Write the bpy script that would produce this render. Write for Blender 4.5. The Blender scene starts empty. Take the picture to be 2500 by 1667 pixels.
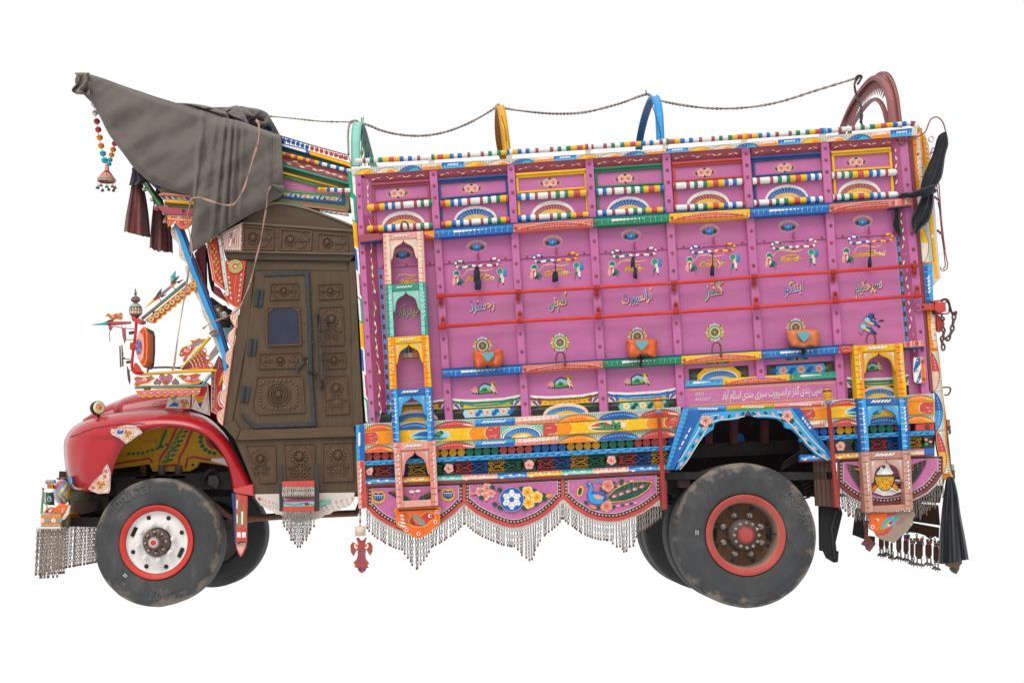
import bpy,math,random
from mathutils import Vector,Matrix
R = random.Random(7)
sc = bpy.context.scene
# ------------------------------------------------------------------ camera, sky, sun, exposure
F,CX,CY,DIST,TILT = 2817.0,1175.0,833.5,9.5,math.radians(7.5)  # focal length and axis in photograph pixels
def ray(px,py):
 u,v =(px-CX)/F,(CY-py)/F
 return Vector((u,math.cos(TILT)-v*math.sin(TILT),math.sin(TILT)+v*math.cos(TILT)))
_d = ray(1175,1483)
CAMZ = -_d.z/_d.y*(DIST+.05)  # the tyres stand on z = 0
CAM = Vector((0,-DIST,CAMZ))
def P(px,py,y=0.0):
 """point of the vertical plane Y = y (0 = outer face of the truck's side) seen at that pixel of the photograph"""
 d = ray(px,py); return CAM+d*((DIST+y)/d.y)
MPP = DIST/F  # metres per pixel on the side plane
cam = bpy.data.cameras.new('camera'); cam.sensor_width = 36; cam.lens = F/2500*36
cam.shift_x =(1250-CX)/2500; cam.clip_end = 200
co = bpy.data.objects.new('camera',cam); co.location = CAM
co.rotation_euler =(math.pi/2+TILT,0,0); sc.collection.objects.link(co); sc.camera = co
w = bpy.data.worlds.new('World'); sc.world = w; w.use_nodes = True  # plain white overcast all round
w.node_tree.nodes['Background'].inputs[0].default_value =(1,1,1,1)
w.node_tree.nodes['Background'].inputs[1].default_value = 1.0
sl = bpy.data.lights.new('sun','SUN'); sl.energy = 2.3; sl.angle = math.radians(38); sl.color =(1,.97,.92)
so = bpy.data.objects.new('sun',sl); so.rotation_euler =(math.radians(35),math.radians(-16),0); sc.collection.objects.link(so)
sc.view_settings.view_transform = 'Standard'; sc.view_settings.look = 'None'
sc.view_settings.exposure = 0; sc.view_settings.gamma = 1
sc.cycles.max_bounces = 5; sc.cycles.diffuse_bounces = 3
# ------------------------------------------------------------------ colours
def L(c):
 return tuple(((v/255)/12.92 if v<=10 else((v/255+.055)/1.055)**2.4)*.80 for v in c[:3])
HEX = dict(pink='c36ea2',pink2='b05f91',mag='98365f',mar='a34a58',dmar='7d3a40',red='d0392f',red2='c84a44',org='ee6a26',orgy='f08f1e',yel='f2bb1c',ylo='e0a51e',blue='1f63b0',dblue='1d4a86',sky='3aa0dc',teal='2e9c80',green='1f7d5a',dgreen='1e5148',lgreen='4b9a52',white='eee9e6',off='dcd2c8',lpink='e6b5ac',pnk='e9a79b',sal='dc8a78',skin='f0cdb4',black='2b2b2d',blk='1c1b1c',grey='8a8884',dgrey='4a4744',olive='7a7a52',mint='8fd0c0',tq='2fb0c0',tql='9ed8e6',cream='efe2b0',navy='27304a',rust='6b4a3c',brn='7a4a22',iron='3a3432',steel='a9a4a0',hot='d8306c',wood='594938',woodr='664a37',strap='33373b',car='b01824',rub='424345',tan='9c8878',canv='6d6660',scrl='e4c7bd',fuch='c8408c')
COL ={k:L(tuple(int(v[i:i+2],16)for i in(0,2,4)))for k,v in HEX.items()}
def col(c):return COL[c]if isinstance(c,str)else c
def mixc(a,b,t):a,b = col(a),col(b); return tuple(a[i]*(1-t)+b[i]*t for i in range(3))
# ------------------------------------------------------------------ materials (all read the paint colour from the attribute Col)
def material(name,rough=.5,metal=0,coat=0,var=.18,vscale=7,stretch=(1,1,1),dirt=0,dirtcol='tan',dscale=5,dst=(1,1,.6),bump=.0,bscale=60,bstretch=(1,1,1),spec=.5,sheen=0,wear=0,mud=False):
 m = bpy.data.materials.new(name); m.use_nodes = True
 n,l = m.node_tree.nodes,m.node_tree.links; b = n['Principled BSDF']
 at = n.new('ShaderNodeAttribute'); at.attribute_name = 'Col'
 tc = n.new('ShaderNodeTexCoord'); geo = n.new('ShaderNodeNewGeometry')
 def noise(scale,st,detail=5,rough=.6):
  mp = n.new('ShaderNodeMapping'); mp.inputs['Scale'].default_value = st; l.new(geo.outputs['Position'],mp.inputs['Vector'])
  t = n.new('ShaderNodeTexNoise'); t.inputs['Scale'].default_value = scale; t.inputs['Detail'].default_value = detail
  t.inputs['Roughness'].default_value = rough; l.new(mp.outputs[0],t.inputs['Vector']); return t
 nz = noise(vscale,stretch)
 mr = n.new('ShaderNodeMapRange'); mr.inputs['From Min'].default_value = .3; mr.inputs['From Max'].default_value = .7
 mr.inputs['To Min'].default_value = 1-var; mr.inputs['To Max'].default_value = 1+var*.6
 l.new(nz.outputs['Fac'],mr.inputs['Value'])
 mul = n.new('ShaderNodeVectorMath'); mul.operation = 'SCALE'
 l.new(at.outputs['Color'],mul.inputs[0]); l.new(mr.outputs[0],mul.inputs['Scale']); out = mul.outputs[0]
 if dirt:
  d = noise(dscale,dst,8,.68)
  r = n.new('ShaderNodeMapRange'); r.inputs['From Min'].default_value = .5; r.inputs['From Max'].default_value = .78
  r.inputs['To Max'].default_value = dirt; l.new(d.outputs['Fac'],r.inputs['Value'])
  mx = n.new('ShaderNodeMix'); mx.data_type = 'RGBA'; l.new(r.outputs[0],mx.inputs['Factor'])
  l.new(out,mx.inputs['A']); mx.inputs['B'].default_value =(*col(dirtcol),1); out = mx.outputs['Result']
 if wear:
  d = noise(38,(1,1,1),6,.7)
  r = n.new('ShaderNodeMapRange'); r.inputs['From Min'].default_value = .69; r.inputs['From Max'].default_value = .72
  r.inputs['To Max'].default_value = wear; l.new(d.outputs['Fac'],r.inputs['Value'])
  mx = n.new('ShaderNodeMix'); mx.data_type = 'RGBA'; l.new(r.outputs[0],mx.inputs['Factor'])
  l.new(out,mx.inputs['A']); mx.inputs['B'].default_value =(*mixc('rust','off',.35),1); out = mx.outputs['Result']
 if mud:  # dry mud where the mesh asks for it (1 - alpha of Col), broken up by noise
  d = noise(7,(1,1,1),9,.66); sub = n.new('ShaderNodeMath'); sub.operation = 'SUBTRACT'; l.new(d.outputs['Fac'],sub.inputs[0]); l.new(at.outputs['Alpha'],sub.inputs[1])
  r = n.new('ShaderNodeMapRange'); r.inputs['From Min'].default_value = -.06; r.inputs['From Max'].default_value = .1; r.inputs['To Max'].default_value = .75; l.new(sub.outputs[0],r.inputs['Value'])
  mx = n.new('ShaderNodeMix'); mx.data_type = 'RGBA'; l.new(r.outputs[0],mx.inputs['Factor']); l.new(out,mx.inputs['A']); mx.inputs['B'].default_value =(*L((142,129,116)),1); out = mx.outputs['Result']
 l.new(out,b.inputs['Base Color'])
 rr = n.new('ShaderNodeMapRange'); rr.inputs['To Min'].default_value = max(0,rough-.12); rr.inputs['To Max'].default_value = min(1,rough+.14)
 l.new(nz.outputs['Fac'],rr.inputs['Value']); l.new(rr.outputs[0],b.inputs['Roughness'])
 b.inputs['Metallic'].default_value = metal; b.inputs['Coat Weight'].default_value = coat; b.inputs['Coat Roughness'].default_value = .06
 b.inputs['Specular IOR Level'].default_value = spec
 if sheen:b.inputs['Sheen Weight'].default_value = sheen
 if bump:
  bn = noise(bscale,bstretch,6,.65); bp = n.new('ShaderNodeBump'); bp.inputs['Strength'].default_value = bump; bp.inputs['Distance'].default_value = .01
  l.new(bn.outputs['Fac'],bp.inputs['Height']); l.new(bp.outputs[0],b.inputs['Normal'])
 return m
M = dict(paint=material('oil_paint',.5,var=.11,vscale=6,dirt=.22,dscale=3.5,bump=.12,bscale=90,spec=.3,wear=.5),panel=material('pink_sheet_paint',.42,var=.10,vscale=3.2,stretch=(1,1,2.5),dirt=.34,dscale=2.4,dst=(4,1,.45),bump=.16,bscale=16,bstretch=(.3,1,2.2),spec=.3,wear=.35),art=material('brush_paint',.5,var=.16,vscale=28,dirt=.15,dscale=6,spec=.25),enamel=material('car_enamel',.22,coat=.35,var=.10,vscale=2,dirt=.10,dscale=2.2,spec=.3),wood=material('carved_wood',.55,var=.22,vscale=9,stretch=(5,1,.5),dirt=.42,dirtcol='woodr',dscale=3,bump=.2,bscale=42,bstretch=(5,1,.35),spec=.22),woodh=material('carved_wood_cross_grain',.55,var=.22,vscale=9,stretch=(.5,1,5),dirt=.42,dirtcol='woodr',dscale=3,bump=.2,bscale=42,bstretch=(.35,1,5),spec=.22),iron=material('bare_iron',.6,var=.35,vscale=30,dirt=.35,dirtcol='rust',dscale=16,bump=.3,bscale=90,spec=.35),steel=material('worn_steel',.38,metal=.75,var=.25,vscale=25,dirt=.4,dirtcol='rust',dscale=12),chain=material('chain_steel',.5,metal=.2,var=.3,vscale=40,dirt=.35,dirtcol='rust',dscale=9),rubber=material('tyre_rubber',.72,var=.25,vscale=6,dirt=.32,dirtcol='grey',dscale=2.6,bump=.25,bscale=60,spec=.3,mud=True),mud=material('dry_mud',.9,var=.2,vscale=20,bump=.6,bscale=70,spec=.1),canvas=material('canvas_cloth',.9,var=.10,vscale=2,dirt=.14,dirtcol='tan',dscale=3.0,bump=.12,bscale=200,spec=.1,sheen=.15),cloth=material('cotton_cloth',.9,var=.22,vscale=12,dirt=.1,bump=.35,bscale=110,spec=.1,sheen=.2),pvc=material('oilcloth',.42,var=.16,vscale=10,dirt=.3,dscale=9,bump=.3,bscale=40,spec=.4),glass=material('tinted_glass',.12,var=.25,vscale=3,dirt=.06,spec=.5),)
# ------------------------------------------------------------------ mesh builder
def view(x0,y0,s):return lambda x,y:(x0+x*s,y0+y*s)
VA = view(60,150,.3507); VB = view(60,650,.2551); VC = view(60,950,.3507); VD = view(500,450,.22317); VE = view(500,780,.40816)
VF = view(840,260,.2551); VG = view(840,560,.2551); VH = view(840,900,.33167); VI = view(1220,540,.26781); VJ = view(1220,940,.29343)
VK = view(1400,180,.26781); VL = view(1840,150,.31891); VM = view(1700,540,.29762); VN = view(1560,920,.36982); VO = view(1960,840,.36975)
VQ = view(640,300,.16584); VX = view(80,1150,.17218); VY = view(420,480,.20408); VZ = view(400,780,.19139); VU = view(220,400,.15303)
VR = view(2180,300,.2551); VS = view(2180,680,.2551); VT = view(2040,1080,.2104); VV = view(620,660,.19132); VP = view(0,0,1.0)
def smooth(pts,n=4,closed=False):
 """Catmull-Rom through pts (tuples or Vectors)"""
 p =[Vector(q)for q in pts]; out =[]; m = len(p)
 for i in range(m if closed else m-1):
  a,b,c,d =(p[(i-1)%m],p[i],p[(i+1)%m],p[(i+2)%m])if closed else(p[max(i-1,0)],p[i],p[i+1],p[min(i+2,m-1)])
  for k in range(n):
   t = k/n
   out.append(.5*(2*b+(c-a)*t+(2*a-5*b+4*c-d)*t*t+(3*b-a-3*c+d)*t**3))
 if not closed:out.append(p[-1])
 return[tuple(q)for q in out]
def lerp(a,b,t):return tuple(a[i]*(1-t)+b[i]*t for i in range(len(a)))
def onl(pts,x):
 """y at x on the polyline pts"""
 for a,b in zip(pts,pts[1:]):
  if a[0]<=x<=b[0]:return a[1]+(b[1]-a[1])*(x-a[0])/max(b[0]-a[0],1e-9)
 return pts[0][1]if x<pts[0][0]else pts[-1][1]
AR ={}
for line in '\u0627 FE8D FE8E|\u0622 FE81 FE82|\u0628 FE8F FE90 FE91 FE92|\u067e FB56 FB57 FB58 FB59|\u062a FE95 FE96 FE97 FE98|\u0679 FB66 FB67 FB68 FB69|\u062c FE9D FE9E FE9F FEA0|\u062d FEA1 FEA2 FEA3 FEA4|\u062f FEA9 FEAA|\u0688 FB88 FB89|\u0631 FEAD FEAE|\u0632 FEAF FEB0|\u0633 FEB1 FEB2 FEB3 FEB4|\u06a9 FB8E FB8F FB90 FB91|\u06af FB92 FB93 FB94 FB95|\u0644 FEDD FEDE FEDF FEE0|\u0645 FEE1 FEE2 FEE3 FEE4|\u0646 FEE5 FEE6 FEE7 FEE8|\u0648 FEED FEEE|\u06cc FBFC FBFD FBFE FBFF|\u0641 FED1 FED2 FED3 FED4'.split('|'):
 q = line.split(); AR[q[0]] =[chr(int(h,16))for h in q[1:]]
def urdu(s):
 out =[]
 for i,c in enumerate(s):
  f = AR.get(c)
  if not f:out.append(c); continue
  before = i>0 and len(AR.get(s[i-1],[]))==4
  after = len(f)==4 and i+1<len(s)and s[i+1]in AR
  out.append(f[(3 if before else 2)if after else(1 if before else 0)])
 return ''.join(reversed(out))
_txt ={}
def text_faces(s,bold=0):
 """flat letter faces of the string, height of a capital about 0.7"""
 key =(s,bold)
 if key not in _txt:
  c = bpy.data.curves.new('t','FONT'); c.body = s; c.resolution_u = 2; c.offset = bold
  o = bpy.data.objects.new('t',c); me = bpy.data.meshes.new_from_object(o)
  v =[(p.co.x,p.co.y)for p in me.vertices]; f =[tuple(p.vertices)for p in me.polygons]
  xs =[p[0]for p in v]; w0,w1 = min(xs),max(xs)
  _txt[key] =([(p[0]-(w0+w1)/2,p[1])for p in v],f,w1-w0)
  bpy.data.objects.remove(o); bpy.data.meshes.remove(me); bpy.data.curves.remove(c)
 return _txt[key]
class B:
 """collects shapes into ONE mesh; flat paint is laid in thin coats, each a little nearer the viewer than the one below"""
 def __init__(s,V=VP,y=0.0,step=1.2e-4,c='white'):
  s.V,s.y,s.step,s.c,s.k = V,y,step,c,0
  s.v,s.f,s.cl,s.sm =[],[],[],[]; s.mud = None
 def add(s,v,f,c,smooth=False):
  n = len(s.v); s.v+=[tuple(p)for p in v]
  for i,q in enumerate(f):
   s.f.append(tuple(a+n for a in q)); s.cl.append(col(c[i])if isinstance(c,list)else col(c)); s.sm.append(smooth)
   # ---- flat paint
 def poly(s,pts,c=None):
  s.k+=1; y = s.y-s.k*s.step
  s.add([P(*s.V(*p[:2]),y)for p in pts],[tuple(range(len(pts)))],c or s.c)
 def line(s,pts,wd,c=None,closed=False,taper=None):
  s.k+=1; y = s.y-s.k*s.step; n = len(pts); v =[]; p =[Vector(q[:2])for q in pts]
  for i in range(n):
   a = p[(i-1)%n]if closed or i else p[0]; b = p[(i+1)%n]if closed or i<n-1 else p[-1]
   t = b-a; t = t.normalized()if t.length else Vector((1,0)); nr = Vector((-t.y,t.x)); h = wd/2
   if taper:h*=max(.12,math.sin(math.pi*min(.999,(i+.35)/n))**.7)if taper=='both' else max(.1,1-i/(n-1)if taper=='end' else i/(n-1))
   v+=[P(*s.V(*(p[i]+nr*h)),y),P(*s.V(*(p[i]-nr*h)),y)]
  m = n if closed else n-1
  s.add(v,[(2*i,2*i+1,(2*i+3)%(2*n),(2*i+2)%(2*n))for i in range(m)],c or s.c)
 def ell(s,cx,cy,rx,ry=None,c=None,rot=0,n=14,a0=0,a1=360,hole=0):
  ry = rx if ry is None else ry; k,q = math.cos(math.radians(rot)),math.sin(math.radians(rot))
  pt = lambda a,m:(cx+math.cos(a)*rx*m*k-math.sin(a)*ry*m*q,cy+math.cos(a)*rx*m*q+math.sin(a)*ry*m*k)
  an =[math.radians(a0+(a1-a0)*i/n)for i in range(n+(a1-a0<360))]
  if not hole:s.poly([pt(a,1)for a in an],c)
  else:
   s.k+=1; y = s.y-s.k*s.step; m = len(an); full = a1-a0>=360
   s.add([P(*s.V(*pt(a,r)),y)for a in an for r in(1,hole)],[(2*i,2*i+1,(2*i+3)%(2*m),(2*i+2)%(2*m))for i in range(m if full else m-1)],c or s.c)
 def leaf(s,x0,y0,x1,y1,wd,c=None):
  dx,dy = x1-x0,y1-y0; l = math.hypot(dx,dy)or 1; nx,ny = -dy/l*wd/2,dx/l*wd/2
  s.poly([(x0,y0),(x0+dx*.3+nx*.85,y0+dy*.3+ny*.85),(x0+dx*.6+nx,y0+dy*.6+ny),(x0+dx*.85+nx*.55,y0+dy*.85+ny*.55),(x1,y1),(x0+dx*.85-nx*.55,y0+dy*.85-ny*.55),(x0+dx*.6-nx,y0+dy*.6-ny),(x0+dx*.3-nx*.85,y0+dy*.3-ny*.85)],c)
 def flower(s,cx,cy,r,c='pnk',n=5,mid='red',rot=0,pw=.62,edge=None):
  for i in range(n):
   a = math.radians(rot+360*i/n); x,y = cx+math.cos(a)*r*.55,cy+math.sin(a)*r*.55
   if edge:s.ell(x,y,r*.56,r*pw*.92,edge,math.degrees(a),10)
   s.ell(x,y,r*.48,r*pw*.78,c if not isinstance(c,(list,tuple))or not isinstance(c[0],str)else c[i%len(c)],math.degrees(a),10)
  if r>8:
   for i in range(n):  # brushed throat of every petal
    a = math.radians(rot+360*i/n); cc = c if not isinstance(c,(list,tuple))or not isinstance(c[0],str)else c[i%len(c)]
    s.leaf(cx+math.cos(a)*r*.15,cy+math.sin(a)*r*.15,cx+math.cos(a)*r*.62,cy+math.sin(a)*r*.62,r*.34,mixc(cc,mid,.38)); s.ell(cx+math.cos(a+.2)*r*.8,cy+math.sin(a+.2)*r*.8,r*.12,r*.2,mixc(cc,'white',.45),math.degrees(a),7)
  s.ell(cx,cy,r*.2,r*.2,mid,n=8)
 def text(s,t,cx,cy,h,c,rot=0,shear=0,xs=1.0,shadow=None,colors=None,bold=0,fit=0):
  v,f,wd = text_faces(t,bold); xs = fit/(wd*h)if fit else xs; k,q = math.cos(math.radians(rot)),math.sin(math.radians(rot))
  def lay(dx,dy,cc):
   s.k+=1; y = s.y-s.k*s.step; out =[]
   for(a,b)in v:
    a,b =(a*xs+b*shear)*h,-b*h
    out.append(P(*s.V(cx+dx+a*k-b*q,cy+dy+a*q+b*k),y))
   if colors:
    cc =[colors[int((sum(v[i][1]for i in g)/len(g)+.3)*3.1+(sum(v[i][0]for i in g)/len(g))*1.3)%len(colors)]for g in f]
   s.add(out,f,cc)
  if shadow:
   cs,colors = colors,None; lay(h*.07,h*.09,shadow); colors = cs
  lay(0,0,c); return wd*h
  # ---- solids
 def slab(s,pts,c=None,y=None,d=.03,b=.8,V=None,back=None,smooth=False):
  """outline in the picture, front face at y, thickness d away from the viewer, chamfer b photograph pixels"""
  V = V or s.V; y = s.y if y is None else y; q =[V(*p[:2])for p in pts]; n = len(q)
  ar = sum(q[i][0]*q[(i+1)%n][1]-q[(i+1)%n][0]*q[i][1]for i in range(n)); sg = 1 if ar>0 else-1; ins =[]
  for i in range(n):
   e1 = Vector(q[i])-Vector(q[i-1]); e2 = Vector(q[(i+1)%n])-Vector(q[i])
   e1 = e1.normalized()if e1.length else Vector((1,0)); e2 = e2.normalized()if e2.length else e1
   n1,n2 = Vector((-e1.y,e1.x))*sg,Vector((-e2.y,e2.x))*sg; m = n1+n2; m = m.normalized()if m.length>1e-6 else n1
   ins.append(Vector(q[i])+m*(b/max(.5,m.dot(n1))))
  bw = b*MPP; v =[P(p[0],p[1],y)for p in ins]; o =[P(p[0],p[1],y)+Vector((0,bw,0))for p in q]
  v+=o+[p+Vector((0,d-bw,0))for p in o]; r = range(n)
  fr = tuple(r)if sg>0 else tuple(reversed(r))
  f =[fr]+[(i,(i+1)%n,n+(i+1)%n,n+i)for i in r]+[(n+i,n+(i+1)%n,2*n+(i+1)%n,2*n+i)for i in r]+[tuple(2*n+i for i in r)]
  cc = c or s.c; s.add(v,f,[cc]*(len(f)-1)+[back or cc],False)
 def bar(s,x0,y0,x1,y1,w,c=None,y=None,d=.03,b=.8):
  dx,dy = x1-x0,y1-y0; l = math.hypot(dx,dy); nx,ny = -dy/l*w/2,dx/l*w/2
  s.slab([(x0+nx,y0+ny),(x0-nx,y0-ny),(x1-nx,y1-ny),(x1+nx,y1+ny)],c,y,d,b)
 def tube(s,pts,r,c=None,n=8,cap=True,closed=False,smooth=True,squash=1.0):
  """pts: world points; r: metres (number or list)"""
  p =[Vector(q)for q in pts]; m = len(p); rr = r if isinstance(r,(list,tuple))else[r]*m; v =[]; up = None
  for i in range(m):
   a = p[(i-1)%m]if closed or i else p[0]; b = p[(i+1)%m]if closed or i<m-1 else p[-1]
   t =(b-a).normalized()if(b-a).length else Vector((0,0,1))
   if up is None:up = t.orthogonal().normalized()if abs(t.y)>.9 else Vector((0,-1,0))
   up =(up-t*up.dot(t)); up = up.normalized()if up.length>1e-5 else t.orthogonal().normalized(); sd = t.cross(up)
   v+=[p[i]+(up*math.cos(2*math.pi*k/n)*squash+sd*math.sin(2*math.pi*k/n))*rr[i]for k in range(n)]
  f =[]; cc =[]
  for i in range(m if closed else m-1):
   j =(i+1)%m; c0 = c[min(i,len(c)-1)]if isinstance(c,list)else(c or s.c)
   f+=[(i*n+k,i*n+(k+1)%n,j*n+(k+1)%n,j*n+k)for k in range(n)]; cc+=[c0]*n
  if cap and not closed:f+=[tuple(range(n)),tuple((m-1)*n+k for k in range(n))]; cc+=[cc[0],cc[-1]]
  s.add(v,f,cc,smooth)
 def ptube(s,pts,r,c=None,y=None,**k):
  """tube along picture points (view V) on plane y; r in photograph pixels"""
  yy = s.y if y is None else y
  s.tube([P(*s.V(*p[:2]),p[2]if len(p)>2 else yy)for p in pts],[q*MPP for q in r]if isinstance(r,(list,tuple))else r*MPP,c,**k)
 def striped(s,p0,p1,r,segs,n=10,capc=None):
  """round bar between world points with hard-edged painted rings: segs = [(weight, colour)]"""
  tot = sum(a for a,_ in segs); pts,cs,rad =[],[],[]; t = 0; p0,p1 = Vector(p0),Vector(p1)
  for a,c in segs:
   pts+=[p0.lerp(p1,t/tot),p0.lerp(p1,(t+a)/tot)]; t+=a; cs+=[c,c]; rad+=[r,r]
  s.tube(pts,rad,cs,n,smooth=False)
 def lathe(s,o,ax,prof,c,n=32,smooth=True):
  """prof: (radius, along axis) rings; c: one colour or one per ring gap"""
  o,ax = Vector(o),Vector(ax).normalized(); e1 = ax.orthogonal().normalized(); e2 = ax.cross(e1); v =[]
  for(r,h)in prof:v+=[o+ax*h+(e1*math.cos(2*math.pi*k/n)+e2*math.sin(2*math.pi*k/n))*max(r,1e-5)for k in range(n)]
  f,cc =[],[]
  for i in range(len(prof)-1):
   f+=[(i*n+k,(i+1)*n+k,(i+1)*n+(k+1)%n,i*n+(k+1)%n)for k in range(n)]; cc+=[c[i]if isinstance(c,list)else c]*n
  s.add(v,f,cc,smooth)
 def dome(s,cx,cy,rx,ry=None,rot=0,h=.01,y=None,c=None,n=9):
  """low carved boss on the plane y"""
  ry = rx if ry is None else ry; y = s.y if y is None else y; k,q = math.cos(math.radians(rot)),math.sin(math.radians(rot)); v =[]
  for m,hh in((1,0),(.78,.62),(.42,.93)):
   for i in range(n):
    a = 2*math.pi*i/n; u,w_ = math.cos(a)*rx*m,math.sin(a)*ry*m
    v.append(P(*s.V(cx+u*k-w_*q,cy+u*q+w_*k),y-h*hh))
  v.append(P(*s.V(cx,cy),y-h)); f =[]
  for j in(0,1):f+=[(j*n+i,j*n+(i+1)%n,(j+1)*n+(i+1)%n,(j+1)*n+i)for i in range(n)]
  f+=[(2*n+i,2*n+(i+1)%n,3*n)for i in range(n)]; s.add(v,f,c or s.c,True)
 def ball(s,o,r,c=None,sc_=(1,1,1),n=10,m=6):
  o = Vector(o); v =[o+Vector((math.sin(math.pi*j/m)*math.cos(2*math.pi*i/n)*r*sc_[0],math.sin(math.pi*j/m)*math.sin(2*math.pi*i/n)*r*sc_[1],math.cos(math.pi*j/m)*r*sc_[2]))for j in range(m+1)for i in range(n)]
  cc =[(c[j]if isinstance(c,list)else(c or s.c))for j in range(m)for i in range(n)]
  s.add(v,[(j*n+i,(j+1)*n+i,(j+1)*n+(i+1)%n,j*n+(i+1)%n)for j in range(m)for i in range(n)],cc,True)
 def box(s,lo,hi,c=None):
  (a,b,d),(e,f,g) = lo,hi
  s.add([(x,y,z)for z in(d,g)for y in(b,f)for x in(a,e)],[(0,2,3,1),(4,5,7,6),(0,1,5,4),(2,6,7,3),(0,4,6,2),(1,3,7,5)],c or s.c)
 def grid(s,rows,c=None,smooth=True,closed=False):
  """rows of world points -> quads; c colour, or function(i, j)"""
  m = len(rows[0]); v =[p for r in rows for p in r]; f,cc =[],[]
  for i in range(len(rows)-1):
   for j in range(m if closed else m-1):
    k =(j+1)%m; f.append((i*m+j,i*m+k,(i+1)*m+k,(i+1)*m+j)); cc.append(c(i,j)if callable(c)else(c or s.c))
  s.add(v,f,cc,smooth)
 def mesh(s,name,mat):
  me = bpy.data.meshes.new(name); me.from_pydata([tuple(p)for p in s.v],[],s.f); me.materials.append(M[mat])
  a = me.attributes.new('Col','FLOAT_COLOR','CORNER'); buf =[]
  for p,c in zip(s.f,s.cl):
   if s.mud:[buf.extend((c[0],c[1],c[2],1-s.mud[i]))for i in p]
   else:buf+=[c[0],c[1],c[2],1.0]*len(p)
  a.data.foreach_set('color',buf); me.polygons.foreach_set('use_smooth',s.sm); me.update(); return me
 def make(s,name,parent=None,mat='paint',label=None,th=0):
  o = obj(name,s.mesh(name,mat),parent)
  if label:o['label'] = label
  if th:
   md = o.modifiers.new('thickness','SOLIDIFY'); md.thickness = th; md.offset = 0
  return o
def obj(name,me,parent=None,mw=None):
 o = bpy.data.objects.new(name,me); sc.collection.objects.link(o)
 if parent is not None:
  o.parent = parent
  if parent.type=='EMPTY':o.matrix_parent_inverse = Matrix.Translation(-parent.location)
 if mw is not None:o.matrix_basis = mw
 return o
def thing(name,label,cat,loc,group=None):
 o = bpy.data.objects.new(name,None); o.empty_display_size = .2; o.location = loc; sc.collection.objects.link(o)
 o['label'],o['category'] = label,cat
 if group:o['group'] = group
 return o
def tag(o,label,cat,group=None):
 o['label'],o['category'] = label,cat
 if group:o['group'] = group
 return o
 # hexagonal bolt on a washer, facing the viewer
def _bolt(c):
 b = B(); n = 6
 b.lathe((0,0,0),(0,-1,0),[(1.0,-.3),(1.0,.15),(.9,.25)],c,12); b.lathe((0,0,0),(0,-1,0),[(.62,.25),(.62,.85),(.5,1.0),(.0,1.0)],c,6,False)
 return b.mesh('bolt','paint')
BOLT ={}
def bolt(parent,x,y,d=0.0,r=4.2,c='mar',V=None,name='bolt'):
 if c not in BOLT:BOLT[c] = _bolt(c)
 p = P(*(V(x,y)if V else(x,y)),d); k = r*MPP
 return obj(name,BOLT[c],parent,Matrix.Translation(p)@Matrix.Rotation(R.random()*3,4,'Y')@Matrix.Diagonal((k,k*.8,k,1)))
truck = thing('cargo_truck','ornately painted pink cargo truck with carved wooden cab and chain fringes','truck',(P(1200,1483)[0],1.2,0))
# ------------------------------------------------------------------ cargo body: side wall of seven bays
POST =[((874,426),(909,1033)),((1057,414),(1096,1023)),((1247,403),(1282.5,1010)),((1439,390),(1474,999)),((1627,378),(1664,996)),((1821,365),(1858,918)),((2014.5,351),(2055,966)),((2205,338),(2261,956))]
def pc(i,y):(a,b),(c,d) = POST[i]; return a+(c-a)*(y-b)/(d-b)
TOP =[(867,426),(2194,333)]
TOPUP =[(855,412),(1052,398),(1294,385),(1427,376),(1686,359),(1900,341),(2105,324),(2239,311)]
LOW =[(860,1036),(890,1034),(1240,1019),(1660,993),(2032,976),(2278,960)]
S1 =[(1060,571.5),(1253,557),(1448,543),(1634,531.5),(1831,520),(2025,508),(2228,492)]
S2 =[(1078,912),(1275,901),(1472,888.5),(1664,878),(1859,866),(2048,854),(2258,839)]
def top(x):a,b = TOP; return a[1]+(b[1]-a[1])*(x-a[0])/(b[0]-a[0])
def sl(y):return-.070+(y-400)*2.0e-5  # how far lines of the body rise to the right at that height
PANELY = .045
panels =[]
for i in range(1,8):
 b = B(c='pink'); yt =[top(pc(k,400))for k in(i-1,i)]
 xs0,xs1 =(lambda y:pc(i-1,y)),(lambda y:pc(i,y))
 yl0,yl1 = onl(LOW,xs0(1000))+6,onl(LOW,xs1(1000))+6
 b.slab([(xs0(yt[0]),yt[0]+2),(xs1(yt[1]),yt[1]+2),(xs1(yl1),yl1),(xs0(yl0),yl0)],'pink',PANELY,.03,.3)
 pn = b.make('side_panel',truck,'panel'); panels.append(pn)
 # slanted maroon fascia under the top rail, with a painted vine
 x0,x1 = pc(i-1,420)+(26 if i==1 else 9),pc(i,400)-(24 if i==7 else 9); h = 23
 a0,a1 = top(x0),top(x1)
 f = B(c='mar'); q =[P(x0,a0,.0),P(x1,a1,.0),P(x1+1.5,a1+h,PANELY-.004),P(x0+1.5,a0+h,PANELY-.004)]
 if i==1:q[0] = P(pc(0,420)+10,top(pc(0,420)),0)
 if i==7:q[1] = P(pc(7,345)-11,top(pc(7,345)),0)
 f.add(q+[p+Vector((0,.03,0))for p in q],[(0,1,2,3),(7,6,5,4),(0,4,5,1),(2,6,7,3),(0,3,7,4),(1,5,6,2)],'mar')
 fo = f.make('fascia_board',pn,'paint')
 v = B(VP,.012,c='skin'); n = 24; pts =[]
 for k in range(n+1):
  t = k/n; x = x0+6+(x1-x0-18)*t; pts.append((x,top(x)+12+3.2*math.sin(t*22)))
 v.y = -.001+.021; v.step = 1e-4
 v.line(pts,1.1,'sal')
 for k in range(1,n,2):
  x,y = pts[k]; sgn = 1 if k%4==1 else-1; v.leaf(x-5,y+sgn*3.5,x+6,y-1*sgn,2.4,'skin')
 v.make('painted_vine',pn,'art')
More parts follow.
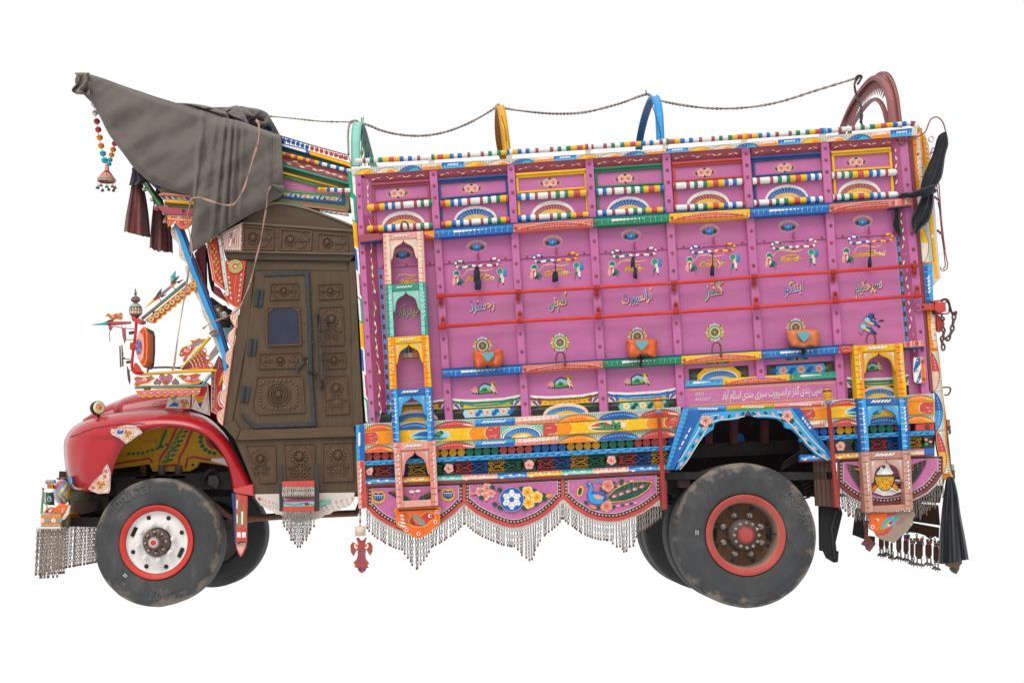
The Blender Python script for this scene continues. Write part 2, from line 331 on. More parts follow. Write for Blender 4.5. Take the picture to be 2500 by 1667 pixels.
 # ---- framed openings and striped spindles
FR =['mar','dblue','yel','green','red2','dblue','yel']
SP1 =[((901,507),(1056,495)),((1075,498),(1240,484)),((1263,482),(1431,471)),((1455,469),(1620,460)),((1642,455),(1815,443)),((1837,443),(2004,431)),((2030,429),(2184,421))]
SP2 =[((901,559),(1057,551)),((1077,549),(1244,537)),((1266,534),(1437,525)),((1457,522),(1624,513)),((1645,509),(1818,500)),((1840,497),(2007,487)),((2033,483),(2187,476))]
PAT =[(2,'yel'),(2.2,'red2'),(2,'yel'),(1.3,'blue'),(.35,'sky'),(1.4,'white'),(1.2,'blue'),(.35,'sky'),(1.9,'white'),(1.2,'mar'),(3.6,'white'),(1.2,'mar'),(1.5,'white'),(.3,'teal'),(1.2,'green'),(1.7,'white'),(.3,'teal'),(1.3,'green')]
def pattern(start,total):
 """painted ring sequence, starting 'start' units into the repeat"""
 out,i,s =[],0,start
 while s>=PAT[i][0]:s-=PAT[i][0]; i =(i+1)%len(PAT)
 left = total
 while left>0:
  wd = min(left,(PAT[i][0]-s)*R.uniform(.88,1.12)); out.append((wd,mixc(PAT[i][1],'grey',R.uniform(0,.08)))); left-=wd; s = 0; i =(i+1)%len(PAT)
 return out
PH =[0,2.2,6.2,7,12.7,11.5,16.8]
for i in range(7):
 pn = panels[i]; c = FR[i];(ax,ay),(bx,by) = SP1[i];(cx,cy),(dx,dy) = SP2[i]
 xl,xr = pc(i,460)+(33 if i==0 else 10),pc(i+1,450)-(38 if i==6 else 10)
 tl,tr = top(xl)+25,top(xr)+25; fb = B(VP,.022)
 fb.slab([(xl-2,tl),(xr-2,tr),(xr-1,tr+5),(xl-1,tl+5)],c,.008,.035,1)  # top moulding, two steps
 fb.slab([(xl-1,tl+5.5),(xr-1,tr+5.5),(xr-1,tr+12),(xl-1,tl+12)],mixc(c,'black',.12),.024,.02,.8)
 k =(cy-tl)*.06
 fb.slab([(xl-1,tl+12),(xl+5,tl+12),(xl+5+k,cy+6),(xl-1+k,cy+6)],c,.026,.018,.8)
 fb.slab([(xr-6,tr+12),(xr,tr+12),(xr+k,dy+6),(xr-6+k,dy+6)],c,.026,.018,.8)
 fb.slab([(xl+6,ay-15),(xr-4,by-15),(xr-4,by-10),(xl+6,ay-10)],c,.028,.016,.8)
 fb.make('panel_frame',pn,'paint')
 for n,(p,q,ph)in enumerate((((ax,ay),(bx,by),PH[i]),((cx,cy),(dx,dy),PH[i]+.4))):
  s = B(); s.striped(P(*p,.012),P(*q,.012),8.6*MPP,pattern(ph,25),11)
  if i==0:s.ball(P(*p,.012),8.4*MPP,'yel',(.8,1,1))
  if i==6:s.ball(P(*q,.012),8.4*MPP,'white',(.8,1,1))
  s.make('striped_spindle',truck,'paint')
  # ---- posts with bolts
for i in range(8):
 wd =(14,19,18.5,20,20,20,20,22)[i]; b = B(VP,0); yt = top(pc(i,400))+1; yb = onl(LOW,pc(i,1000))+3
 if i==0:wd = 15
 if i==5:yb = 926
 b.slab([(pc(i,yt)-wd/2,yt+.6),(pc(i,yt)+wd/2,yt-.6),(pc(i,yb)+wd/2,yb-.6),(pc(i,yb)-wd/2,yb+.6)],mixc('pink','pink2',.15 if i%2 else 0),0,.05,1.3)
 po = b.make('side_post',truck,'panel'); dy = -12.6*(i-1)+(4 if i==0 else 0)
 ys =[426,454,483,529,614,656,699,827,871,956,998]if i not in(0,7)else[434,462,489,537,600,636,678,722,764,805,848,890,926,966,1006]
 if i==7:ys =[464,502,622,660,690,755,800,860,905,1012]; ys =[y+25 for y in ys]
 for y in ys:
  y+=dy
  if i in(5,6)and y>940:continue
  if yt+6<y<yb-8:bolt(po,pc(i,y)+R.uniform(-1,1),y,0,4.3 if i else 3.8,'mar' if R.random()<.8 else 'rust')
  # inner returns at both ends, painted with a pale vine
for side in(0,1):
 rows =[]; b = B();
 for y in range(435,1035,30)if side==0 else range(345,965,31):
  if side==0:x0,x1 = pc(0,y)+8,pc(0,y)+8+26+(y-435)*.004
  else:x0,x1 = pc(7,y)-11,pc(7,y)-30
  rows.append([P(x0,y,.0),P(x1,y+(3 if side==0 else 2),PANELY-.003)])
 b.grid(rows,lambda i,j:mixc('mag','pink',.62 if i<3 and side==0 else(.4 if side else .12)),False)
 ro = b.make('corner_return',truck,'panel',th=.004)
 v = B(VP,.017,c='off'); pts =[]
 for k in range(120):
  y =(440+k*4.9)if side==0 else(350+k*4.9); x =(pc(0,y)+21 if side==0 else pc(7,y)-21)+2.8*math.sin(k*.62); pts.append((x,y))
 v.line(pts,1.0,'pink2' if side else 'off')
 for k in range(2,118,4):
  x,y = pts[k]; s_ = 1 if(k//4)%2 else-1; v.leaf(x,y,x+s_*3.2,y+13,4,('off','cream','scrl')[k%3])
 v.make('painted_vine',ro,'art')
 # blue-green dashed strips beside the returns
for side in(0,1):
 v = B(VP,PANELY-.001,1e-4); n = 30 if side==0 else 22
 for k in range(n):
  y =(658+k*12.2)if side==0 else(578+k*12.2); x =(pc(0,y)+41.5 if side==0 else pc(7,y)-35)
  if side==1 and y>838:y+=18
  v.poly([(x-3.6,y),(x+3.2,y),(x+3.9,y+11),(x-2.9,y+11)],'dgreen' if k%2 else 'sky')
  if k%2==0:v.poly([(x-3.3,y+1),(x-1,y+1),(x-.5,y+10),(x-2.7,y+10)],'blue')
 pts =[((pc(0,y)+51 if side==0 else pc(7,y)-42)+1.6*math.sin(y*.5),y)for y in([656+2.5*k for k in range(150)]if side==0 else[580+2.5*k for k in range(110)])]
 v.line(pts,.9,'pnk'); v.make('painted_edge_stripe',panels[0 if side==0 else 6],'art')
 # ---- top board with painted domes, and the striped pipe above it
pts =[(855,412)]+TOPUP[1:]+[(2240,331),(2195,top(2195)+1),(860,top(860)+1)]
b = B(VP,-.006); b.slab(pts,'off',-.006,.06,.8); tb = b.make('top_board',truck,'paint')
v = B(VP,-.007); x = 866; seq =['domes','pinkbar','bluebar']; k = 0
def toph(x):return onl(TOPUP,x)
while x<2200:
 kind =('d:yel','d:skin','d:blue','p','b')[k%5]; wd ={'d':58,'p':46,'b':54}[kind[0]]if x>870 else 50; x2 = min(x+wd,2226); u,lo = toph,(lambda q:top(q)+.5)
 hh = lambda q,t:u(q)*(1-t)+lo(q)*t
 if kind[0]=='d':
  for m in range(9):q = x+(m+.5)*wd/9; v.line([(q,hh(q,.05)),(q,hh(q,.5))],1.1,'teal')
  cc = kind[2:]; arc =[(x+wd*t,lo(x+wd*t)-(lo(x)-u(x))*.78*math.sin(math.pi*t)**.7)for t in[m/10 for m in range(11)]]
  v.poly(arc,cc); v.poly([(px*.45+(x+wd*.75)*.55,py*.55+lo(px)*.45)for px,py in arc],{'yel':'orgy','skin':'orgy','blue':'tq'}[cc])
  v.line(arc,.9,'dgreen')
  for m in range(1,8):q = x+wd*m/8; v.ell(q,lo(q)-(lo(x)-u(x))*.5*math.sin(math.pi*m/8)**.7,.8,.8,'off',n=6)
 else:
  cc = 'skin' if kind=='p' else 'blue'
  v.poly([(x,u(x)+1),(x2,u(x2)+1),(x2,lo(x2)),(x,lo(x))],cc); v.poly([(x,hh(x,.6)),(x2,hh(x2,.5)),(x2,lo(x2)),(x,lo(x))],'orgy' if kind=='p' else 'sky')
  for m in range(1,7):q = x+wd*m/7; v.line([(q,hh(q,.2)),(q+.4,hh(q,.9))],.8,'red2' if kind=='p' else 'tql')
  for m in range(5):q = x+wd*(.3+m*.1); v.leaf(q-3,hh(q,.55),q+4,hh(q,.3),3,'white')
 x = x2; k+=1
v.make('painted_domes',tb,'art')
J =[(868,393.5),(1053,385),(1244,372),(1436,359.5),(1625,347),(1818,334),(2009,320.6),(2222,301.5)]
for i in range(7):
 b = B(); b.striped(P(*J[i],.03),P(*J[i+1],.03),6.4*MPP,pattern((15,0,3.2,12,1,2,8)[i],28),10)
 if i==6:b.tube([P(2222,301.5,.03),P(2232,303,.03),P(2238,309,.03),P(2240,318,.03)],[6.4*MPP,7.5*MPP,7.5*MPP,6.5*MPP],['mar','white','off'],10)
 b.make('top_pipe',truck,'paint')
for i in range(1,7):
 b = B(); x,y = J[i]; b.striped(P(x-7,y+.5,.03),P(x+7,y-.5,.03),8.2*MPP,[(1,('white','blue','mar','white','yel','blue')[i-1]),(1,('green','white','white','green','orgy','sky')[i-1])],10)
 b.slab([(x-6,y+5),(x+6,y+5),(x+6,y+15),(x-6,y+16)],'off',.02,.03,.5); b.make('pipe_bracket',truck,'paint')
 # ---- two painted shelf rails
def rail_art(v,x0,y0,x1,y1,h,kind):
 """painted decoration of one length of rail; kind: base colour"""
 Y = lambda x,t:y0+(y1-y0)*(x-x0)/(x1-x0)+(t-.5)*h
 n = int((x1-x0)/13)
 if kind in('blue','green'):
  c2 = 'sky' if kind=='blue' else 'teal'
  v.poly([(x0+2,Y(x0,.12)),(x1-2,Y(x1,.12)),(x1-2,Y(x1,.4)),(x0+2,Y(x0,.4))],mixc(kind,c2,.55))
  for m in range(n):q = x0+9+m*13+R.uniform(-2,2); v.line([(q,Y(q,.18)),(q+R.uniform(-1,1),Y(q,R.uniform(.6,.95)))],.9,'tql' if kind=='blue' else 'mint')
  for m in range(9):q = x0+(x1-x0)*(.27+.048*m); v.ell(q,Y(q,.38),6.2-.5*m,3-.25*m,'white',-6,10)
 else:
  v.poly([(x0+2,Y(x0,.95))]+[(x0+(x1-x0)*t,Y(x0+(x1-x0)*t,.9-.72*math.sin(math.pi*t)**.8))for t in[m/12 for m in range(13)]],'red2' if kind!='yel' else mixc('red2','org',.4))
  v.line([(x0+(x1-x0)*t,Y(x0+(x1-x0)*t,.9-.78*math.sin(math.pi*t)**.8))for t in[m/14 for m in range(15)]],.9,'skin')
  for m in range(n):q = x0+9+m*13; v.line([(q,Y(q,.4)),(q,Y(q,.95))],.8,'blk')
  for m in range(4,n*2-4):q = x0+6+m*6.5; v.line([(q,Y(q,.42)),(q+3.5,Y(q+3.5,.41))],1,'white')
  v.line([(x0+(x1-x0)*t,Y(x0,.92)+(y1-y0)*t-h*.3*math.sin(math.pi*t))for t in[.2+.06*m for m in range(11)]],.9,'skin')
def shelf(S,h,kinds,undercol='dblue'):
 for i in range(len(S)-1):
  (x0,y0),(x1,y1) = S[i],S[i+1]; k = kinds[i]
  if k is None:continue
  if k=='cut':x1,y1 = x0+36,y0-2.3; k = 'redm'
  base ={'blue':'blue','green':'green','red':mixc('sal','red2',.35),'yel':'yel','redm':'red2'}[k]
  b = B(); b.slab([(x0,y0-h/2),(x1,y1-h/2),(x1,y1+h/2),(x0,y0+h/2)],base,-.05,.095,1)
  b.slab([(x0,y0-h/2-3.5),(x1,y1-h/2-3.5),(x1,y1-h/2-.6),(x0,y0-h/2-.6)],undercol,-.042,.08,.5)
  o = b.make('shelf_rail',truck,'paint'); v = B(VP,-.051); rail_art(v,x0,y0,x1,y1,h,{'redm':'red'}.get(k,k)); v.make('painted_pattern',o,'art')
  bolt(o,x0+6,y0+1,-.05,4.2,'mar')
shelf(S1,20,['blue','red','green','yel','blue','red'])
shelf(S2,18,['blue','red','green','yel','blue','cut'])
b = B(VF,-.05); b.slab([(765,1195),(890,1187),(895,1260),(770,1252)],'orgy',-.046,.09,1); o = b.make('shelf_rail',truck,'paint')
v = B(VF,-.047); v.poly([(770,1222),(840,1245),(893,1257),(770,1250)],'red2'); v.line([(772,1215),(840,1238),(890,1250)],4,'skin'); v.make('painted_pattern',o,'art')
for(V,q,c,c2)in((VF,[(140,1240),(160,1225),(330,1215),(368,1235),(365,1275),(150,1300)],'mar','dblue'),(VL,[(1030,1070),(1205,1045),(1212,1092),(1040,1110)],'pnk','dblue'),(VM,[(1702,992),(1868,975),(1874,1025),(1706,1035)],'pnk','dblue')):
 b = B(V,-.06); b.slab(q,c,-.06,.1,1.2); m =[(x,y+(38 if V is VF else 22))for x,y in q]
 b.slab([lerp(q[-1],q[-1],0),q[-2],(q[-2][0]-4,q[-2][1]+14),(q[-1][0]+4,q[-1][1]+14)],c2,-.045,.08,.4)
 o = b.make('rail_end_bracket',truck,'paint'); v = B(V,-.061)
 if V is not VF:
  x0,x1 = q[0][0],q[1][0]
  for k in range(7):x = x0+(x1-x0)*(k+.5)/7; y = q[0][1]+(q[1][1]-q[0][1])*(k+.5)/7; v.poly([(x-9,y+3),(x+10,y+2),(x+9,y+42),(x-8,y+43)],('sal','red2','pnk')[k%3]); v.line([(x+12,y+4),(x+11,y+40)],3,'mar')
  v.make('painted_pattern',o,'art')
  # ---- two red pipe rails with strap brackets
R1 =[(1068,723),(1240,714),(1456,702),(1720,686),(1846,675),(2036,663.5),(2243,648)]
R2 =[(1072,798.5),(1268,784),(1461,774),(1651,762),(1849,750),(2039,736),(2250,721)]
for S,dn in((R1,1),(R2,-1)):
 b = B(); b.tube([P(x,y,-.045)for x,y in S],4.5*MPP,'red',10); b.tube([P(S[0][0]-3,S[0][1]+.3,-.045),P(S[0][0]+10,S[0][1]-.5,-.045)],6.4*MPP,'red',10); o = b.make('red_pipe_rail',truck,'paint')
 for i in range(1,8):
  yq = onl(S,pc(i,700)); x = pc(i,yq); yq = onl(S,x); b = B()
  if i<7 or dn:
   b.tube([P(x-7,yq+.5,-.045),P(x+7,yq-.4,-.045)],6.2*MPP,mixc('red','dmar',.15),10)
   b.slab([(x-5,yq+dn*3),(x+5,yq+dn*3),(x+5.5,yq+dn*22),(x+3,yq+dn*26),(x-3,yq+dn*26),(x-5,yq+dn*22)],mixc('red','mar',.3),-.018,.02,.8)
  c = b.make('rail_clamp',o,'paint'); bolt(o,x,yq+dn*18,-.02,4,'dmar')
  # ---- seam batten between upper and lower sheet, hasps and screws
for i in range(7):
 xl,xr = pc(i,630)+(38 if i==0 else 9),pc(i+1,630)-(34 if i==6 else 9); m = lambda x:640.5-.0655*(x-1083)
 b = B(); b.slab([(xl,m(xl)-4),(xr,m(xr)-4),(xr,m(xr)+4),(xl,m(xl)+4)],mixc('pink','pink2',.5),PANELY-.012,.012,1); o = b.make('seam_batten',panels[i],'panel')
 for t in(.09,.5,.91)if i==0 else(.1,.9):bolt(panels[i],xl+(xr-xl)*t,m(xl+(xr-xl)*t),PANELY-.012,3.2,'mar')
 if i:
  x =(xl+xr)/2+2; y = m(x); h = B(); h.slab([(x-3.5,y-4),(x+3.5,y-4),(x+4,y+5),(x-4,y+5)],'pink2',PANELY-.02,.012,.6); h.ptube([(x,y-2),(x-1,y-10),(x+.5,y-20)],[2.2,2.4,1.2],'mag',PANELY-.024); h.make('hasp',panels[i],'paint')
  # ------------------------------------------------------------------ painted motifs on the side panels
def motif(i,name,fn,x,y,s=1.0,rot=-3.6,yy=PANELY-.0015):
 """fn draws around (0,0) in photograph pixels; placed at x, y on bay i"""
 k,q = math.cos(math.radians(rot))*s,math.sin(math.radians(rot))*s
 v = B(lambda a,b:(x+a*k-b*q,y+a*q+b*k),yy,7e-5); fn(v); return v.make(name,panels[i],'art')
def flower_pair(v):
 for sx in(-1,1):v.ell(sx*16,0,15,11,'yel',hole=.93,n=18)
 v.ell(0,0,21,13,'yel',hole=.94,n=20); v.ell(0,0,20,12,'pink',n=20);
 for sx in(-1,1):v.ell(sx*14,0,14,10,'pink',n=16)
 for x,y in((-20,1),(20,1),(1,-8),(1,9)):v.ell(x,y,5,5,'dgreen',n=8)
 for x in(-9,9):v.flower(x,0,10.5,'pnk',5,'red2',-90,edge='skin'); v.line([(x,1),(x+1,6)],.8,'dmar')
def fan(c1,c2):
 def fn(v):
  arc = lambda rx,ry,c,n = 18:v.poly([(-rx,0)]+[(-math.cos(math.pi*k/n)*rx,-math.sin(math.pi*k/n)*ry)for k in range(1,n)]+[(rx,0)],c)
  arc(53,36,'white',24)
  if c1=='blue':
   n = 15
   for k in range(n):a = math.pi*(k+.5)/n; v.ell(-math.cos(a)*42,-math.sin(a)*25,6,4.4,'blue',n=9)
   arc(43,26,'blue')
  else:arc(45,28,'white'); arc(47,27,'org'); arc(45,26.5,'mar')
  arc(33,15.5,c2)
  arc(20,6.5,'white')
  for k in range(1,17):a = math.pi*k/17; v.line([(-math.cos(a)*20,-math.sin(a)*7),(-math.cos(a)*44,-math.sin(a)*26)],.7,'skin' if c1!='blue' else 'off')
 return fn
def eye(v):
 v.line([(-25,0)]+[(-25+50*k/14,15*math.sin(math.pi*k/14)**.8)for k in range(1,14)]+[(25,-1)],1.3,'pnk')
 for k in range(19):
  a = math.radians(198+144*k/18); r0,r1 =(22,11),(26,19)
  v.leaf(math.cos(a)*r0[0],math.sin(a)*r0[1]+3,math.cos(a)*r1[0],math.sin(a)*r1[1]+1,1.9,'skin')
 for sx in(-1,1):v.ell(sx*12,3,5.8,5.3,'dgreen',n=10)
 for k in range(5):a = math.radians(-90+72*k); v.ell(math.cos(a)*5,2+math.sin(a)*5,5.2,4.2,('sky','sky','blue','blue','sky')[k],math.degrees(a),10)
 v.ell(0,2,2.4,3,'tq',n=8); v.line([(0,-3),(0,4)],.8,'white')
def bird_left(v):
 v.ell(0,-8,8,8.5,'white',n=12); v.ell(0,-8,7,7.5,'teal',n=12)
 for k in range(5):a = math.radians(200+32*k); v.line([(math.cos(a)*1,-8+math.sin(a)*1),(math.cos(a)*7,-8+math.sin(a)*7)],.7,'dgreen')
 v.ell(-1,-2,6.5,5.6,'black',n=10); v.ell(-1.5,-1.2,6,5.2,'skin',n=10); v.ell(-1,2,3.8,4.5,'red2',n=9); v.leaf(-6,-2,-9,20,8,'pnk'); v.leaf(1,0,2,17,5,'white')
 v.leaf(4,3,16,15,8,'green'); v.leaf(2,8,9,19,7,'dgreen'); v.ell(1.5,16,2.4,3,'black',n=8)
 for k in range(3):v.line([(8+k*2,17),(12+k*2.2,30-k*3)],.6,'dgreen',taper='end')
def bird_right(v):
 v.ell(-3,-9,7.6,8,'white',n=12); v.ell(-3,-9,6.6,7.2,'teal',n=12); v.leaf(-1,-3,3,17,9,'white'); v.leaf(0,-6,1,4,6,'cream'); v.ell(1,-6,1,1,'black',n=6)
 for k in range(6):v.leaf(4,4-k*.6,14-k*.3,-2-k*3.6,4,'sky' if k%2 else 'blue')
 v.leaf(-1,4,-7,16,6,'green'); v.leaf(2,10,4,22,4.4,'white'); v.ell(3.5,20,1.8,2.6,'black',n=7)
 for k in range(2):v.line([(-7+k*2,15),(-12+k*3,30)],.6,'dgreen',taper='end')
def wordmark(t,swash=True):
 def fn(v):
  v.line([(-44,-2),(-30,-18),(-12,-20),(12,-14),(32,-17)],5,'pnk',taper='both')
  v.line([(-10,-5),(18,-6)],4,'ylo')
  wd = v.text(t,-2,9,19,'yel',0,.28,1.15,None,['ylo','yel','ylo','cream','yel','ylo'],.035)
  if swash:v.line([(wd/2-4,5),(wd/2+8,3),(wd/2+18,8)],5,'ylo',taper='end')
 return fn
def urd(t,c,size=26,rot=-6,fit=60):
 def fn(v):v.text(urdu(t),0,6,size,'white',rot,.12,1.0,mixc('mag','red2',.4),None,.02,fit); v.k+=1; v.text(urdu(t),-.6,5.4,size*.985,c[0],rot,.12,1.0,None,list(c),.006,fit*.985)
 return fn
def rosette(c):
 def fn(v):
  v.ell(0,0,22,22,mixc('pink','white',.55),n=22)
  for k in range(26):a = 2*math.pi*k/26; v.leaf(math.cos(a)*17,math.sin(a)*17,math.cos(a)*24,math.sin(a)*24,2,'off')
  for sx in(-1,1):v.ell(sx*16,0,7,15,'ylo',n=12)
  for sx in(-1,1):
   for sy in(-1,1):v.leaf(sx*13,sy*13,sx*18,sy*20,3,'black'); v.ell(sx*18,sy*18,1.4,1.4,'yel',n=6)
  for sx in(-1,1):v.leaf(sx*18,0,sx*26,.5,2.4,'white'); v.leaf(0,sx*18,0,sx*26,2.4,'white')
  v.ell(0,0,18,18,'white',n=22); n = 22
  for k in range(n):a = 2*math.pi*k/n; v.ell(math.cos(a)*15.6,math.sin(a)*15.6,2.5,2.5,c,n=7)
  v.ell(0,0,14.2,14.2,'cream',n=20)
  for k in range(18):a = 2*math.pi*k/18; v.leaf(math.cos(a)*8.8,math.sin(a)*8.8,math.cos(a)*14,math.sin(a)*14,2.7,'ylo')
  v.ell(0,0,9.6,9.6,'black',n=16); v.ell(0,0,8.8,8.8,'dgreen',n=16)
  for k in range(8):a = 2*math.pi*k/8; v.ell(math.cos(a)*6,math.sin(a)*6,2,2,('red','teal','sky')[k%3],n=7)
  v.ell(0,0,3.2,3.2,'ylo',n=9); v.ell(0,0,1.8,1.8,'red2',n=7)
 return fn
def cottage(v):
 v.leaf(-22,3,-38,-1,5,'pnk')
 for x,y in((-27,-3),(-22,2),(-29,5)):v.flower(x,y,5,'pnk',5,'red2')
 for x,y in((-31,8),(-24,9)):v.ell(x,y,3,2.4,'dgreen',n=7)
 v.ell(17,-10,8.5,8.5,'ylo',n=12); v.ell(17,-9,6.5,6.5,'brn',n=12)
 v.poly([(-20,12),(-18,-7),(-3,-16),(16,-9),(17,10)],'black'); v.poly([(-17,10),(-15.5,-6),(-3,-13),(13,-7),(14,8)],'tql'); v.poly([(-17,10),(-16,3),(-6,-3),(4,1),(14,3),(14,8)],'lgreen')
 v.ell(-3,0,6,4,'dgreen',n=9); v.ell(-4,-2,4,3,'lgreen',n=8); v.ell(7,2,4,3,'ylo',n=8)
 v.leaf(14,-14,22,12,10,'cream'); v.leaf(18,-4,27,12,6,'pnk'); v.ell(16,-11,3.5,3.5,'cream',n=8); v.leaf(20,6,25,15,4,'dgreen'); v.ell(15,-11,.8,.8,'black',n=5)
def script(n=12,seed=1):
 def fn(v):
  r = random.Random(seed); x = -34
  while x<34:
   wd = r.uniform(2,5); v.line([(x,0),(x+wd*.4,r.uniform(-4,1.5)),(x+wd,r.uniform(-1,2))],.7,'scrl'); x+=wd+r.choice((.4,.4,1.6))
  v.line([(-44,1.5),(-36,1)],.6,'scrl'); v.line([(36,0),(48,-1)],.6,'scrl')
 return fn
def two_birds(v):
 for k in range(8):a = math.radians(200+20*k); v.leaf(2+math.cos(a)*3,-6+math.sin(a)*3,2+math.cos(a)*19,-6+math.sin(a)*17,3,'navy')
 v.ell(-12,4,12,15,'teal',n=14); v.ell(-12,4,10.4,13.4,mixc('pink','teal',.35),n=14)
 for(dx,dy)in((-10,8),(0,-8)):
  v.leaf(dx-6,dy-2,dx+20,dy+10,15,'black'); v.leaf(dx-5,dy-2,dx+18,dy+9,13,'white'); v.leaf(dx-4,dy,dx+8,dy+7,11,'yel'); v.ell(dx-5,dy-2,6,5.6,'tql',n=10); v.ell(dx-6,dy-3,1,1,'black',n=5)
  v.leaf(dx,dy-3,dx+20,dy+10,8,'blue'); v.leaf(dx+10,dy+6,dx+26,dy+18,7,'dblue'); v.leaf(dx+19,dy+12,dx+27,dy+20,6,'black')
 for k in range(6):v.leaf(4,-8,15-k*2.6,-24-(k%2)*3,4,'blue' if k%2 else 'navy')
 for k in range(5):v.line([(22+k*2,-3),(32+k*1.4,-9+k*1.2)],1,'navy')
 for k in range(9):v.ell(-26+k*3,20+5*math.sin(k),1.6,1.3,'dgreen',n=6)
FL =[(971,472),(1151,460),(1342.5,446),(1526,436),(1720,421),(1915,410),(2090,395.5)]
FN =[(985,551),(1161,539),(1350,526),(1534,516),(1729,501),(1921,487),(2098,475)]
EY =[(983,621),(1164,602),(1349,590),(1540.6,575),(1732,563),(1924.5,553),(2106,541)]
BL =[None,(1115.5,677),(1305,662),(1495,654),(1685,643),(1879,633),(2067,622)]
BR =[None,(1224,672),(1411,657),(1602,648),(1793,637),(1984,625),None]
WM =[('Super',998,684),('And Co',1172,676),('Goods',1358,664),('Port',1546,654),('Com\u2019y',1736,641),('Regd',1928,629),('Islamabad',2123,617)]
UR =[('\u062d\u06cc\u062f\u0631\u0622\u0628\u0627\u062f',996,762,('green','teal','ylo')),('\u0631\u062c\u0633\u0679\u0631\u0688',1176,749,('sky','blue','yel')),('\u06a9\u0645\u067e\u0646\u06cc',1360.6,740,('teal','yel','green')),('\u0679\u0631\u0627\u0646\u0633\u067e\u0648\u0631\u0679',1555,729,('blue','sky','yel')),('\u06af\u0688\u0632',1742,714,('teal','green','yel')),('\u0627\u06cc\u0646\u0688\u06a9\u0648',1938,706,('blue','sky','yel')),('\u0633\u067e\u0631\u062d\u06a9\u06cc\u0645',2120,701,('teal','yel','navy'))]
RO =[None,(1178,844),(1367,836),(1556,821),(1745,811),(1943,799),None]
for i in range(7):
 motif(i,'painted_flower_pair',flower_pair,*FL[i],.9); motif(i,'painted_fan',fan('blue' if i in(1,3,5)else 'mar','yel'),*FN[i]); motif(i,'painted_eye',eye,*EY[i])
 if BL[i]:motif(i,'painted_bird',bird_left,*BL[i],1.05)
 if BR[i]:motif(i,'painted_bird',bird_right,*BR[i],1.05)
 motif(i,'painted_word',wordmark(WM[i][0],i in(2,3,4,5)),WM[i][1],WM[i][2],(.78,1,1,1,1,1,.92)[i])
 motif(i,'painted_urdu_word',urd(UR[i][0],UR[i][3],(32,36,44,36,44,36,38)[i],-6,(58,62,46,74,48,46,66)[i]),UR[i][1],UR[i][2])
 if RO[i]:motif(i,'painted_rosette',rosette('blue' if i in(1,3,5)else 'teal'),*RO[i],.95)
motif(6,'painted_bird_pair',two_birds,2122,790)
for k,(x,y)in enumerate(((1186.6,950),(1372,936),(1559,928))):
 motif(k+1,'painted_cottage',cottage,x,y,1.0); motif(k+1,'painted_script',script(12,k+3),x+4,y-28)
motif(6,'painted_cottage',cottage,2132,897,.85); motif(6,'painted_script',script(9,9),2146,871,.5); motif(0,'painted_script',script(9,8),1000,935,.9)
def peacock_fan(v):
 v.ell(0,0,27,21,'yel',n=18); v.ell(0,0,26,20,'pink',n=18); v.ell(0,-3,21,19,'black',n=16); v.leaf(-6,-16,-14,14,16,'blue'); v.leaf(-10,-12,-18,8,8,'sky')
 for k in range(5):v.line([(-3+k*2.8,-18),(-4+k*2.8,6)],2.2,('pnk','dgreen','mar','dgreen','pnk')[k])
 v.leaf(13,-14,17,13,10,'ylo'); v.leaf(12,-10,20,4,5,'navy')
 for x,c in((-11,'pnk'),(0,'cream'),(10,'pnk')):v.flower(x,10,6.4,c,6,'red2')
 for k in range(7):v.ell(-16+k*5,17,2.2,1.6,'dgreen',n=6)
motif(0,'painted_bird_fan',peacock_fan,1001,857,1.0)
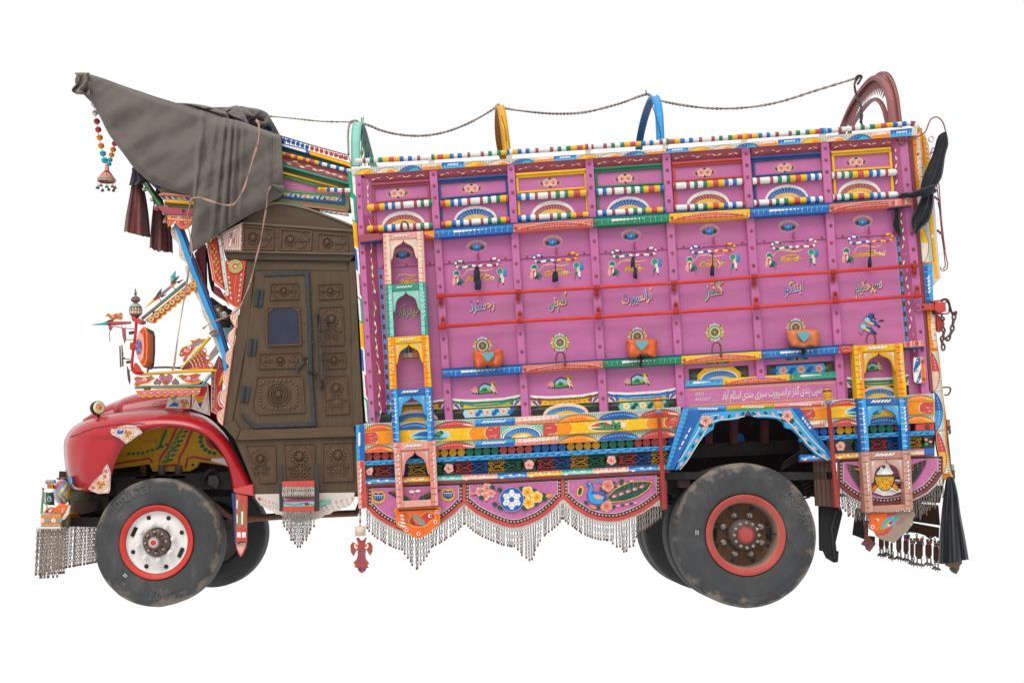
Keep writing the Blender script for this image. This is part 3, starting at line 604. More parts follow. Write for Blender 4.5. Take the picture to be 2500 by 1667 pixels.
# lower painted zone of the panels: curled drapes over dark corners, then flowers or a fan
def drape(c,c2,kind,wd):
 def fn(v):
  h = wd/2
  v.line([(-h,-9),(-h*.8,-6),(-h*.4,-3),(h*.5,-3),(h*.8,-6),(h,-9)],6,'white'); v.poly([(-h,12),(h,12),(h,42),(-h,42)],'black')
  for sx in(-1,1):
   for k in range(10):a = math.radians(20+16*k); v.line([(sx*(h*.62),24),(sx*h*.62+math.cos(a)*h*.4*sx,24-math.sin(a)*14+6)],.7,'olive')
   v.poly([(sx*h,-3),(sx*h*.72,4),(sx*h*.62,15),(sx*h,15)],'skin')
   for k in range(5):v.leaf(sx*h*.78,17,sx*h*(.70+.075*k),-1,4.6,('red2','blue','white','red2','blue')[k])
   v.line([(sx*h,-4),(sx*h*.8,1),(sx*h*.66,15)],5.5,c)
  v.poly([(-h*.72,15),(-h*.6,1),(h*.6,1),(h*.72,15)],'yel'); v.line([(-h*.78,-1),(-h*.5,3),(h*.5,3),(h*.78,-1)],6,c); v.line([(-h*.7,4),(-h*.3,10),(h*.3,10),(h*.7,4)],5.4,c2,taper='both')
  for k in range(18):x = -h*.6+h*1.2*k/17; v.line([(x,1),(x+2.5,5)],1,c2); v.leaf(x,8,x+5,12,2.2,c2 if k%2 else c)
  if kind=='fan':
   v.ell(0,40,h*.66,27,'skin',n=20,a0=180,a1=360); v.ell(0,42,h*.58,21,'blue',n=20,a0=180,a1=360)
   for k in range(1,20):a = math.pi*k/20; v.line([(-math.cos(a)*h*.3,42-math.sin(a)*8),(-math.cos(a)*h*.56,42-math.sin(a)*20)],.8,'tql')
   v.ell(0,42,h*.34,10,'yel',n=14,a0=180,a1=360)
  else:
   cc = 'tql' if kind=='pink' else mixc('mint','teal',.3)
   v.poly([(-h*.66,18),(h*.66,18),(h*.72,27),(h*.66,38),(-h*.66,38),(-h*.72,27)],cc)
   for k in range(3):
    x = -h*.48+h*.48*k; v.line([(x,28),(x+h*.24,24),(x+h*.4,31)],1,'dgreen'); v.ell(x+h*.2,31,7,5,'blue' if kind=='pink' else 'dgreen',-20,9); v.ell(x+h*.28,24,6,4.5,'blue' if kind=='pink' else 'dgreen',10,9)
    v.flower(x,27,9,'skin' if kind=='pink' else 'cream',5,'red2' if kind=='pink' else 'ylo')
 return fn
motif(0,'painted_drape',drape('brn','ylo','fan',172),1010,987,1,-3.4); motif(1,'painted_drape',drape('green','teal','pink',166),1188,979,1,-3.4)
motif(2,'painted_drape',drape('brn','ylo','fan',168),1379,971,1,-3.4); motif(3,'painted_drape',drape('blue','sky','yellow',168),1568,962,1,-3.4); motif(6,'painted_drape',drape('green','teal','fan',150),2143,928,1,-2.5)
# lower bays five and six: plaques, a rail and the sign board above the wheel
def plaque_fan(v):
 v.poly([(-73,-15),(73,-15),(73,15),(-73,15)],'black')
 for sx in(-1,1):
  for k in range(12):a = math.radians(15*k-80); v.line([(sx*50,4),(sx*(50+22*abs(math.cos(a))),4+14*math.sin(a))],.7,'olive')
 v.poly([(-54,15),(-52,0),(-36,-14),(36,-14),(52,0),(54,15)],'yel'); v.ell(0,15,47,24,'white',n=22,a0=180,a1=360); v.ell(0,15,43,21,'blue',n=22,a0=180,a1=360)
 for k in range(1,20):a = math.pi*k/20; v.line([(-math.cos(a)*26,15-math.sin(a)*9),(-math.cos(a)*42,15-math.sin(a)*20)],.8,'tql')
 v.ell(0,15,27,8,'skin',n=16,a0=180,a1=360)
def plaque_flowers(v):
 v.poly([(-82,-16),(82,-16),(82,14),(-82,14)],'black')
 for sx in(-1,1):
  for k in range(10):v.line([(sx*56,0),(sx*80,-14+3*k)],.7,'olive')
 v.poly([(-58,11),(-62,0),(-58,-12),(58,-12),(62,0),(58,11)],'sky')
 for x in(-42,2,46):v.flower(x,0,10,'pnk',5,'red2'); v.ell(x-20,-2,7,5,'blue',0,9); v.ell(x-26,4,6,4,'dblue',0,9)
def chariot(v):
 for k in range(3):
  for sx in(-1,1):v.ell(sx*(12+7*k),0,4.4,4,('teal','blue','dgreen')[k],n=9)
 v.ell(0,0,6,5.4,'yel',n=12); v.ell(0,0,5,4.4,'dgreen',n=12); v.line([(-34,0),(-22,5),(0,6.5),(22,5),(34,0)],.8,'yel'); v.line([(-34,0),(-22,-5),(0,-6.5),(22,-5),(34,0)],.8,'yel')
motif(4,'painted_plaque',plaque_fan,1755,911); motif(5,'painted_plaque',plaque_flowers,1954,902); motif(4,'painted_wheel_chain',chariot,1752,885,.95); motif(5,'painted_wheel_chain',chariot,1946,876,.95)
S3 =[(1672,937,'blue'),(1765,932,'yel'),(1928,921,'green'),(2044,914,None)]
for(x0,y0,k),(x1,y1,_)in zip(S3,S3[1:]):
 b = B(c='yel'); b.slab([(x0,y0-8),(x1,y1-8),(x1,y1+8),(x0,y0+8)],{'blue':'sky','yel':'yel','green':'teal'}[k],.005,.05,1); o = b.make('lower_rail',truck); v = B(VP,.004); rail_art(v,x0,y0,x1,y1,16,k); v.make('painted_pattern',o,'art'); bolt(o,x0+7,y0+1,.005,4,'ylo')
b = B(); b.slab([(1668,947),(2047,928),(2050,981),(1671,1000)],'pink',.015,.04,1); o = b.make('sign_board',truck,'panel')
v = B(VP,.014); v.line([(1681,951.5),(2038,933.5),(2041,971),(1684,990)],2.6,'ylo',True)
v.text(urdu('\u0646\u06cc\u0648 \u0633\u067e\u06cc \u067e\u0646\u0688\u06cc \u06af\u0688\u0632 \u0679\u0631\u0627\u0646\u0633\u067e\u0648\u0631\u0679 \u0633\u0628\u0632\u06cc \u0645\u0646\u0688\u06cc \u0627\u0633\u0644\u0627\u0645 \u0622\u0628\u0627\u062f'),1893,966,27,'off',-4,.12,1,None,None,.012,262)
v.text('0312 - - - -',1721,965,11,'off',-3,.2); v.text('4432827 ___',1725,977,11,'off',-3,.2); v.make('painted_lettering',o,'art')
# ------------------------------------------------------------------ painted bands below the wall
LN = dict(b1=((890,1034),(1240,1019),(1660,993),(1950,981),(2034,976),(2280,960)),b2=((890,1053),(1240,1038),(1660,1014.5),(1950,998),(2034,992),(2280,978.5)),b3=((890,1086),(1240,1071),(1660,1043),(1950,1028),(2034,1021),(2280,1010)),hx=((890,1105.5),(1240,1089),(1660,1066),(1950,1046),(2034,1041),(2280,1031)),wv=((890,1125),(1240,1108),(1660,1086),(1950,1067),(2034,1062),(2280,1050)),gr=((890,1136),(1240,1119.5),(1660,1097),(1950,1078),(2034,1073),(2280,1061)),cw=((890,1168),(1240,1154),(1660,1131),(1950,1110),(2034,1107),(2280,1093)),mr=((890,1181),(1240,1167),(1660,1145),(1950,1124),(2034,1120),(2280,1109)),en=((890,1187.5),(1240,1175),(1660,1152),(1950,1128),(2034,1124),(2280,1113)))
def ln(k,x):return onl(LN[k],x)
def strip(k0,k1,x0,x1,sk=0):
 xs =[x0+(x1-x0)*t/6 for t in range(7)]; return[(x,ln(k0,x))for x in xs]+[(x+sk,ln(k1,x))for x in reversed(xs)]
SEC =[(888,1662),(1952,2282)]
def tree(v,x,y,s):
 v.line([(x,y+6*s),(x,y)],1.4*s,'brn')
 for k in range(9):v.ell(x+R.uniform(-5,5)*s,y+R.uniform(-5,3)*s,3.4*s,3*s,('dgreen','green','lgreen')[k%3],n=8)
for si,(xa,xb)in enumerate(SEC):
 for key,nx,base,yy in(('b1','b2','off',-.022),('b2','b3','yel',-.03),('b3','hx','off',-.022)):
  b = B(); b.slab(strip(key,nx,xa,xb,.6),base,yy,.07,1); o = b.make('painted_board',truck); v = B(VP,yy-.001,8e-5); H = lambda x,t:ln(key,x)*(1-t)+ln(nx,x)*t
  if key!='b2':
   if key=='b1' or True:
    seg =[(890,962,'org'),(972,1048,'blue'),(1060,1160,'red2'),(1160,1256,'B'),(1258,1362,'P'),(1362,1460,'orgy'),(1460,1562,'blue'),(1562,1660,'red2')]if si==0 else[(1952,2014,'P'),(2026,2100,'red2'),(2112,2205,'blue'),(2206,2280,'orgy')]
   for q in range(int(xa)+4,int(xb)-2,5):
    if not any(a<=q<=c_ and len(k)==1 for a,c_,k in seg):v.line([(q,H(q,.06)),(q,H(q,.52))],1.4,'teal' if(q//5)%7 else 'green')
   for(x0,x1,c)in seg:
    if len(c)==1:
     v.poly([(x0,H(x0,.06)),(x1,H(x1,.06)),(x1,H(x1,.97)),(x0,H(x0,.97))],'sky' if c=='B' else 'skin'); v.poly([(x0,H(x0,.62)),(x1,H(x1,.5)),(x1,H(x1,.97)),(x0,H(x0,.97))],'blue' if c=='B' else 'sal')
     for m in range(9):q = x0+(x1-x0)*(m+.5)/9; v.line([(q,H(q,.08)),(q+.5,H(q,.9))],.8,'dblue' if c=='B' else 'mar')
     for m in range(8):q = x0+(x1-x0)*(.2+.075*m); v.leaf(q-4,H(q,.62),q+6,H(q,.24),3.4,'white')
    else:
     arc =[(x0+(x1-x0)*t,H(x0+(x1-x0)*t,.97-.82*math.sin(math.pi*t)**.62))for t in[m/14 for m in range(15)]]
     v.poly(arc,c); v.poly([(x*.5+x1*.5,y*.5+H(x1,.97)*.5+(ln(key,x)-ln(key,x1))*.2)for x,y in arc[4:]],{'org':'yel','blue':'sky','red2':'skin','orgy':'yel'}[c])
     v.poly([(x*.55+x0*.2+x1*.25,y*.55+H(x*.55+x0*.2+x1*.25,.97)*.45)for x,y in arc],mixc({'org':'red2','blue':'dblue','red2':'red','orgy':'org'}[c],c,.55)); v.line(arc,1.1,'blk')
     for m in range(2,13):q,y = arc[m]; v.line([(q-1.4,y*.62+H(q,.97)*.38),(q+1.4,y*.62+H(q,.97)*.38)],1.1,'white')
  else:
   seg =[(890,922,'red2'),(922,962,'orgy'),(962,1001,'yel'),(1001,1100,'L'),(1100,1146,'yel'),(1146,1186,'orgy'),(1186,1222,'red2'),(1222,1326,'F'),(1326,1360,'red2'),(1360,1396,'orgy'),(1396,1436,'yel'),(1436,1530,'L'),(1530,1578,'yel'),(1578,1624,'orgy'),(1624,1660,'red2')]if si==0 else[(1952,1990,'red2'),(1990,2030,'orgy'),(2030,2062,'yel'),(2062,2160,'L'),(2160,2212,'yel'),(2212,2246,'orgy'),(2246,2279,'red2')]
   for m,(x0,x1,c)in enumerate(seg):
    cc ={'L':'yel','F':'mint'}.get(c,c); v.poly([(x0,H(x0,.07)),(x1,H(x1,.07)),(x1,H(x1,.94)),(x0,H(x0,.94))],cc); dr = 1 if(si==0 and(x0<1030 or 1200<x0<1430))or(si==1 and x0<2100)else-1
    for q in range(7 if c in('red2','orgy')else 3):t = R.random()*.85; x = x0+(x1-x0)*R.uniform(.15,.75); v.line([(x,H(x,.12+t)),(x+R.uniform(4,10),H(x,.12+t))],R.uniform(1.5,3.5),mixc(cc,{'red2':'skin','orgy':'org'}.get(c,'ylo'),.5),taper='both')
    if c in('red2','orgy','yel')and len(c)>1:
     x = x1 if dr>0 else x0; v.line([(x+dr*(-5+8*(1-(2*t-1)**2)),H(x,.06+.88*t))for t in[q/10 for q in range(11)]],1.6,'cream')
    if c=='L':
     xm,hw =(x0+x1)/2,(x1-x0)/2; s2 = x0>1400 and si==0; el = lambda g,top_:[(xm+hw*g*math.cos(a),H(xm+hw*g*math.cos(a),.5-.44*g*math.sin(a)))for a in[2*math.pi*q/26 for q in range(26)]]
     v.poly(el(1.0,1),'cream'); v.poly(el(.95,1),'skin' if s2 else 'tql')
     v.poly([(xm-hw*.9,H(xm,.55)),(xm-hw*.5,H(xm,.25)),(xm-hw*.1,H(xm,.18)),(xm+hw*.3,H(xm,.45)),(xm+hw*.7,H(xm,.6))],'red2' if s2 else 'blue'); v.poly([(xm-hw*.86,H(xm,.72)),(xm-hw*.3,H(xm,.6)),(xm+hw*.86,H(xm,.66)),(xm+hw*.5,H(xm,.88)),(xm-hw*.5,H(xm,.88))],'lgreen' if s2 else 'tq')
     v.line([(xm-hw*.8,H(xm,.75)),(xm,H(xm,.8)),(xm+hw*.8,H(xm,.72))],2,'dgreen'); v.line([(xm-hw*.5,H(xm,.86)),(xm+hw*.4,H(xm,.84))],1.6,'orgy' if s2 else 'white')
     tree(v,xm+hw*.45,H(xm,.42),1.5); tree(v,xm-hw*.25 if s2 else xm+hw*.05,H(xm,.48),1.1); tree(v,xm+hw*.12,H(xm,.56),.9)
    if c=='F':
     for q in range(20):x = x0+(x1-x0)*(q+.5)/20; v.line([(x,H(x,.1)),(x,H(x,.9))],1.6,'teal')
     xm =(x0+x1)/2; yb = H(xm,.95); A = lambda rx,ry,c:v.poly([(xm-math.cos(math.pi*q/18)*rx,yb+(xm-(xm-math.cos(math.pi*q/18)*rx))*.062-math.sin(math.pi*q/18)*ry)for q in range(19)],c)
     A(52,31,'cream'); A(50,29,'teal'); A(47,27,'white'); A(44,24,'blue'); A(25,11,'yel'); A(16,5,'white')
     for q in range(1,16):a = math.pi*q/16; v.line([(xm-math.cos(a)*25,yb-math.sin(a)*11),(xm-math.cos(a)*43,yb-math.sin(a)*23)],.9,'tql')
  v.make('painted_pattern',o,'art')
  # recess with hexagonal bosses
 b = B(); b.slab(strip('hx','wv',xa,xb),'black',.06,.03,.2); rec = b.make('boss_recess',truck,'iron')
 for key,nx,c,yy in(('wv','gr','sky',-.02),('cw','mr','blue',-.018),('mr','en','dmar',-.024)):
  b = B(); b.slab(strip(key,nx,xa+2,xb-(26 if si==0 and key!='wv' else 0)),c,yy,.06,.8); o = b.make('painted_board',truck)
  v = B(VP,yy-.001,8e-5); H = lambda x,t:ln(key,x)*(1-t)+ln(nx,x)*t
  if key=='wv':
   pts =[(x,H(x,.5)+2.4*math.sin(x*.2))for x in range(int(xa)+4,int(xb)-3,3)]; v.line(pts,1.2,'blue')
   for q in range(2,len(pts)-2,5):x,y = pts[q]; v.leaf(x-3,y+2.5,x+7,y-1.5,2.6,'dblue')
  elif key=='cw':
   x = xa+3; n = 0
   while x<xb-30:
    x2 = min(x+(R.uniform(72,88)if si==0 else 84),xb-26); c =('sky','yel','teal','sal')[n%4]; v.poly([(x,H(x,.06)),(x2,H(x2,.06)),(x2,H(x2,.95)),(x,H(x,.95))],{'sky':'sky','yel':'yel','teal':'mint','sal':'skin'}[c]); v.poly([(x,H(x,.06)),(x2,H(x2,.06)),(x2,H(x2,.36)),(x,H(x,.4))],{'sky':'blue','yel':'orgy','teal':'teal','sal':'sal'}[c])
    pts =[(q,H(q,.55)+2.4*math.sin((q-x)*.21))for q in[x+2+3*m for m in range(int((x2-x-3)/3))]]; v.line(pts,1,'white')
    for m in range(3,len(pts)-3,7):q,y = pts[m]; v.ell(q,y+2.6*(1 if m%2 else-1),4.4,2,'white',-5,8)
    for m in range(8):q = x+(x2-x)*(m+.5)/8; v.line([(q,H(q,.06)),(q,H(q,.5))],.7,'black')
    x = x2; n+=1
  v.make('painted_pattern',o,'art')
 b = B(); b.slab(strip('gr','cw',xa+2,xb-(24 if si==0 else 0)),'blk',.05,.03,.2); gback = b.make('grille_recess',truck,'iron')
 # bosses
 if si==0:cols =[(900+20.55*k,('red2','blue','ylo','green')[(k//4)%4])for k in range(37)]
 else:cols =[(1990+20.3*k,c)for k,c in enumerate(('blue','blue','blue','ylo','ylo','ylo','green','green','green','green','red2','red2'))]
 for x,c in cols:
  key =('boss',c)
  if key not in BOLT:
   g = B(); g.lathe((0,0,0),(0,-1,0),[(1,-.5),(1,.2),(.86,.42)],c,6,False); g.lathe((0,0,0),(0,-1,0),[(.86,.42),(.84,.4),(.62,.5),(.56,.36),(.42,.4),(.34,.66),(.14,.8),(0,.8)],[mixc(c,'black',.1),c,mixc(c,'black',.3),c,c,c,c],12); BOLT[key] = g.mesh('hex_boss','paint')
  k = 10.4*MPP; obj('hex_boss',BOLT[key],rec,Matrix.Translation(P(x,(ln('hx',x)+ln('wv',x))/2,.02))@Matrix.Rotation(R.uniform(-.12,.12),4,'Y')@Matrix.Diagonal((k,k*.55,k,1)))
  # scroll grilles and flower plaques
 G =[(915,957,'red2'),(957,997,'blue'),(997,1040,'ylo'),(1040,1080,'green'),(1112,1153,'red2'),(1153,1192,'blue'),(1192,1232,'ylo'),(1232,1272,'green'),(1312,1353,'red2'),(1353,1393,'blue'),(1393,1436,'ylo'),(1436,1476,'green'),(1510,1552,'red2'),(1552,1590,'blue'),(1590,1630,'ylo')]if si==0 else[(2086,2124,'green'),(2125,2165,'red2'),(2165,2203,'blue'),(2214,2250,'ylo')]
 for n,(x0,x1,c)in enumerate(G):
  b = B(VP,.0,c=c); g = lambda u,t:(x0+(x1-x0)*u,(ln('gr',x0+(x1-x0)*u))*(1-t)+ln('cw',x0+(x1-x0)*u)*t)
  for t0,t1 in((.06,.24),(.76,.94)):b.ptube([g(k/8,t0 if k%2 else t1)for k in range(9)],0.62,n=4); b.ptube([g(0,t0),g(1,t0)],.6,n=4); b.ptube([g(0,t1),g(1,t1)],.6,n=4)
  fl = n%2
  for sg in(1,-1):
   b.ptube(smooth([g(u if not fl else 1-u,.5+sg*d)for u,d in((0,.22),(.2,.2),(.45,.06),(.7,.07),(.88,.2),(1,.24))],3),.65,n=4); b.ptube(smooth([g(u if not fl else 1-u,.5+sg*d)for u,d in((0,.1),(.16,.1),(.24,.02),(.16,-.0),(.1,.03))],3),.55,n=4)
   b.ptube(smooth([g(u if not fl else 1-u,.5+sg*d)for u,d in((.98,.02),(.86,.1),(.66,.0),(.86,-.1),(.98,-.02))],3),.7,n=4)
  b.make('scroll_grille',gback,'paint')
 for x,hw in((902,13),(1096,17),(1292,20),(1493,18))if si==0 else((2052,34),(2266,16)):
  y0,y1 = ln('gr',x),ln('cw',x); ym =(y0+y1)/2; b = B(VP,-.012); sk = -.06
  q =[(x-hw,y0+1),(x+hw,y0-1),(x+hw-5,ym-6),(x+hw-8,ym),(x+hw-5,ym+6),(x+hw,y1-1),(x-hw,y1+1),(x-hw+5,ym+6),(x-hw+8,ym),(x-hw+5,ym-6)]if hw!=34 else[(x-hw,y0+3),(x+hw,y0-2),(x+hw-8,ym),(x+hw,y1-2),(x-hw,y1+3)]
  b.slab(q,'black',-.012,.05,.6); o = b.make('flower_plaque',truck); v = B(VP,-.0135)
  v.line([(x-hw+2,y0+4),(x+hw-2,y0+3)],1.6,'dgreen'); v.line([(x-hw+2,y1-4),(x+hw-2,y1-5)],1.6,'dgreen')
  if hw>16 or hw==13:v.flower(x,ym,11 if hw>13 else 8,'pnk',5,'dmar',R.uniform(0,60),edge='sal'); v.ell(x+4,ym-5,5,6,'pnk',20,9)
  else:v.ell(x-5,ym-5,4,4,'sal',n=8); v.ell(x-4,ym+6,4,4,'lgreen',n=8); v.ell(x+6,ym,5,2.5,'pnk',n=8)
  v.make('painted_flower',o,'art')
b = B(); x0,x1 = 2236,2281; b.slab([(x0,ln('hx',x0)+1),(x1,ln('hx',x1)+1),(x1,ln('wv',x1)-1),(x0,ln('wv',x0)-1)],'red2',-.02,.06,.8); o = b.make('painted_board',truck); bolt(o,2264,1042,-.02,6.5,'rust')
# ------------------------------------------------------------------ scalloped skirts with chain fringes
CH ={}
def chain_mesh(n,c='grey',r=1.05,ball=True,pitch=8.0):
 """hanging chain of n links, in photograph pixels scaled to metres; hangs from the origin down -Z"""
 k =(n,str(c),ball,pitch)
 if k in CH:return CH[k]
 b = B(); z = 0; p = pitch*MPP
 for i in range(n):
  h,wd = p*.64,p*.26; c_ = Vector((0,0,z-p*.5)); pts =[]
  for a in range(8):
   t = 2*math.pi*a/8; u,w_ = math.cos(t)*wd,math.sin(t)*h; pts.append(c_+(Vector((u,0,w_))if i%2==0 else Vector((u*.5,u*.86,w_))))
  b.tube(pts,r*MPP,mixc(c,'rust',R.uniform(.05,.3)),4,closed=True); z-=p
 if ball:b.ball((0,0,z-2.2*MPP),2.7*MPP,mixc('rust','dmar',.2),(1,1,1.25),6,4)
 CH[k] = b.mesh('chain','chain'); return CH[k]
def hang_chain(parent,p,n,c='grey',ball=True,pitch=8.0,sw=.05):
 return obj('chain',chain_mesh(n,c,1.05,ball,pitch),parent,Matrix.Translation(p)@Matrix.Rotation(R.uniform(-sw,sw),4,'Y')@Matrix.Rotation(R.choice((0,.5,-.5,.9)),4,'Z'))
SK =[[(895,1244),(908,1259),(923,1271),(944,1284),(966,1294),(992,1302),(1016,1304),(1042,1298),(1065,1287),(1087,1274),(1105,1261),(1120,1248),(1133,1234)],[(1133,1234),(1158,1255),(1191,1272),(1225,1286),(1249,1291),(1272,1289),(1293,1282),(1316,1272),(1337,1258),(1358,1240),(1374,1221)],[(1374,1221),(1396,1242),(1431,1264),(1458,1273),(1484,1276),(1508,1275),(1528,1270),(1552,1261),(1572,1251),(1595,1236),(1615,1219)],[(2046,1190),(2062,1205),(2082,1219),(2105,1229),(2135,1237),(2166,1239),(2200,1233),(2227,1223),(2248,1214),(2267,1203),(2286,1185),(2303,1160)]]
def inset(pts,d,cx,cy):
 out =[]; n = len(pts)
 for i in range(n):
  a,b = Vector(pts[max(i-1,0)]),Vector(pts[min(i+1,n-1)]); t =(b-a).normalized(); nr = Vector((t.y,-t.x)); out.append((pts[i][0]+nr.x*d,pts[i][1]+nr.y*d))
 return out
def skirt_shape(si,d,ins):
 c = SK[si]; xl,xr = c[0][0]+ins,c[-1][0]-ins; cc =[p for p in inset(c,d,0,0)if xl+1<p[0]<xr-1]; yl,yr = onl(cc,xl),onl(cc,xr)
 return[(xl,ln('en',xl)+ins*.4)]+[(x,ln('en',x)+ins*.4)for x in[xl+(xr-xl)*k/4 for k in(1,2,3)]]+[(xr,ln('en',xr)+ins*.4),(xr,yr)]+list(reversed(cc))+[(xl,yl)]
skirts =[]
for si in range(4):
 c = SK[si]; b = B(VP,0); b.slab(skirt_shape(si,0,0),'off',.0,.03,.6); sk = b.make('skirt_panel',truck); skirts.append(sk)
 b = B(); b.slab(skirt_shape(si,4,.6),'red2' if si<3 else 'dmar',-.006,.012,.6); b.make('skirt_border',sk)
 v = B(VP,-.0062); v.poly(skirt_shape(si,13,4),'black'); v.poly(skirt_shape(si,22.5,12),'off'); v.poly(skirt_shape(si,24,13.5),'pink')
 xl,xr = c[0][0]+8,c[-1][0]-8; cc =[p for p in inset(smooth(c,3),17.8,0,0)if xl<p[0]<xr]
 run =[(xl,ln('en',xl)+8),(xl,onl(cc,xl))]+cc+[(xr,onl(cc,xr)),(xr,ln('en',xr)+8)]; acc = 0
 for a,q in zip(run,run[1:]):
  l = math.dist(a,q)
  while acc<l:t = acc/l; x,y = lerp(a,q,t); v.ell(x,y,2.6,2.6,'pnk',n=7); v.ell(x,y,1,1,'dmar',n=5); acc+=8.6
  acc-=l
 for k in range(int((c[-1][0]-c[0][0])/11)):x = c[0][0]+18+k*11; v.line([(x,ln('en',x)+7),(x+.6,ln('en',x)+R.uniform(20,40))],.5,'sal')if x<c[-1][0]-18 else None
 v.make('painted_border',sk,'art')
 n = int((c[-1][0]-c[0][0])/6.5); xm = c[6][0]if si!=3 else 2166
 for k in range(n+1):
  x = c[0][0]+2+(c[-1][0]-c[0][0]-4)*k/n; y = onl(c,x)-1.5; d = abs(x-xm)/7.0
  m = 5 if d>4.8 else 5+round((5.4-d)*.95)
  if si==3:m = 5+(k%3==0)
  if si==2 and d<=5:m = 5+round((5.4-d)*.8)
  hang_chain(sk,P(x,y,.002),m,mixc('off','grey',.6)if si<3 else 'grey')
  # skirt paintings
v = B(VH,-.011,8e-5)
for x,y in((253,945),(765,928)):
 for dx in(-20,20):v.ell(x+dx,y-8,32,40,'ylo',n=14)
 v.ell(x,y+8,50,38,'ylo',n=18); v.poly([(x-40,y-14),(x-20,y-36),(x,y-24),(x+20,y-36),(x+40,y-14),(x+36,y+16),(x,y+32),(x-36,y+16)],'dblue'); v.line([(x-34,y-14),(x+34,y-14)],4,'white')
 for k in range(4):v.line([(x-24+16*k,y-12),(x-24+16*k,y+12)],3,'tql')
for k in range(11):v.leaf(430+k*3,965-k*2,318+k*7,905-k*3+(k*k)*.5,13,'black'); v.leaf(600-k*3,965-k*2,712-k*7,890-k*3+(k*k)*.5,13,'black')
for k in range(6):v.line([(430,950-k*6),(340+10*k,905-k*2)],2,'olive'); v.line([(600,950-k*6),(690-10*k,890-k*2)],2,'olive')
v.leaf(500,975,410,930,34,'dgreen'); v.leaf(540,975,620,920,34,'dgreen'); v.leaf(520,905,476,904,22,'white'); v.leaf(520,900,566,898,22,'white'); v.line([(519,918),(520,955)],7,'pnk')
v.make('painted_wings',skirts[0],'art')
v = B(VJ,-.011,8e-5)
for x,y,r in((-165,885,34),(-105,855,36),(-70,900,30),(-120,920,34)):v.ell(x-26,y+14,24,20,'dgreen',n=9); v.flower(x,y,r*1.15,'pnk',5,'red2',R.uniform(0,70),edge='sal')
for x,y in((-60,850),(0,870),(-40,990),(5,1020),(-150,935)):v.ell(x,y,24,19,'dgreen',20,9)
v.leaf(-190,900,-262,898,24,'sal')
for x,y in((185,860),(290,880),(300,985),(205,1025),(365,915),(370,945)):v.ell(x,y,24,20,'dgreen',30,9)
for x,y in((232,888),(310,930),(242,978)):v.flower(x,y,46,'yel',5,'org',R.uniform(0,70),edge='cream')
v.leaf(378,925,445,912,30,'ylo')
x,y = 100,950; v.ell(x,y,100,102,'white',n=30); v.ell(x,y,98,100,'blue',n=30); v.ell(x,y,80,82,'white',n=26); v.poly([(x+math.cos(math.radians(a))*24,y+math.sin(math.radians(a))*24)for a in range(-90,270,60)],'blue')
for k in range(6):
 a = math.radians(-60+60*k); p =[(x+math.cos(a+d)*r,y+math.sin(a+d)*r)for d,r in((-.42,93),(-.25,68),(.0,60),(.25,68),(.42,93))]; v.poly(p,'blue'); v.line([(x+math.cos(a)*24,y+math.sin(a)*24),(x+math.cos(a)*62,y+math.sin(a)*62)],3,'blue'); v.line([(x+math.cos(a-.28)*68,y+math.sin(a-.28)*68),(x+math.cos(a-.52)*52,y+math.sin(a-.52)*52),(x+math.cos(a-.77)*68,y+math.sin(a-.77)*68)],2.6,'blue')
v.make('painted_football',skirts[1],'art')
v = B(VJ,-.011,8e-5)
v.ell(670,880,26,46,'yel',14,14); v.ell(668,882,16,34,'dgreen',14,12)
for x,y in((850,865),(880,830),(820,1020),(935,1015),(885,885),(1010,800),(950,820)):v.ell(x,y,24,18,'dgreen',-20,9)
for x,y in((900,835),(890,1005)):v.flower(x,y,48,'sal',5,'red2',10,edge='pnk')
for k in range(6):v.ell(965+k*26,850-k*11,15,10,'pnk' if k%2 else 'dgreen',-24,8); v.ell(950+k*36,1008-k*6,17,10,'pnk' if k%2 else 'dgreen',-8,8)
v.leaf(740,990,700,965,30,'dgreen'); v.leaf(740,1000,812,1025,30,'sal')
v.poly([(890,935),(960,860),(1080,802),(1200,795),(1275,805),(1235,870),(1150,930),(1040,965),(930,975)],'yel'); v.poly([(892,935),(965,864),(1082,807),(1200,800),(1266,809),(1228,868),(1146,925),(1038,960),(930,969)],'dgreen')
for k in range(14):t = k/14; x0,y0 = 905+330*t,938-118*t; v.line([(x0,y0),(x0+36,y0-44*(1-t)-8)],2.4,'olive'); v.line([(x0,y0),(x0+50,y0+24*(1-t)-8)],2.4,'olive')
for k in range(5):v.ell(955+k*57,922-k*20,22,12,'pnk',-22,10); v.ell(966+k*57,914-k*20,12,7,'fuch',-22,8)
body = smooth([(742,800),(770,818),(776,850),(770,880),(800,885),(850,895),(890,920),(885,955),(840,985),(790,990),(745,960),(722,920),(735,880),(752,850),(735,835),(700,838),(722,820)],2,True)
v.poly(body,'blue'); v.ell(800,945,62,40,'sky',14,16); v.line([(758,826),(762,860),(745,905),(760,950)],26,'sky',taper='both'); v.poly([(775,915),(815,905),(870,930),(845,950),(800,945)],'sal')
for k in range(6):v.line([(785+13*k,912+3*k),(800+12*k,944)],4,'skin'); v.leaf(780,800,850,795-4*k+10,8,'sky')
v.ell(747,818,8,8,'white',n=9); v.ell(747,818,4,4,'black',n=7); v.leaf(724,828,698,838,9,'sal'); v.make('painted_peacock',skirts[2],'art')
v = B(VT,-.011,9e-5)
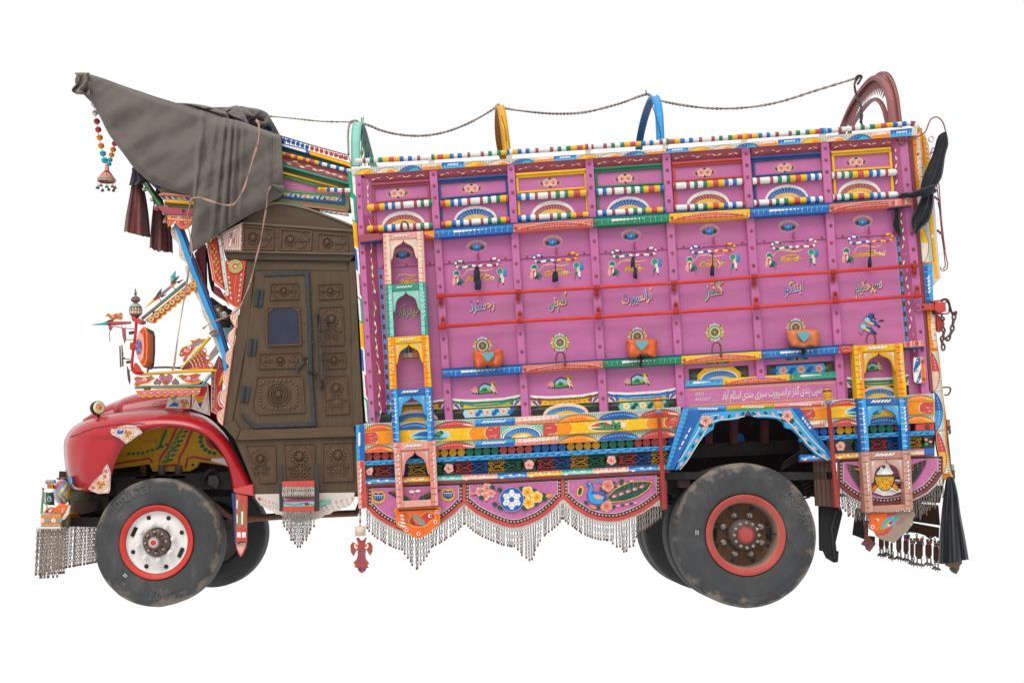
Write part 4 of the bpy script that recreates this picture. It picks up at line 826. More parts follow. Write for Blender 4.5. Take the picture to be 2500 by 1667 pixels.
for sx,x0 in((-1,330),(1,840)):
 for k in range(12):
  t = k/11; tipx = x0+sx*(235-170*t**1.5)if sx>0 else x0+sx*(215-150*t**1.5); tipy =(195 if sx>0 else 250)+290*t
  v.leaf(x0-sx*60,330+110*t,tipx,tipy,34,'black'); v.line([(x0-sx*20,330+105*t),lerp((x0,330+110*t),(tipx,tipy),.85)],4,'olive' if sx<0 else 'dgrey')
 for k in range(5):v.leaf(x0-sx*130,350+28*k,x0+sx*(70-k*10),310+40*k,24,('pnk' if sx>0 else 'mar'))
 v.leaf(x0-sx*150,350,x0+sx*(60 if sx>0 else 115),300 if sx<0 else 275,34,'ylo')
for k in range(5):v.leaf(480-k*10,400+24*k,380,430+20*k,26,('mar','black')[k%2]); v.leaf(660+k*10,380+26*k,800,400+26*k,30,('mar','black','white')[k%3])
v.poly([(400,560),(470,600),(560,625),(640,620),(750,590),(810,545),(700,500),(560,540),(440,500)],'black'); v.poly([(430,575),(560,618),(650,610),(790,560),(700,510),(560,545),(470,520)],'white')
for k in range(12):v.line([(500+k*13,550),(440+k*28,600-abs(k-5)*2)],3,'black')
v.leaf(480,480,410,585,60,'black'); v.leaf(480,485,416,578,48,'orgy'); v.leaf(660,470,730,560,60,'black'); v.leaf(660,475,724,552,48,'orgy')
v.poly(smooth([(450,380),(560,350),(680,370),(680,450),(650,520),(590,560),(520,545),(470,490)],3,True),'black'); v.poly(smooth([(458,385),(560,358),(672,376),(670,450),(640,512),(590,550),(525,537),(480,487)],3,True),'ylo')
for k in range(16):v.leaf(490+(k%4)*48,420+(k//4)*32,500+(k%4)*48,434+(k//4)*32,12,'blk' if k%3 else 'cream')
v.poly(smooth([(470,370),(520,300),(500,262),(560,222),(610,240),(640,310),(668,360),(560,375)],3,True),(.95,.95,.95))
for k in range(15):v.leaf(460+k*15,365,456+k*15.6,398,12,'black')
v.poly([(528,268),(566,262),(582,282),(556,312),(548,288)],'black'); v.leaf(534,280,482,262,28,'ylo'); v.line([(500,270),(530,282)],4,'blk'); v.ell(552,268,8,6,'yel',n=8); v.make('painted_eagle',skirts[3],'art')
# ------------------------------------------------------------------ niche columns
def niche(name,V,q,c,c2,arch=True,sill=False,seed=0):
 TL,TR,BL,BR = q; r = random.Random(seed)
 U = lambda u,t:lerp(lerp(TL,TR,u),lerp(BL,BR,u),t); pw = .16; lt = .125
 b = B(V,-.10)
 b.slab([U(0,0),U(pw,0),U(pw,1),U(0,1)],c,-.10,.11,.9); b.slab([U(1-pw,0),U(1,0),U(1,1),U(1-pw,1)],c,-.10,.11,.9)
 b.slab([U(pw,.005),U(1-pw,.005),U(1-pw,lt),U(pw,lt)],c,-.096,.10,.9)
 if sill:b.slab([U(pw,.9),U(1-pw,.9),U(1-pw,1),U(pw,1)],c,-.096,.10,.9)
 o = b.make('niche_frame',truck); b = B(V,-.085)
 for m in(0,1):
  g =[(pw,lt+.004),(.5,lt+.004),(.49,lt+.05),(.44,lt+.09),(.36,lt+.12),(.29,lt+.16),(.25,lt+.22),(.235,lt+.29),(.215,lt+.36),(.19,lt+.4),(pw,lt+.4)]
  b.slab([U(u if not m else 1-u,t)for u,t in g],c2,-.085,.03,.7)
 b.make('scalloped_bracket',o); v = B(V,-.1012,8e-5)
 for u0 in(0,1-pw):
  n = 9; v.poly([U(u0+(.0 if u0 else pw*.45),.01),U(u0+(pw*.55 if u0 else pw),.01),U(u0+(pw*.55 if u0 else pw),.99),U(u0+(.0 if u0 else pw*.45),.99)],c2 if name!='yel' else 'orgy')
  for k in range(n):t =(k+.6)/(n+.2)+r.uniform(-.012,.012); v.line([U(u0+.01,t),U(u0+pw*r.uniform(.6,.95),t+.004)],3.2,'black' if name in('pnk','yel')else 'white' if name=='blue' else 'dgreen')
  for k in range(7):t = .2+.07*k; s = u0+pw*.62; p = V(*U(s,t)); x,y = U(s,t); v.leaf(x-4,y+13,x+4,y-12,10,'white' if name!='yel' else('skin' if k%2 else 'white'))
 for k in range(6):x,y = U(.3+.065*k,lt*.5); v.leaf(x-13,y+10,x+15,y-12,13,'white')
 for k in range(8):u = pw+(1-2*pw)*(k+.5)/8; v.line([U(u,.015),U(u,lt-.02)],2.4,mixc(c,'black',.4))
 v.make('painted_pattern',o,'art')
 for m in(0,1):
  v = B(V,-.0862,8e-5)
  for k in range(7):a = k/6; u0,t0 = .2,lt+.04; p0,p1 = U(u0 if not m else 1-u0,t0),U((.22+.2*a)if not m else 1-(.22+.2*a),lt+.05+.26*(1-a)**1.3); v.line([p0,p1],3,'white' if name!='blue' else 'tql',taper='end')
  v.make('painted_rays',o,'art')
 return o
niche('pnk',VG,((370,40),(757,15),(390,530),(780,505)),'pnk','skin',seed=1); niche('green',VG,((393,533),(780,505),(415,1030),(806,1006)),'teal','mint',seed=2); niche('yel',VG,((418,1033),(807,1008),(440,1530),(836,1505)),'yel','yel',seed=3)
niche('blue',VH,((342,152),(645,134),(360,541),(666,525)),'blue','sky',seed=4); niche('pnk',VH,((362,543),(672,527),(388,1023),(692,1006)),'pnk','sal',sill=True,seed=5)
niche('yel',VO,((337,10),(660,-8),(360,358),(688,350)),'yel','ylo',seed=6); niche('blue',VO,((362,359),(688,351),(388,710),(712,696)),'blue','sky',seed=7); niche('pnk',VO,((386,712),(712,698),(414,1110),(730,1095)),mixc('sal','tan',.5),mixc('pnk','tan',.45),sill=True,seed=8)
# bird plates hanging below the columns
p1 = smooth([(368,1045),(390,1025),(540,1018),(690,1013),(712,1035),(704,1085),(708,1130),(680,1165),(650,1180),(632,1210),(598,1225),(575,1243),(545,1247),(512,1240),(490,1215),(452,1210),(432,1183),(398,1160),(380,1130),(384,1085)],2,True)
b = B(VH,-.055); b.slab(p1,'ylo',-.055,.012,.6); o = b.make('bird_plate',truck,label='orange plate painted with a bird'); cx,cy = 543,1110; v = B(VH,-.0555,9e-5); v.poly([(cx+(x-cx)*.965,cy+(y-cy)*.955)for x,y in p1],'org'); v.line([(400,1043),(680,1030)],10,'blk')
v.poly(smooth([(470,1050),(520,1080),(560,1080),(610,1050),(660,1060),(680,1100),(640,1120),(600,1160),(520,1165),(470,1130),(490,1085)],3,True),'ylo'); v.poly(smooth([(478,1058),(520,1086),(562,1086),(612,1056),(655,1066),(668,1098),(634,1115),(598,1152),(522,1158),(478,1126),(496,1088)],3,True),'red')
v.poly([(500,1065),(560,1085),(595,1120),(590,1150),(540,1140),(510,1110)],'tan'); v.leaf(550,1135,605,1150,14,'tq'); v.ell(632,1080,14,14,'white',n=12); v.ell(636,1080,8,8,'black',n=10)
for k in range(4):v.leaf(410,1075+26*k,440+8*k,1085+26*k,14,'white'); v.line([(440,1060+20*k),(500,1100+14*k),(520,1150)],3,'blk')
for x,y in((684,1052),(672,1126),(548,1214),(460,1183),(412,1137)):v.ell(x,y,14,14,'white',n=11); v.ell(x,y,9,9,'fuch',n=9)
v.make('painted_bird',o,'art')
p2 = smooth([(425,1112),(560,1108),(735,1105),(730,1150),(716,1196),(690,1235),(650,1268),(605,1310),(575,1300),(535,1295),(490,1270),(470,1235),(437,1215),(440,1160)],2,True)
b = B(VO,-.055); b.slab(p2,'tan',-.055,.012,.6); o = b.make('bird_plate',truck,label='weathered plate painted with a fish eye'); v = B(VO,-.0555,9e-5)
v.poly(smooth([(428,1118),(620,1112),(600,1190),(560,1250),(490,1262),(470,1232),(440,1212),(444,1160)],2,True),'red2'); v.poly(smooth([(440,1124),(560,1118),(520,1190),(480,1235),(446,1208),(452,1160)],2,True),'org')
v.leaf(510,1218,628,1130,62,'tq'); v.leaf(540,1200,600,1165,30,'fuch'); v.ell(566,1188,14,11,'white',n=9); v.ell(574,1182,8,8,'black',n=8); v.ell(460,1205,13,13,'white',n=10); v.ell(460,1205,8,8,'fuch',n=8); v.ell(492,1158,11,9,'cream',n=8); v.ell(484,1162,5,5,'black',n=7)
for k in range(4):v.line([(470,1250-10*k),(530,1240-12*k),(600,1130+4*k)],3,'ylo'); v.line([(615+k*10,1190-k*14),(660+k*8,1180-k*12)],3,'red2')
v.make('painted_fish',o,'art')
# ------------------------------------------------------------------ wheel arch boards
aL =[(405,238),(560,228),(720,222),(700,250),(660,277),(610,283),(540,288),(500,305),(492,345),(465,362),(425,398),(385,450),(345,520),(300,575),(262,608),(238,616)]
aR =[(722,222),(880,212),(1035,203),(1285,552),(1230,543),(1165,508),(1105,448),(1062,393),(1015,347),(968,334),(955,300),(915,275),(850,268),(790,268),(750,258)]
for q,nm in((aL,0),(aR,1)):
 b = B(VN,-.045); b.slab(q,'sky',-.045,.05,1); o = b.make('wheel_arch_board',truck); v = B(VN,-.0458)
 path =[(690,245),(600,262),(510,272),(455,300),(410,380),(360,460),(310,540),(262,598)]if nm==0 else[(760,245),(840,240),(940,255),(1010,300),(1070,372),(1130,440),(1190,495),(1255,535)]
 sm_ = smooth(path,4); v.line([(x+(8 if nm==0 else-6),y+14)for x,y in sm_],5,'cream'); v.line([(x-(24 if nm==0 else-22),y-16)for x,y in sm_[6:]],5,'cream')
 for k in range(0,len(sm_)-1,2):x,y = sm_[k]; v.ell(x-4,y+(1 if k%4 else-3),15,9,'pnk' if k%4 else 'dgreen',-60 if nm==0 else 40,9)
 x,y =(440,288)if nm==0 else(980,255); v.ell(x-24,y+28,20,14,'dgreen',n=9); v.ell(x+30,y+30,18,14,'dgreen',n=9); v.flower(x,y,36,'pnk',5,'dmar',12,edge='sal')
 v.make('painted_garland',o,'art')
 b = B(VN,-.04); bev =[(288,205),(418,228),(232,612),(172,612)]if nm==0 else[(1010,202),(1062,205),(1298,545),(1288,560)]
 b.slab(bev,'blue',-.055,.08,1); o = b.make('wheel_arch_post',truck); v = B(VN,-.0558)
 if nm==0:v.poly([(292,210),(330,213),(198,608),(176,608)],'sky')
 for k in range(11 if nm==0 else 13):
  t = .12+k*.07; x,y = lerp((345,330),(270,470),k/10)if nm==0 else lerp((1075,262),(1135,345),k/12); v.leaf(x-6,y+9,x+6,y-9,10,'white')if k%3 else None
 for k in range(14):t =(k+.5)/14; a,e =(lerp((292,210),(176,608),t),lerp((400,232),(232,608),t))if nm==0 else(lerp((1015,206),(1286,550),t),lerp((1058,208),(1294,545),t)); v.line([lerp(a,e,.1),lerp(a,e,.6)],3,'dblue')
 v.make('painted_petals',o,'art')
for(x0,y0,x1,y1,c,c2)in((300,214,575,200,'sky','blue'),(577,202,888,186,'ylo','lgreen'),(890,186,1205,172,'pnk','red2')):
 b = B(VN,-.03); b.slab([(x0,y0-12),(x1,y1-12),(x1,y1+26),(x0,y0+26)],c,-.03,.07,1); o = b.make('arch_top_rail',truck); v = B(VN,-.0308); v.poly([(x0+3,y0+9),(x1-3,y1+7),(x1-3,y1+23),(x0+3,y0+23)],c2)
 for k in range(8):x = x0+(x1-x0)*(.35+.06*k); y = y0+(y1-y0)*.5; v.leaf(x-9,y+10,x+9,y-6,12,'white')
 for k in range(16):x = x0+(x1-x0)*(k+.5)/16; y = y0+(y1-y0)*(k+.5)/16; v.line([(x,y-10),(x,y+6)],2,mixc(c,'black',.5))
 v.make('painted_pattern',o,'art')
 # red marker poles with turned heads
for(x0,y0,x1,y1)in((1608,988,1622,1243),(2022,965,2044,1238)):
 b = B(); b.tube([P(x0,y0+14,-.13),P(x1,y1,-.13)],[4.6*MPP,5.6*MPP],'red2',10); b.slab([(x1-8,y1-70),(x1+6,y1-70),(x1+8,y1),(x1-6,y1)],'dmar',-.125,.1,1)
 p = P(x0,y0+20,-.13); k = MPP; b.lathe(p,(-.05,0,1),[(6*k,0),(8*k,2*k),(8*k,5*k),(6.5*k,7*k),(9*k,10*k),(9*k,13*k),(7*k,15*k),(11*k,20*k),(12*k,27*k),(10*k,33*k),(8*k,36*k),(8*k,40*k),(0,41*k)],['sky','sky','mar','ylo','ylo','mar','ylo','ylo','dmar','ylo','mar','ylo'],14)
 b.make('marker_pole',truck)
 # ------------------------------------------------------------------ carved wooden cab
def fx(VA_,pts,VB_=None):return[VA_(*p)for p in pts]
W = lambda V,*pts:[V(*p)for p in pts]
cab = B(c='wood')
shell = W(VD,(235,780),(1600,800),(1640,1000),(1665,1568))+W(VE,(940,520),(948,640),(905,660),(915,1045),(300,1050),(285,975),(182,724),(108,632),(150,300),(203,0))+W(VD,(352,1568),(395,1300),(452,830),(235,815))
cab.slab(shell,'wood',.05,.05,.8); cabside = cab.make('cab_side',truck,'wood')
# hull of the cab behind the side: front wall, roof, rear and far side
b = B(c='wood'); q = W(VD,(470,420),(760,215),(1200,290),(1590,440),(1660,1500))+W(VE,(900,1030),(310,1035),(205,720),(130,620),(215,0)); b.slab(q,'wood',.105,2.2,.5); b.make('cab_hull',truck,'wood')
def frame(b,V,pts,w,y,d,c='woodr',close=True):
 n = len(pts)
 for i in range(n):a,e = pts[i],pts[(i+1)%n]; b.V = V; b.bar(*a,*e,w,c,y,d,.7)
def carving(parent,V,kind,cx,cy,rx,ry,y,u=1.0):
 """low relief: boss with chequered heart, ring of petals, leaf sprays"""
 b = B(V,y,c=mixc(mixc('wood','woodr',.6),'tan',.14)); r = min(rx,ry); h = .016
 def rose(x,y_,q,n=16,rings=2):
  b.dome(x,y_,q*.42,q*.42,0,h*1.5,c=mixc('wood','woodr',.5),n=12)
  for k in range(-1,2):
   for s in(-1,1):b.ptube([(x-q*.3+k*q*.14,y_-s*q*.26),(x+k*q*.14+q*.3,y_+s*q*.26)],.5*u,'wood',y-h*1.25,n=4)
  for m in range(rings):
   rr = q*(.62+.26*m); nn = n+5*m
   for k in range(nn):a = 2*math.pi*k/nn; b.dome(x+math.cos(a)*rr,y_+math.sin(a)*rr,q*.16,rr*2.9/nn,math.degrees(a),h,n=7)
 def spray(x0,y0,x1,y1,n=5,wd=.3):
  dx,dy = x1-x0,y1-y0; l = math.hypot(dx,dy)
  for k in range(n):
   t = k/n
   for s in(-1,1):a = math.degrees(math.atan2(dy,dx))+s*(38-20*t); px,py = x0+dx*t,y0+dy*t; b.dome(px+math.cos(math.radians(a))*l*.16,py+math.sin(math.radians(a))*l*.16,l*.24,l*.075,a,h*.85,n=7)
  b.dome(x1,y1,l*.12,l*.05,math.degrees(math.atan2(dy,dx)),h,n=7)
 if kind=='wide':
  rose(cx,cy,ry*.98,13,1)
  for s in(-1,1):
   spray(cx+s*rx*.42,cy,cx+s*rx*.98,cy,4)
   for k in range(6):a = math.radians(-75+30*k); b.dome(cx+s*(rx*.55+math.cos(a)*rx*.4),cy+math.sin(a)*ry*.92,rx*.1,ry*.12,math.degrees(a)*s,h*.8,n=7)
 elif kind=='fascia':
  rose(cx-rx*.42,cy,ry*.95,15,1); spray(cx+rx*.05,cy,cx+rx*.95,cy,5)
  for k in range(10):a = math.radians(-80+18*k); b.dome(cx+rx*.2+math.cos(a)*rx*.72,cy+math.sin(a)*ry*.95,rx*.09,ry*.1,math.degrees(a)+90,h*.7,n=6)
 elif kind=='tall':
  rose(cx,cy-ry*.38,rx*.92,14,1)
  for s in(-1,1):
   spray(cx+s*rx*.1,cy+ry*.1,cx+s*rx*.85,cy+ry*.35,4); b.dome(cx+s*rx*.42,cy+ry*.68,rx*.12,rx*.12,0,h,n=8)
   for k in range(8):a = 2*math.pi*k/8; b.dome(cx+s*rx*.42+math.cos(a)*rx*.3,cy+ry*.68+math.sin(a)*rx*.3,rx*.11,rx*.08,math.degrees(a),h*.8,n=6)
  for k in range(12):a = math.radians(180+180*k/11); b.dome(cx+math.cos(a)*rx*1.0,cy-ry*.38+math.sin(a)*rx*1.0,rx*.1,rx*.05,math.degrees(a)+90,h*.6,n=6)
 elif kind=='big':
  rose(cx,cy,r*.62,22,2)
  for k in range(34):a = 2*math.pi*k/34; b.dome(cx+math.cos(a)*r*.74,cy+math.sin(a)*r*.74,r*.085,r*.065,math.degrees(a),h*.9,n=6)
  for k in range(30):
   a = 2*math.pi*k/30; e = 1.0+.22*abs(math.sin(2*a))**2
   b.dome(cx+math.cos(a)*rx*.9*e,cy+math.sin(a)*ry*.9*e,r*.16,r*.08,math.degrees(a)+(35 if k%2 else-35),h*.8,n=6)
 return b.make('carving',parent,'wood')
def panel(parent,V,pts,kind,y=.05,w=10,pad=.8):
 """recessed panel with a raised moulding and a carving"""
 b = B(V); frame(b,V,pts,w,y-.016,.022); o = b.make('panel_moulding',parent,'wood')
 b = B(V); b.slab(pts,mixc('wood','woodr',.35),y-.003,.01,.2); b.make('carved_panel',parent,'wood')
 xs,ys =[p[0]for p in pts],[p[1]for p in pts]; cx,cy = sum(xs)/len(xs),sum(ys)/len(ys)
 u = abs(V(1,0)[0]-V(0,0)[0]); carving(parent,V,kind,(min(xs)+max(xs))/2,(min(ys)+max(ys))/2,(max(xs)-min(xs))/2*pad,(max(ys)-min(ys))/2*pad,y-.003,.22/u*.5 if u<.3 else 1)
 # arch board and fascia over the door
b = B(VD); arch =[(300,470)]+smooth([(415,400),(560,285),(700,212),(790,197),(950,216),(1150,268),(1350,340),(1500,398),(1612,445)],3)+[(1620,520),(415,420)]
b.slab(arch,'wood',.03,.06,.8)
rim = smooth([(560,280),(700,207),(790,192),(950,211),(1150,263),(1350,335),(1500,393),(1612,440)],3); b.slab(rim+[(x+2,y+22)for x,y in reversed(rim)],mixc('wood','off',.22),.015,.09,.7); b.make('arch_board',truck,'woodh')
b = B(VD); b.slab([(200,520),(415,405),(1620,497),(1636,768),(208,742)],'wood',.01,.07,.9)
for q in([(410,408),(1618,498),(1619,520),(412,432)],[(210,722),(1634,748),(1636,770),(208,742)]):b.slab(q,mixc('wood','off',.08),-.006,.02,.8)
fas = b.make('fascia',truck,'woodh')
for q in(((425,455),(750,485),(745,712),(418,708)),((832,487),(1165,513),(1158,722),(822,718)),((1235,532),(1552,555),(1565,735),(1228,728))):panel(fas,VD,list(q),'fascia',.01,16,.82)
b = B(VD); b.slab([(212,745),(1636,771),(1592,835),(1560,838),(232,818)],mixc('wood','black',.35),.015,.06,.9); b.make('ledge',truck,'woodh')
b = B(VD); b.slab([(545,838),(1565,838),(1560,940),(552,940)],'wood',.043,.02,.8); b.make('header_rail',truck,'woodh')
b = B(); b.slab(W(VD,(1578,842),(1648,842),(1676,1568))+W(VE,(946,600),(948,640),(888,640),(882,400))+W(VD,(1608,1568)),'wood',.03,.05,.8); b.make('corner_stile',truck,'wood')
b = B(); b.slab(W(VD,(458,830),(545,850),(480,1568))+W(VE,(165,600),(178,602),(110,632),(150,300),(203,0))+W(VD,(355,1568),(400,1300)),'wood',.036,.03,.8); b.make('front_stile',truck,'wood')
# door
dpts = W(VD,(556,948),(1138,942))+W(VE,(640,260),(664,640),(292,652),(214,562),(228,300),(264,0))
b = B(); b.slab(dpts,'wood',.03,.04,.9); door = b.make('door',truck,'wood')
for q in(W(VD,(640,965),(1135,940),(1135,985),(645,1008)),W(VD,(1094,985),(1136,960),(1168,1568))+W(VE,(641,300),(664,636),(640,640),(618,200))+W(VD,(1124,1568)),W(VE,(290,625),(640,612),(660,636),(292,651)),W(VE,(216,562),(226,556),(296,625),(291,650))):
 b = B(); b.slab(q,'strap',.018,.013,.8); b.make('iron_strap',door,'iron')
for q in(W(VD,(560,1150),(648,1160),(622,1338),(530,1325)),W(VE,(262,114),(312,120),(302,214),(252,212)),W(VE,(218,394),(272,402),(258,496),(208,488))):
 b = B(); b.slab(q,'strap',.016,.016,.8); m0,m1 = lerp(q[0],q[1],.5),lerp(q[3],q[2],.5); b.ptube([m0,m1],2.2,'strap',.014,n=7); b.make('hinge',door,'iron')
panel(door,VV,[(215,168),(555,157),(570,358),(190,370)],'wide',.03,13,.8); panel(door,VV,[(75,1058),(600,1042),(608,1235),(55,1250)],'wide',.03,13,.82); panel(door,VE,[(310,340),(580,331),(597,552),(322,564),(283,525)],'big',.03,7,.78)
b = B(VV); frame(b,VV,[(165,470),(575,458),(598,945),(165,960)],15,.008,.03,mixc('woodr','org',.06))
for q in([(180,480),(262,478),(250,490),(225,510),(200,535),(185,580)],[(485,472),(570,468),(578,560),(560,545),(545,515),(510,495)]):b.slab(q,'wood',.014,.02,.7)
b.make('window_frame',door,'wood'); b = B(VV); b.slab([(172,478),(570,466),(592,940),(172,952)],L((30,36,60)),.024,.008,.2); b.make('window_pane',door,'glass')
b = B(VV); b.ptube([(640,1120),(662,1135)],5,'iron',.0,n=8); b.bar(660,1128,535,1282,34,'strap',.0,.012); b.slab([(672,1165),(686,1150),(680,1185)],'yel',.01,.01,.3); b.make('door_handle',door,'iron')
b = B(VV); b.slab([(672,1270),(750,1258),(755,1305),(680,1312)],'iron',.012,.02); b.slab([(760,1300),(800,1290),(795,1330),(765,1335)],'iron',.005,.03); b.ptube([(700,1285),(770,1310)],2.5,'iron',.008); b.make('latch',door,'iron')
for x,y in((718,252),(738,745),(752,915),(645,672),(636,908),(1232,875)):bolt(door,x,y,.03,2.8,'woodr',VV)
# pilaster panels behind the door, grab rail
pil = cabside
for q,k in(([(820,178),(1115,162),(1125,352),(825,368)],'wide'),([(825,466),(1130,451),(1153,943),(850,957)],'tall'),([(870,1052),(1160,1036),(1174,1238),(876,1250)],'wide')):panel(pil,VV,q,k,.05,12,.8)
panel(pil,VE,[(710,336),(850,330),(860,560),(722,566)],'tall',.05,6.5,.84)
b = B(VV); b.ptube(smooth([(795,562,.0),(796,610,-.03),(808,800,-.045),(828,1290,-.045),(838,1382,-.04),(900,1380,-.04),(916,1340,-.045),(896,900,-.045),(884,660,-.045),(890,628,-.045),(915,615,-.04),(942,635,-.035),(955,710,.02)],3),2.4,'strap',n=7); b.ptube([(806,770),(884,774)],2.0,'strap',-.045,n=6)
b.slab([(775,555),(815,553),(818,610),(780,615)],'strap',.0,.05); b.slab([(828,1400),(862,1400),(875,1480),(850,1500),(825,1480)],'strap',.01,.04); b.make('grab_rail',truck,'iron')
# waist rail and lower panel
b = B(VE); b.slab([(108,634),(176,602),(212,660),(186,722)],'wood',.02,.05,.8); b.slab([(214,660),(668,647),(890,640),(904,692),(900,700),(190,722)],mixc('wood','woodr',.3),.015,.05,1.2); b.make('waist_rail',truck,'woodh')
b = B(VE); b.slab([(188,724),(902,702),(916,1032),(296,1044),(286,975)],'wood',.04,.05,.8); low = b.make('lower_cab_panel',truck,'wood')
panel(low,VE,[(240,750),(420,745),(425,970),(330,975)],'tall',.04,7,.62); panel(low,VE,[(472,742),(654,738),(659,966),(482,970)],'tall',.04,7,.76); panel(low,VE,[(705,735),(880,730),(887,962),(706,966)],'tall',.04,7,.78)
sc_ =[(296,1044),(600,1038),(897,1033),(892,1072),(868,1108),(842,1122),(812,1128),(798,1142),(768,1146),(745,1164),(715,1168),(695,1185),(670,1192),(640,1198),(600,1205),(560,1215),(520,1205),(480,1180),(450,1166),(425,1164),(408,1145),(385,1140),(360,1122),(335,1112),(318,1090),(303,1068)]
b = B(VE); b.slab(sc_,'off',.035,.03,.8); o = b.make('scalloped_apron',truck); v = B(VE,.0345)
for sx,x0,x1 in((1,320,450),(-1,690,880)):
 for k in range(7):t = k/6; x = x0+(x1-x0)*t if sx>0 else x1-(x1-x0)*t; y = 1068+40*t; v.line([(x,y),(x+8,y+26),(x+24,y+46-10*t)],1.6,'mar'); v.ell(x,y,4.4,5,'sal',n=8)
 for k in range(8):t = k/7; x =(x0+50+(x1-x0)*.7*t)if sx>0 else(x1-60-(x1-x0)*.8*t); v.ell(x,1058+60*t if sx>0 else 1068+75*t,4,4,'white',n=7)
v.ell(326,1070,7,10,'hot',-20,9); v.poly([(690,1080),(760,1070),(740,1105),(690,1120)],'mint'); v.line([(690,1085),(750,1085),(700,1118)],3,'dmar'); v.make('painted_sprays',o,'art')
# step with chain fringe
for q in([(442,868),(466,868),(470,1146),(446,1146)],[(655,860),(680,860),(684,1142),(658,1146)]):
 b = B(VE); b.slab(q,'strap',-.09,.02,.8); b.make('step_iron',truck,'iron')
b = B(VE); b.slab([(462,968),(656,962),(656,998),(462,1000)],'red2',-.11,.2,1); st1 = b.make('step_plate',truck)
b = B(VE); b.slab([(468,1078),(655,1074),(655,1116),(468,1120)],'mint',-.085,.1,.8); o = b.make('step_board',truck); v = B(VE,-.0855); v.line([(470,1085),(655,1080)],12,'fuch'); v.line([(470,1098),(540,1108),(600,1096),(655,1110)],4,'dmar'); v.ell(610,1102,14,10,'dmar',n=8); v.ell(575,1100,5,5,'blue',n=7); v.make('painted_pattern',o,'art')
b = B(VE); b.slab([(466,1120),(655,1116),(655,1146),(466,1148)],'red2',-.11,.2,1); st2 = b.make('step_plate',truck)
for k in range(17):hang_chain(st1,P(*VE(470+k*11.3,1000),-.105),4,'off',True,5.6)
for k in range(17):d = abs(k-8.5); hang_chain(st2,P(*VE(470+k*11.3,1147),-.105),max(3,round(10.6-d*.85)),'steel',True,8.0)
# ------------------------------------------------------------------ painted front corner of the cab
b = B(VZ); sco = smooth([(848,0),(896,92),(830,160),(806,240),(830,310),(862,352),(800,410),(777,480),(790,550),(826,602),(762,680),(742,740),(760,810),(797,862),(725,930),(706,1000),(715,1060),(757,1112),(690,1170),(672,1220),(690,1300),(745,1352)],2)
up = W(VD,(330,1340),(362,1345),(350,1450),(330,1568)); b.slab([VZ(*p)for p in sco]+[VZ(*p)for p in((752,1345),(935,0))],'skin',.022,.02,.6,VP); o = b.make('scalloped_trim',truck); v = B(VZ,.0215); v.line([(x+7,y)for x,y in sco],8,'red2')
for k,(x,y)in enumerate(((880,230),(845,480),(808,730),(772,985),(735,1215))):
 for m in range(5):v.line(smooth([(x+30-m*9+4,y-100+m*14),(x-40+m*16,y),(x+8-m*8+6,y+96-m*14)],4),5.5,('red2','white','sal','white','ylo')[m])
v.line([(930,0),(752,1330)],8,'red2'); v.make('painted_arcs',o,'art')
b = B(VD); q = smooth([(330,1345),(280,1430),(285,1490),(330,1568)],3)+[(355,1568),(365,1350)]; b.slab(q,'skin',.03,.02,.6); o = b.make('scalloped_trim',truck); v = B(VD,.0295)
for m in range(4):v.line(smooth([(355,1365),(300+14*m,1450),(345,1560)],4),6,('red2','white','sal','white')[m])
v.make('painted_arcs',o,'art')
b = B(VY); b.slab([(590,440),(842,308),(836,640),(828,656),(616,652)],'off',-.004,.05,.8); o = b.make('painted_corner_panel',truck); v = B(VY,-.005)
v.line([(602,455),(838,330),(825,640),(622,640)],12,'red',True)
for k in range(14):t = k/14; x,y = lerp((832,340),(826,630),t); v.line([(x-6,y),(x+6,y+2)],8,('blue','black','white','yel')[k%4]); x,y = lerp((628,636),(820,636),t); v.line([(x,y-6),(x+4,y+6)],8,('blue','yel','mar','white')[k%4]); x,y = lerp((606,470),(624,630),t); v.line([(x-6,y),(x+6,y)],7,('mar','blue','yel','black')[k%4])
for g,c in((0,'org'),(14,'white'),(24,'red2'),(34,'white'),(44,'red')):v.line([(630+g,440+g),(800-g,360+g),(792-g,605-g*.6),(642+g*.8,610-g*.6)],7,c,True)
v.poly([(745,395),(765,388),(700,590),(672,595)],'white')
for k in range(5):v.line([(690+12*k,430),(700+5*k,500)],5,('green','org','green','red','green')[k]); v.line([(705+12*k,560),(725+6*k,500)],5,('org','red','green','red','org')[k])
v.make('painted_pattern',o,'art')
b = B(VY); fp =[(640,762),(885,768),(862,960),(835,1180),(806,1318)]+smooth([(806,1318),(745,1312),(690,1280),(650,1240),(628,1190),(612,1148)],3)[1:]+[(640,1150)]; b.slab(fp,'red',.02,.03,.8); o = b.make('flower_panel',truck); v = B(VY,.0195)
v.line(smooth([(806,1310),(745,1303),(692,1272),(655,1232),(636,1185),(622,1150)],3),12,'org')
for k in range(24):t = k/23; x,y = lerp((872,790),(812,1290),t); v.ell(x,y,4,4,'skin',n=6)
v.line([(770,920),(748,1100),(765,1290)],5,'tq')
for k in range(11):
 y = 955+31*k
 for s in(-1,1):
  x1 = 752+s*(82-3.5*k); v.line(smooth([(752+k*1.2,y+55),(752+s*30,y+10),(x1,y-20)],3),3.4,'org'); v.leaf(x1-s*14,y-8,x1+s*4,y-34,15,('white','lgreen')[k%2]if s>0 else('lgreen','white')[k%2])
for k in range(5):v.leaf(660+14*k,800+12*k,652+8*k,775+4*k,10,'white' if k%2 else 'lgreen'); v.leaf(860-8*k,800+20*k,850,785+18*k,9,'lgreen')
v.ell(757,835,84,82,'yel',n=22)
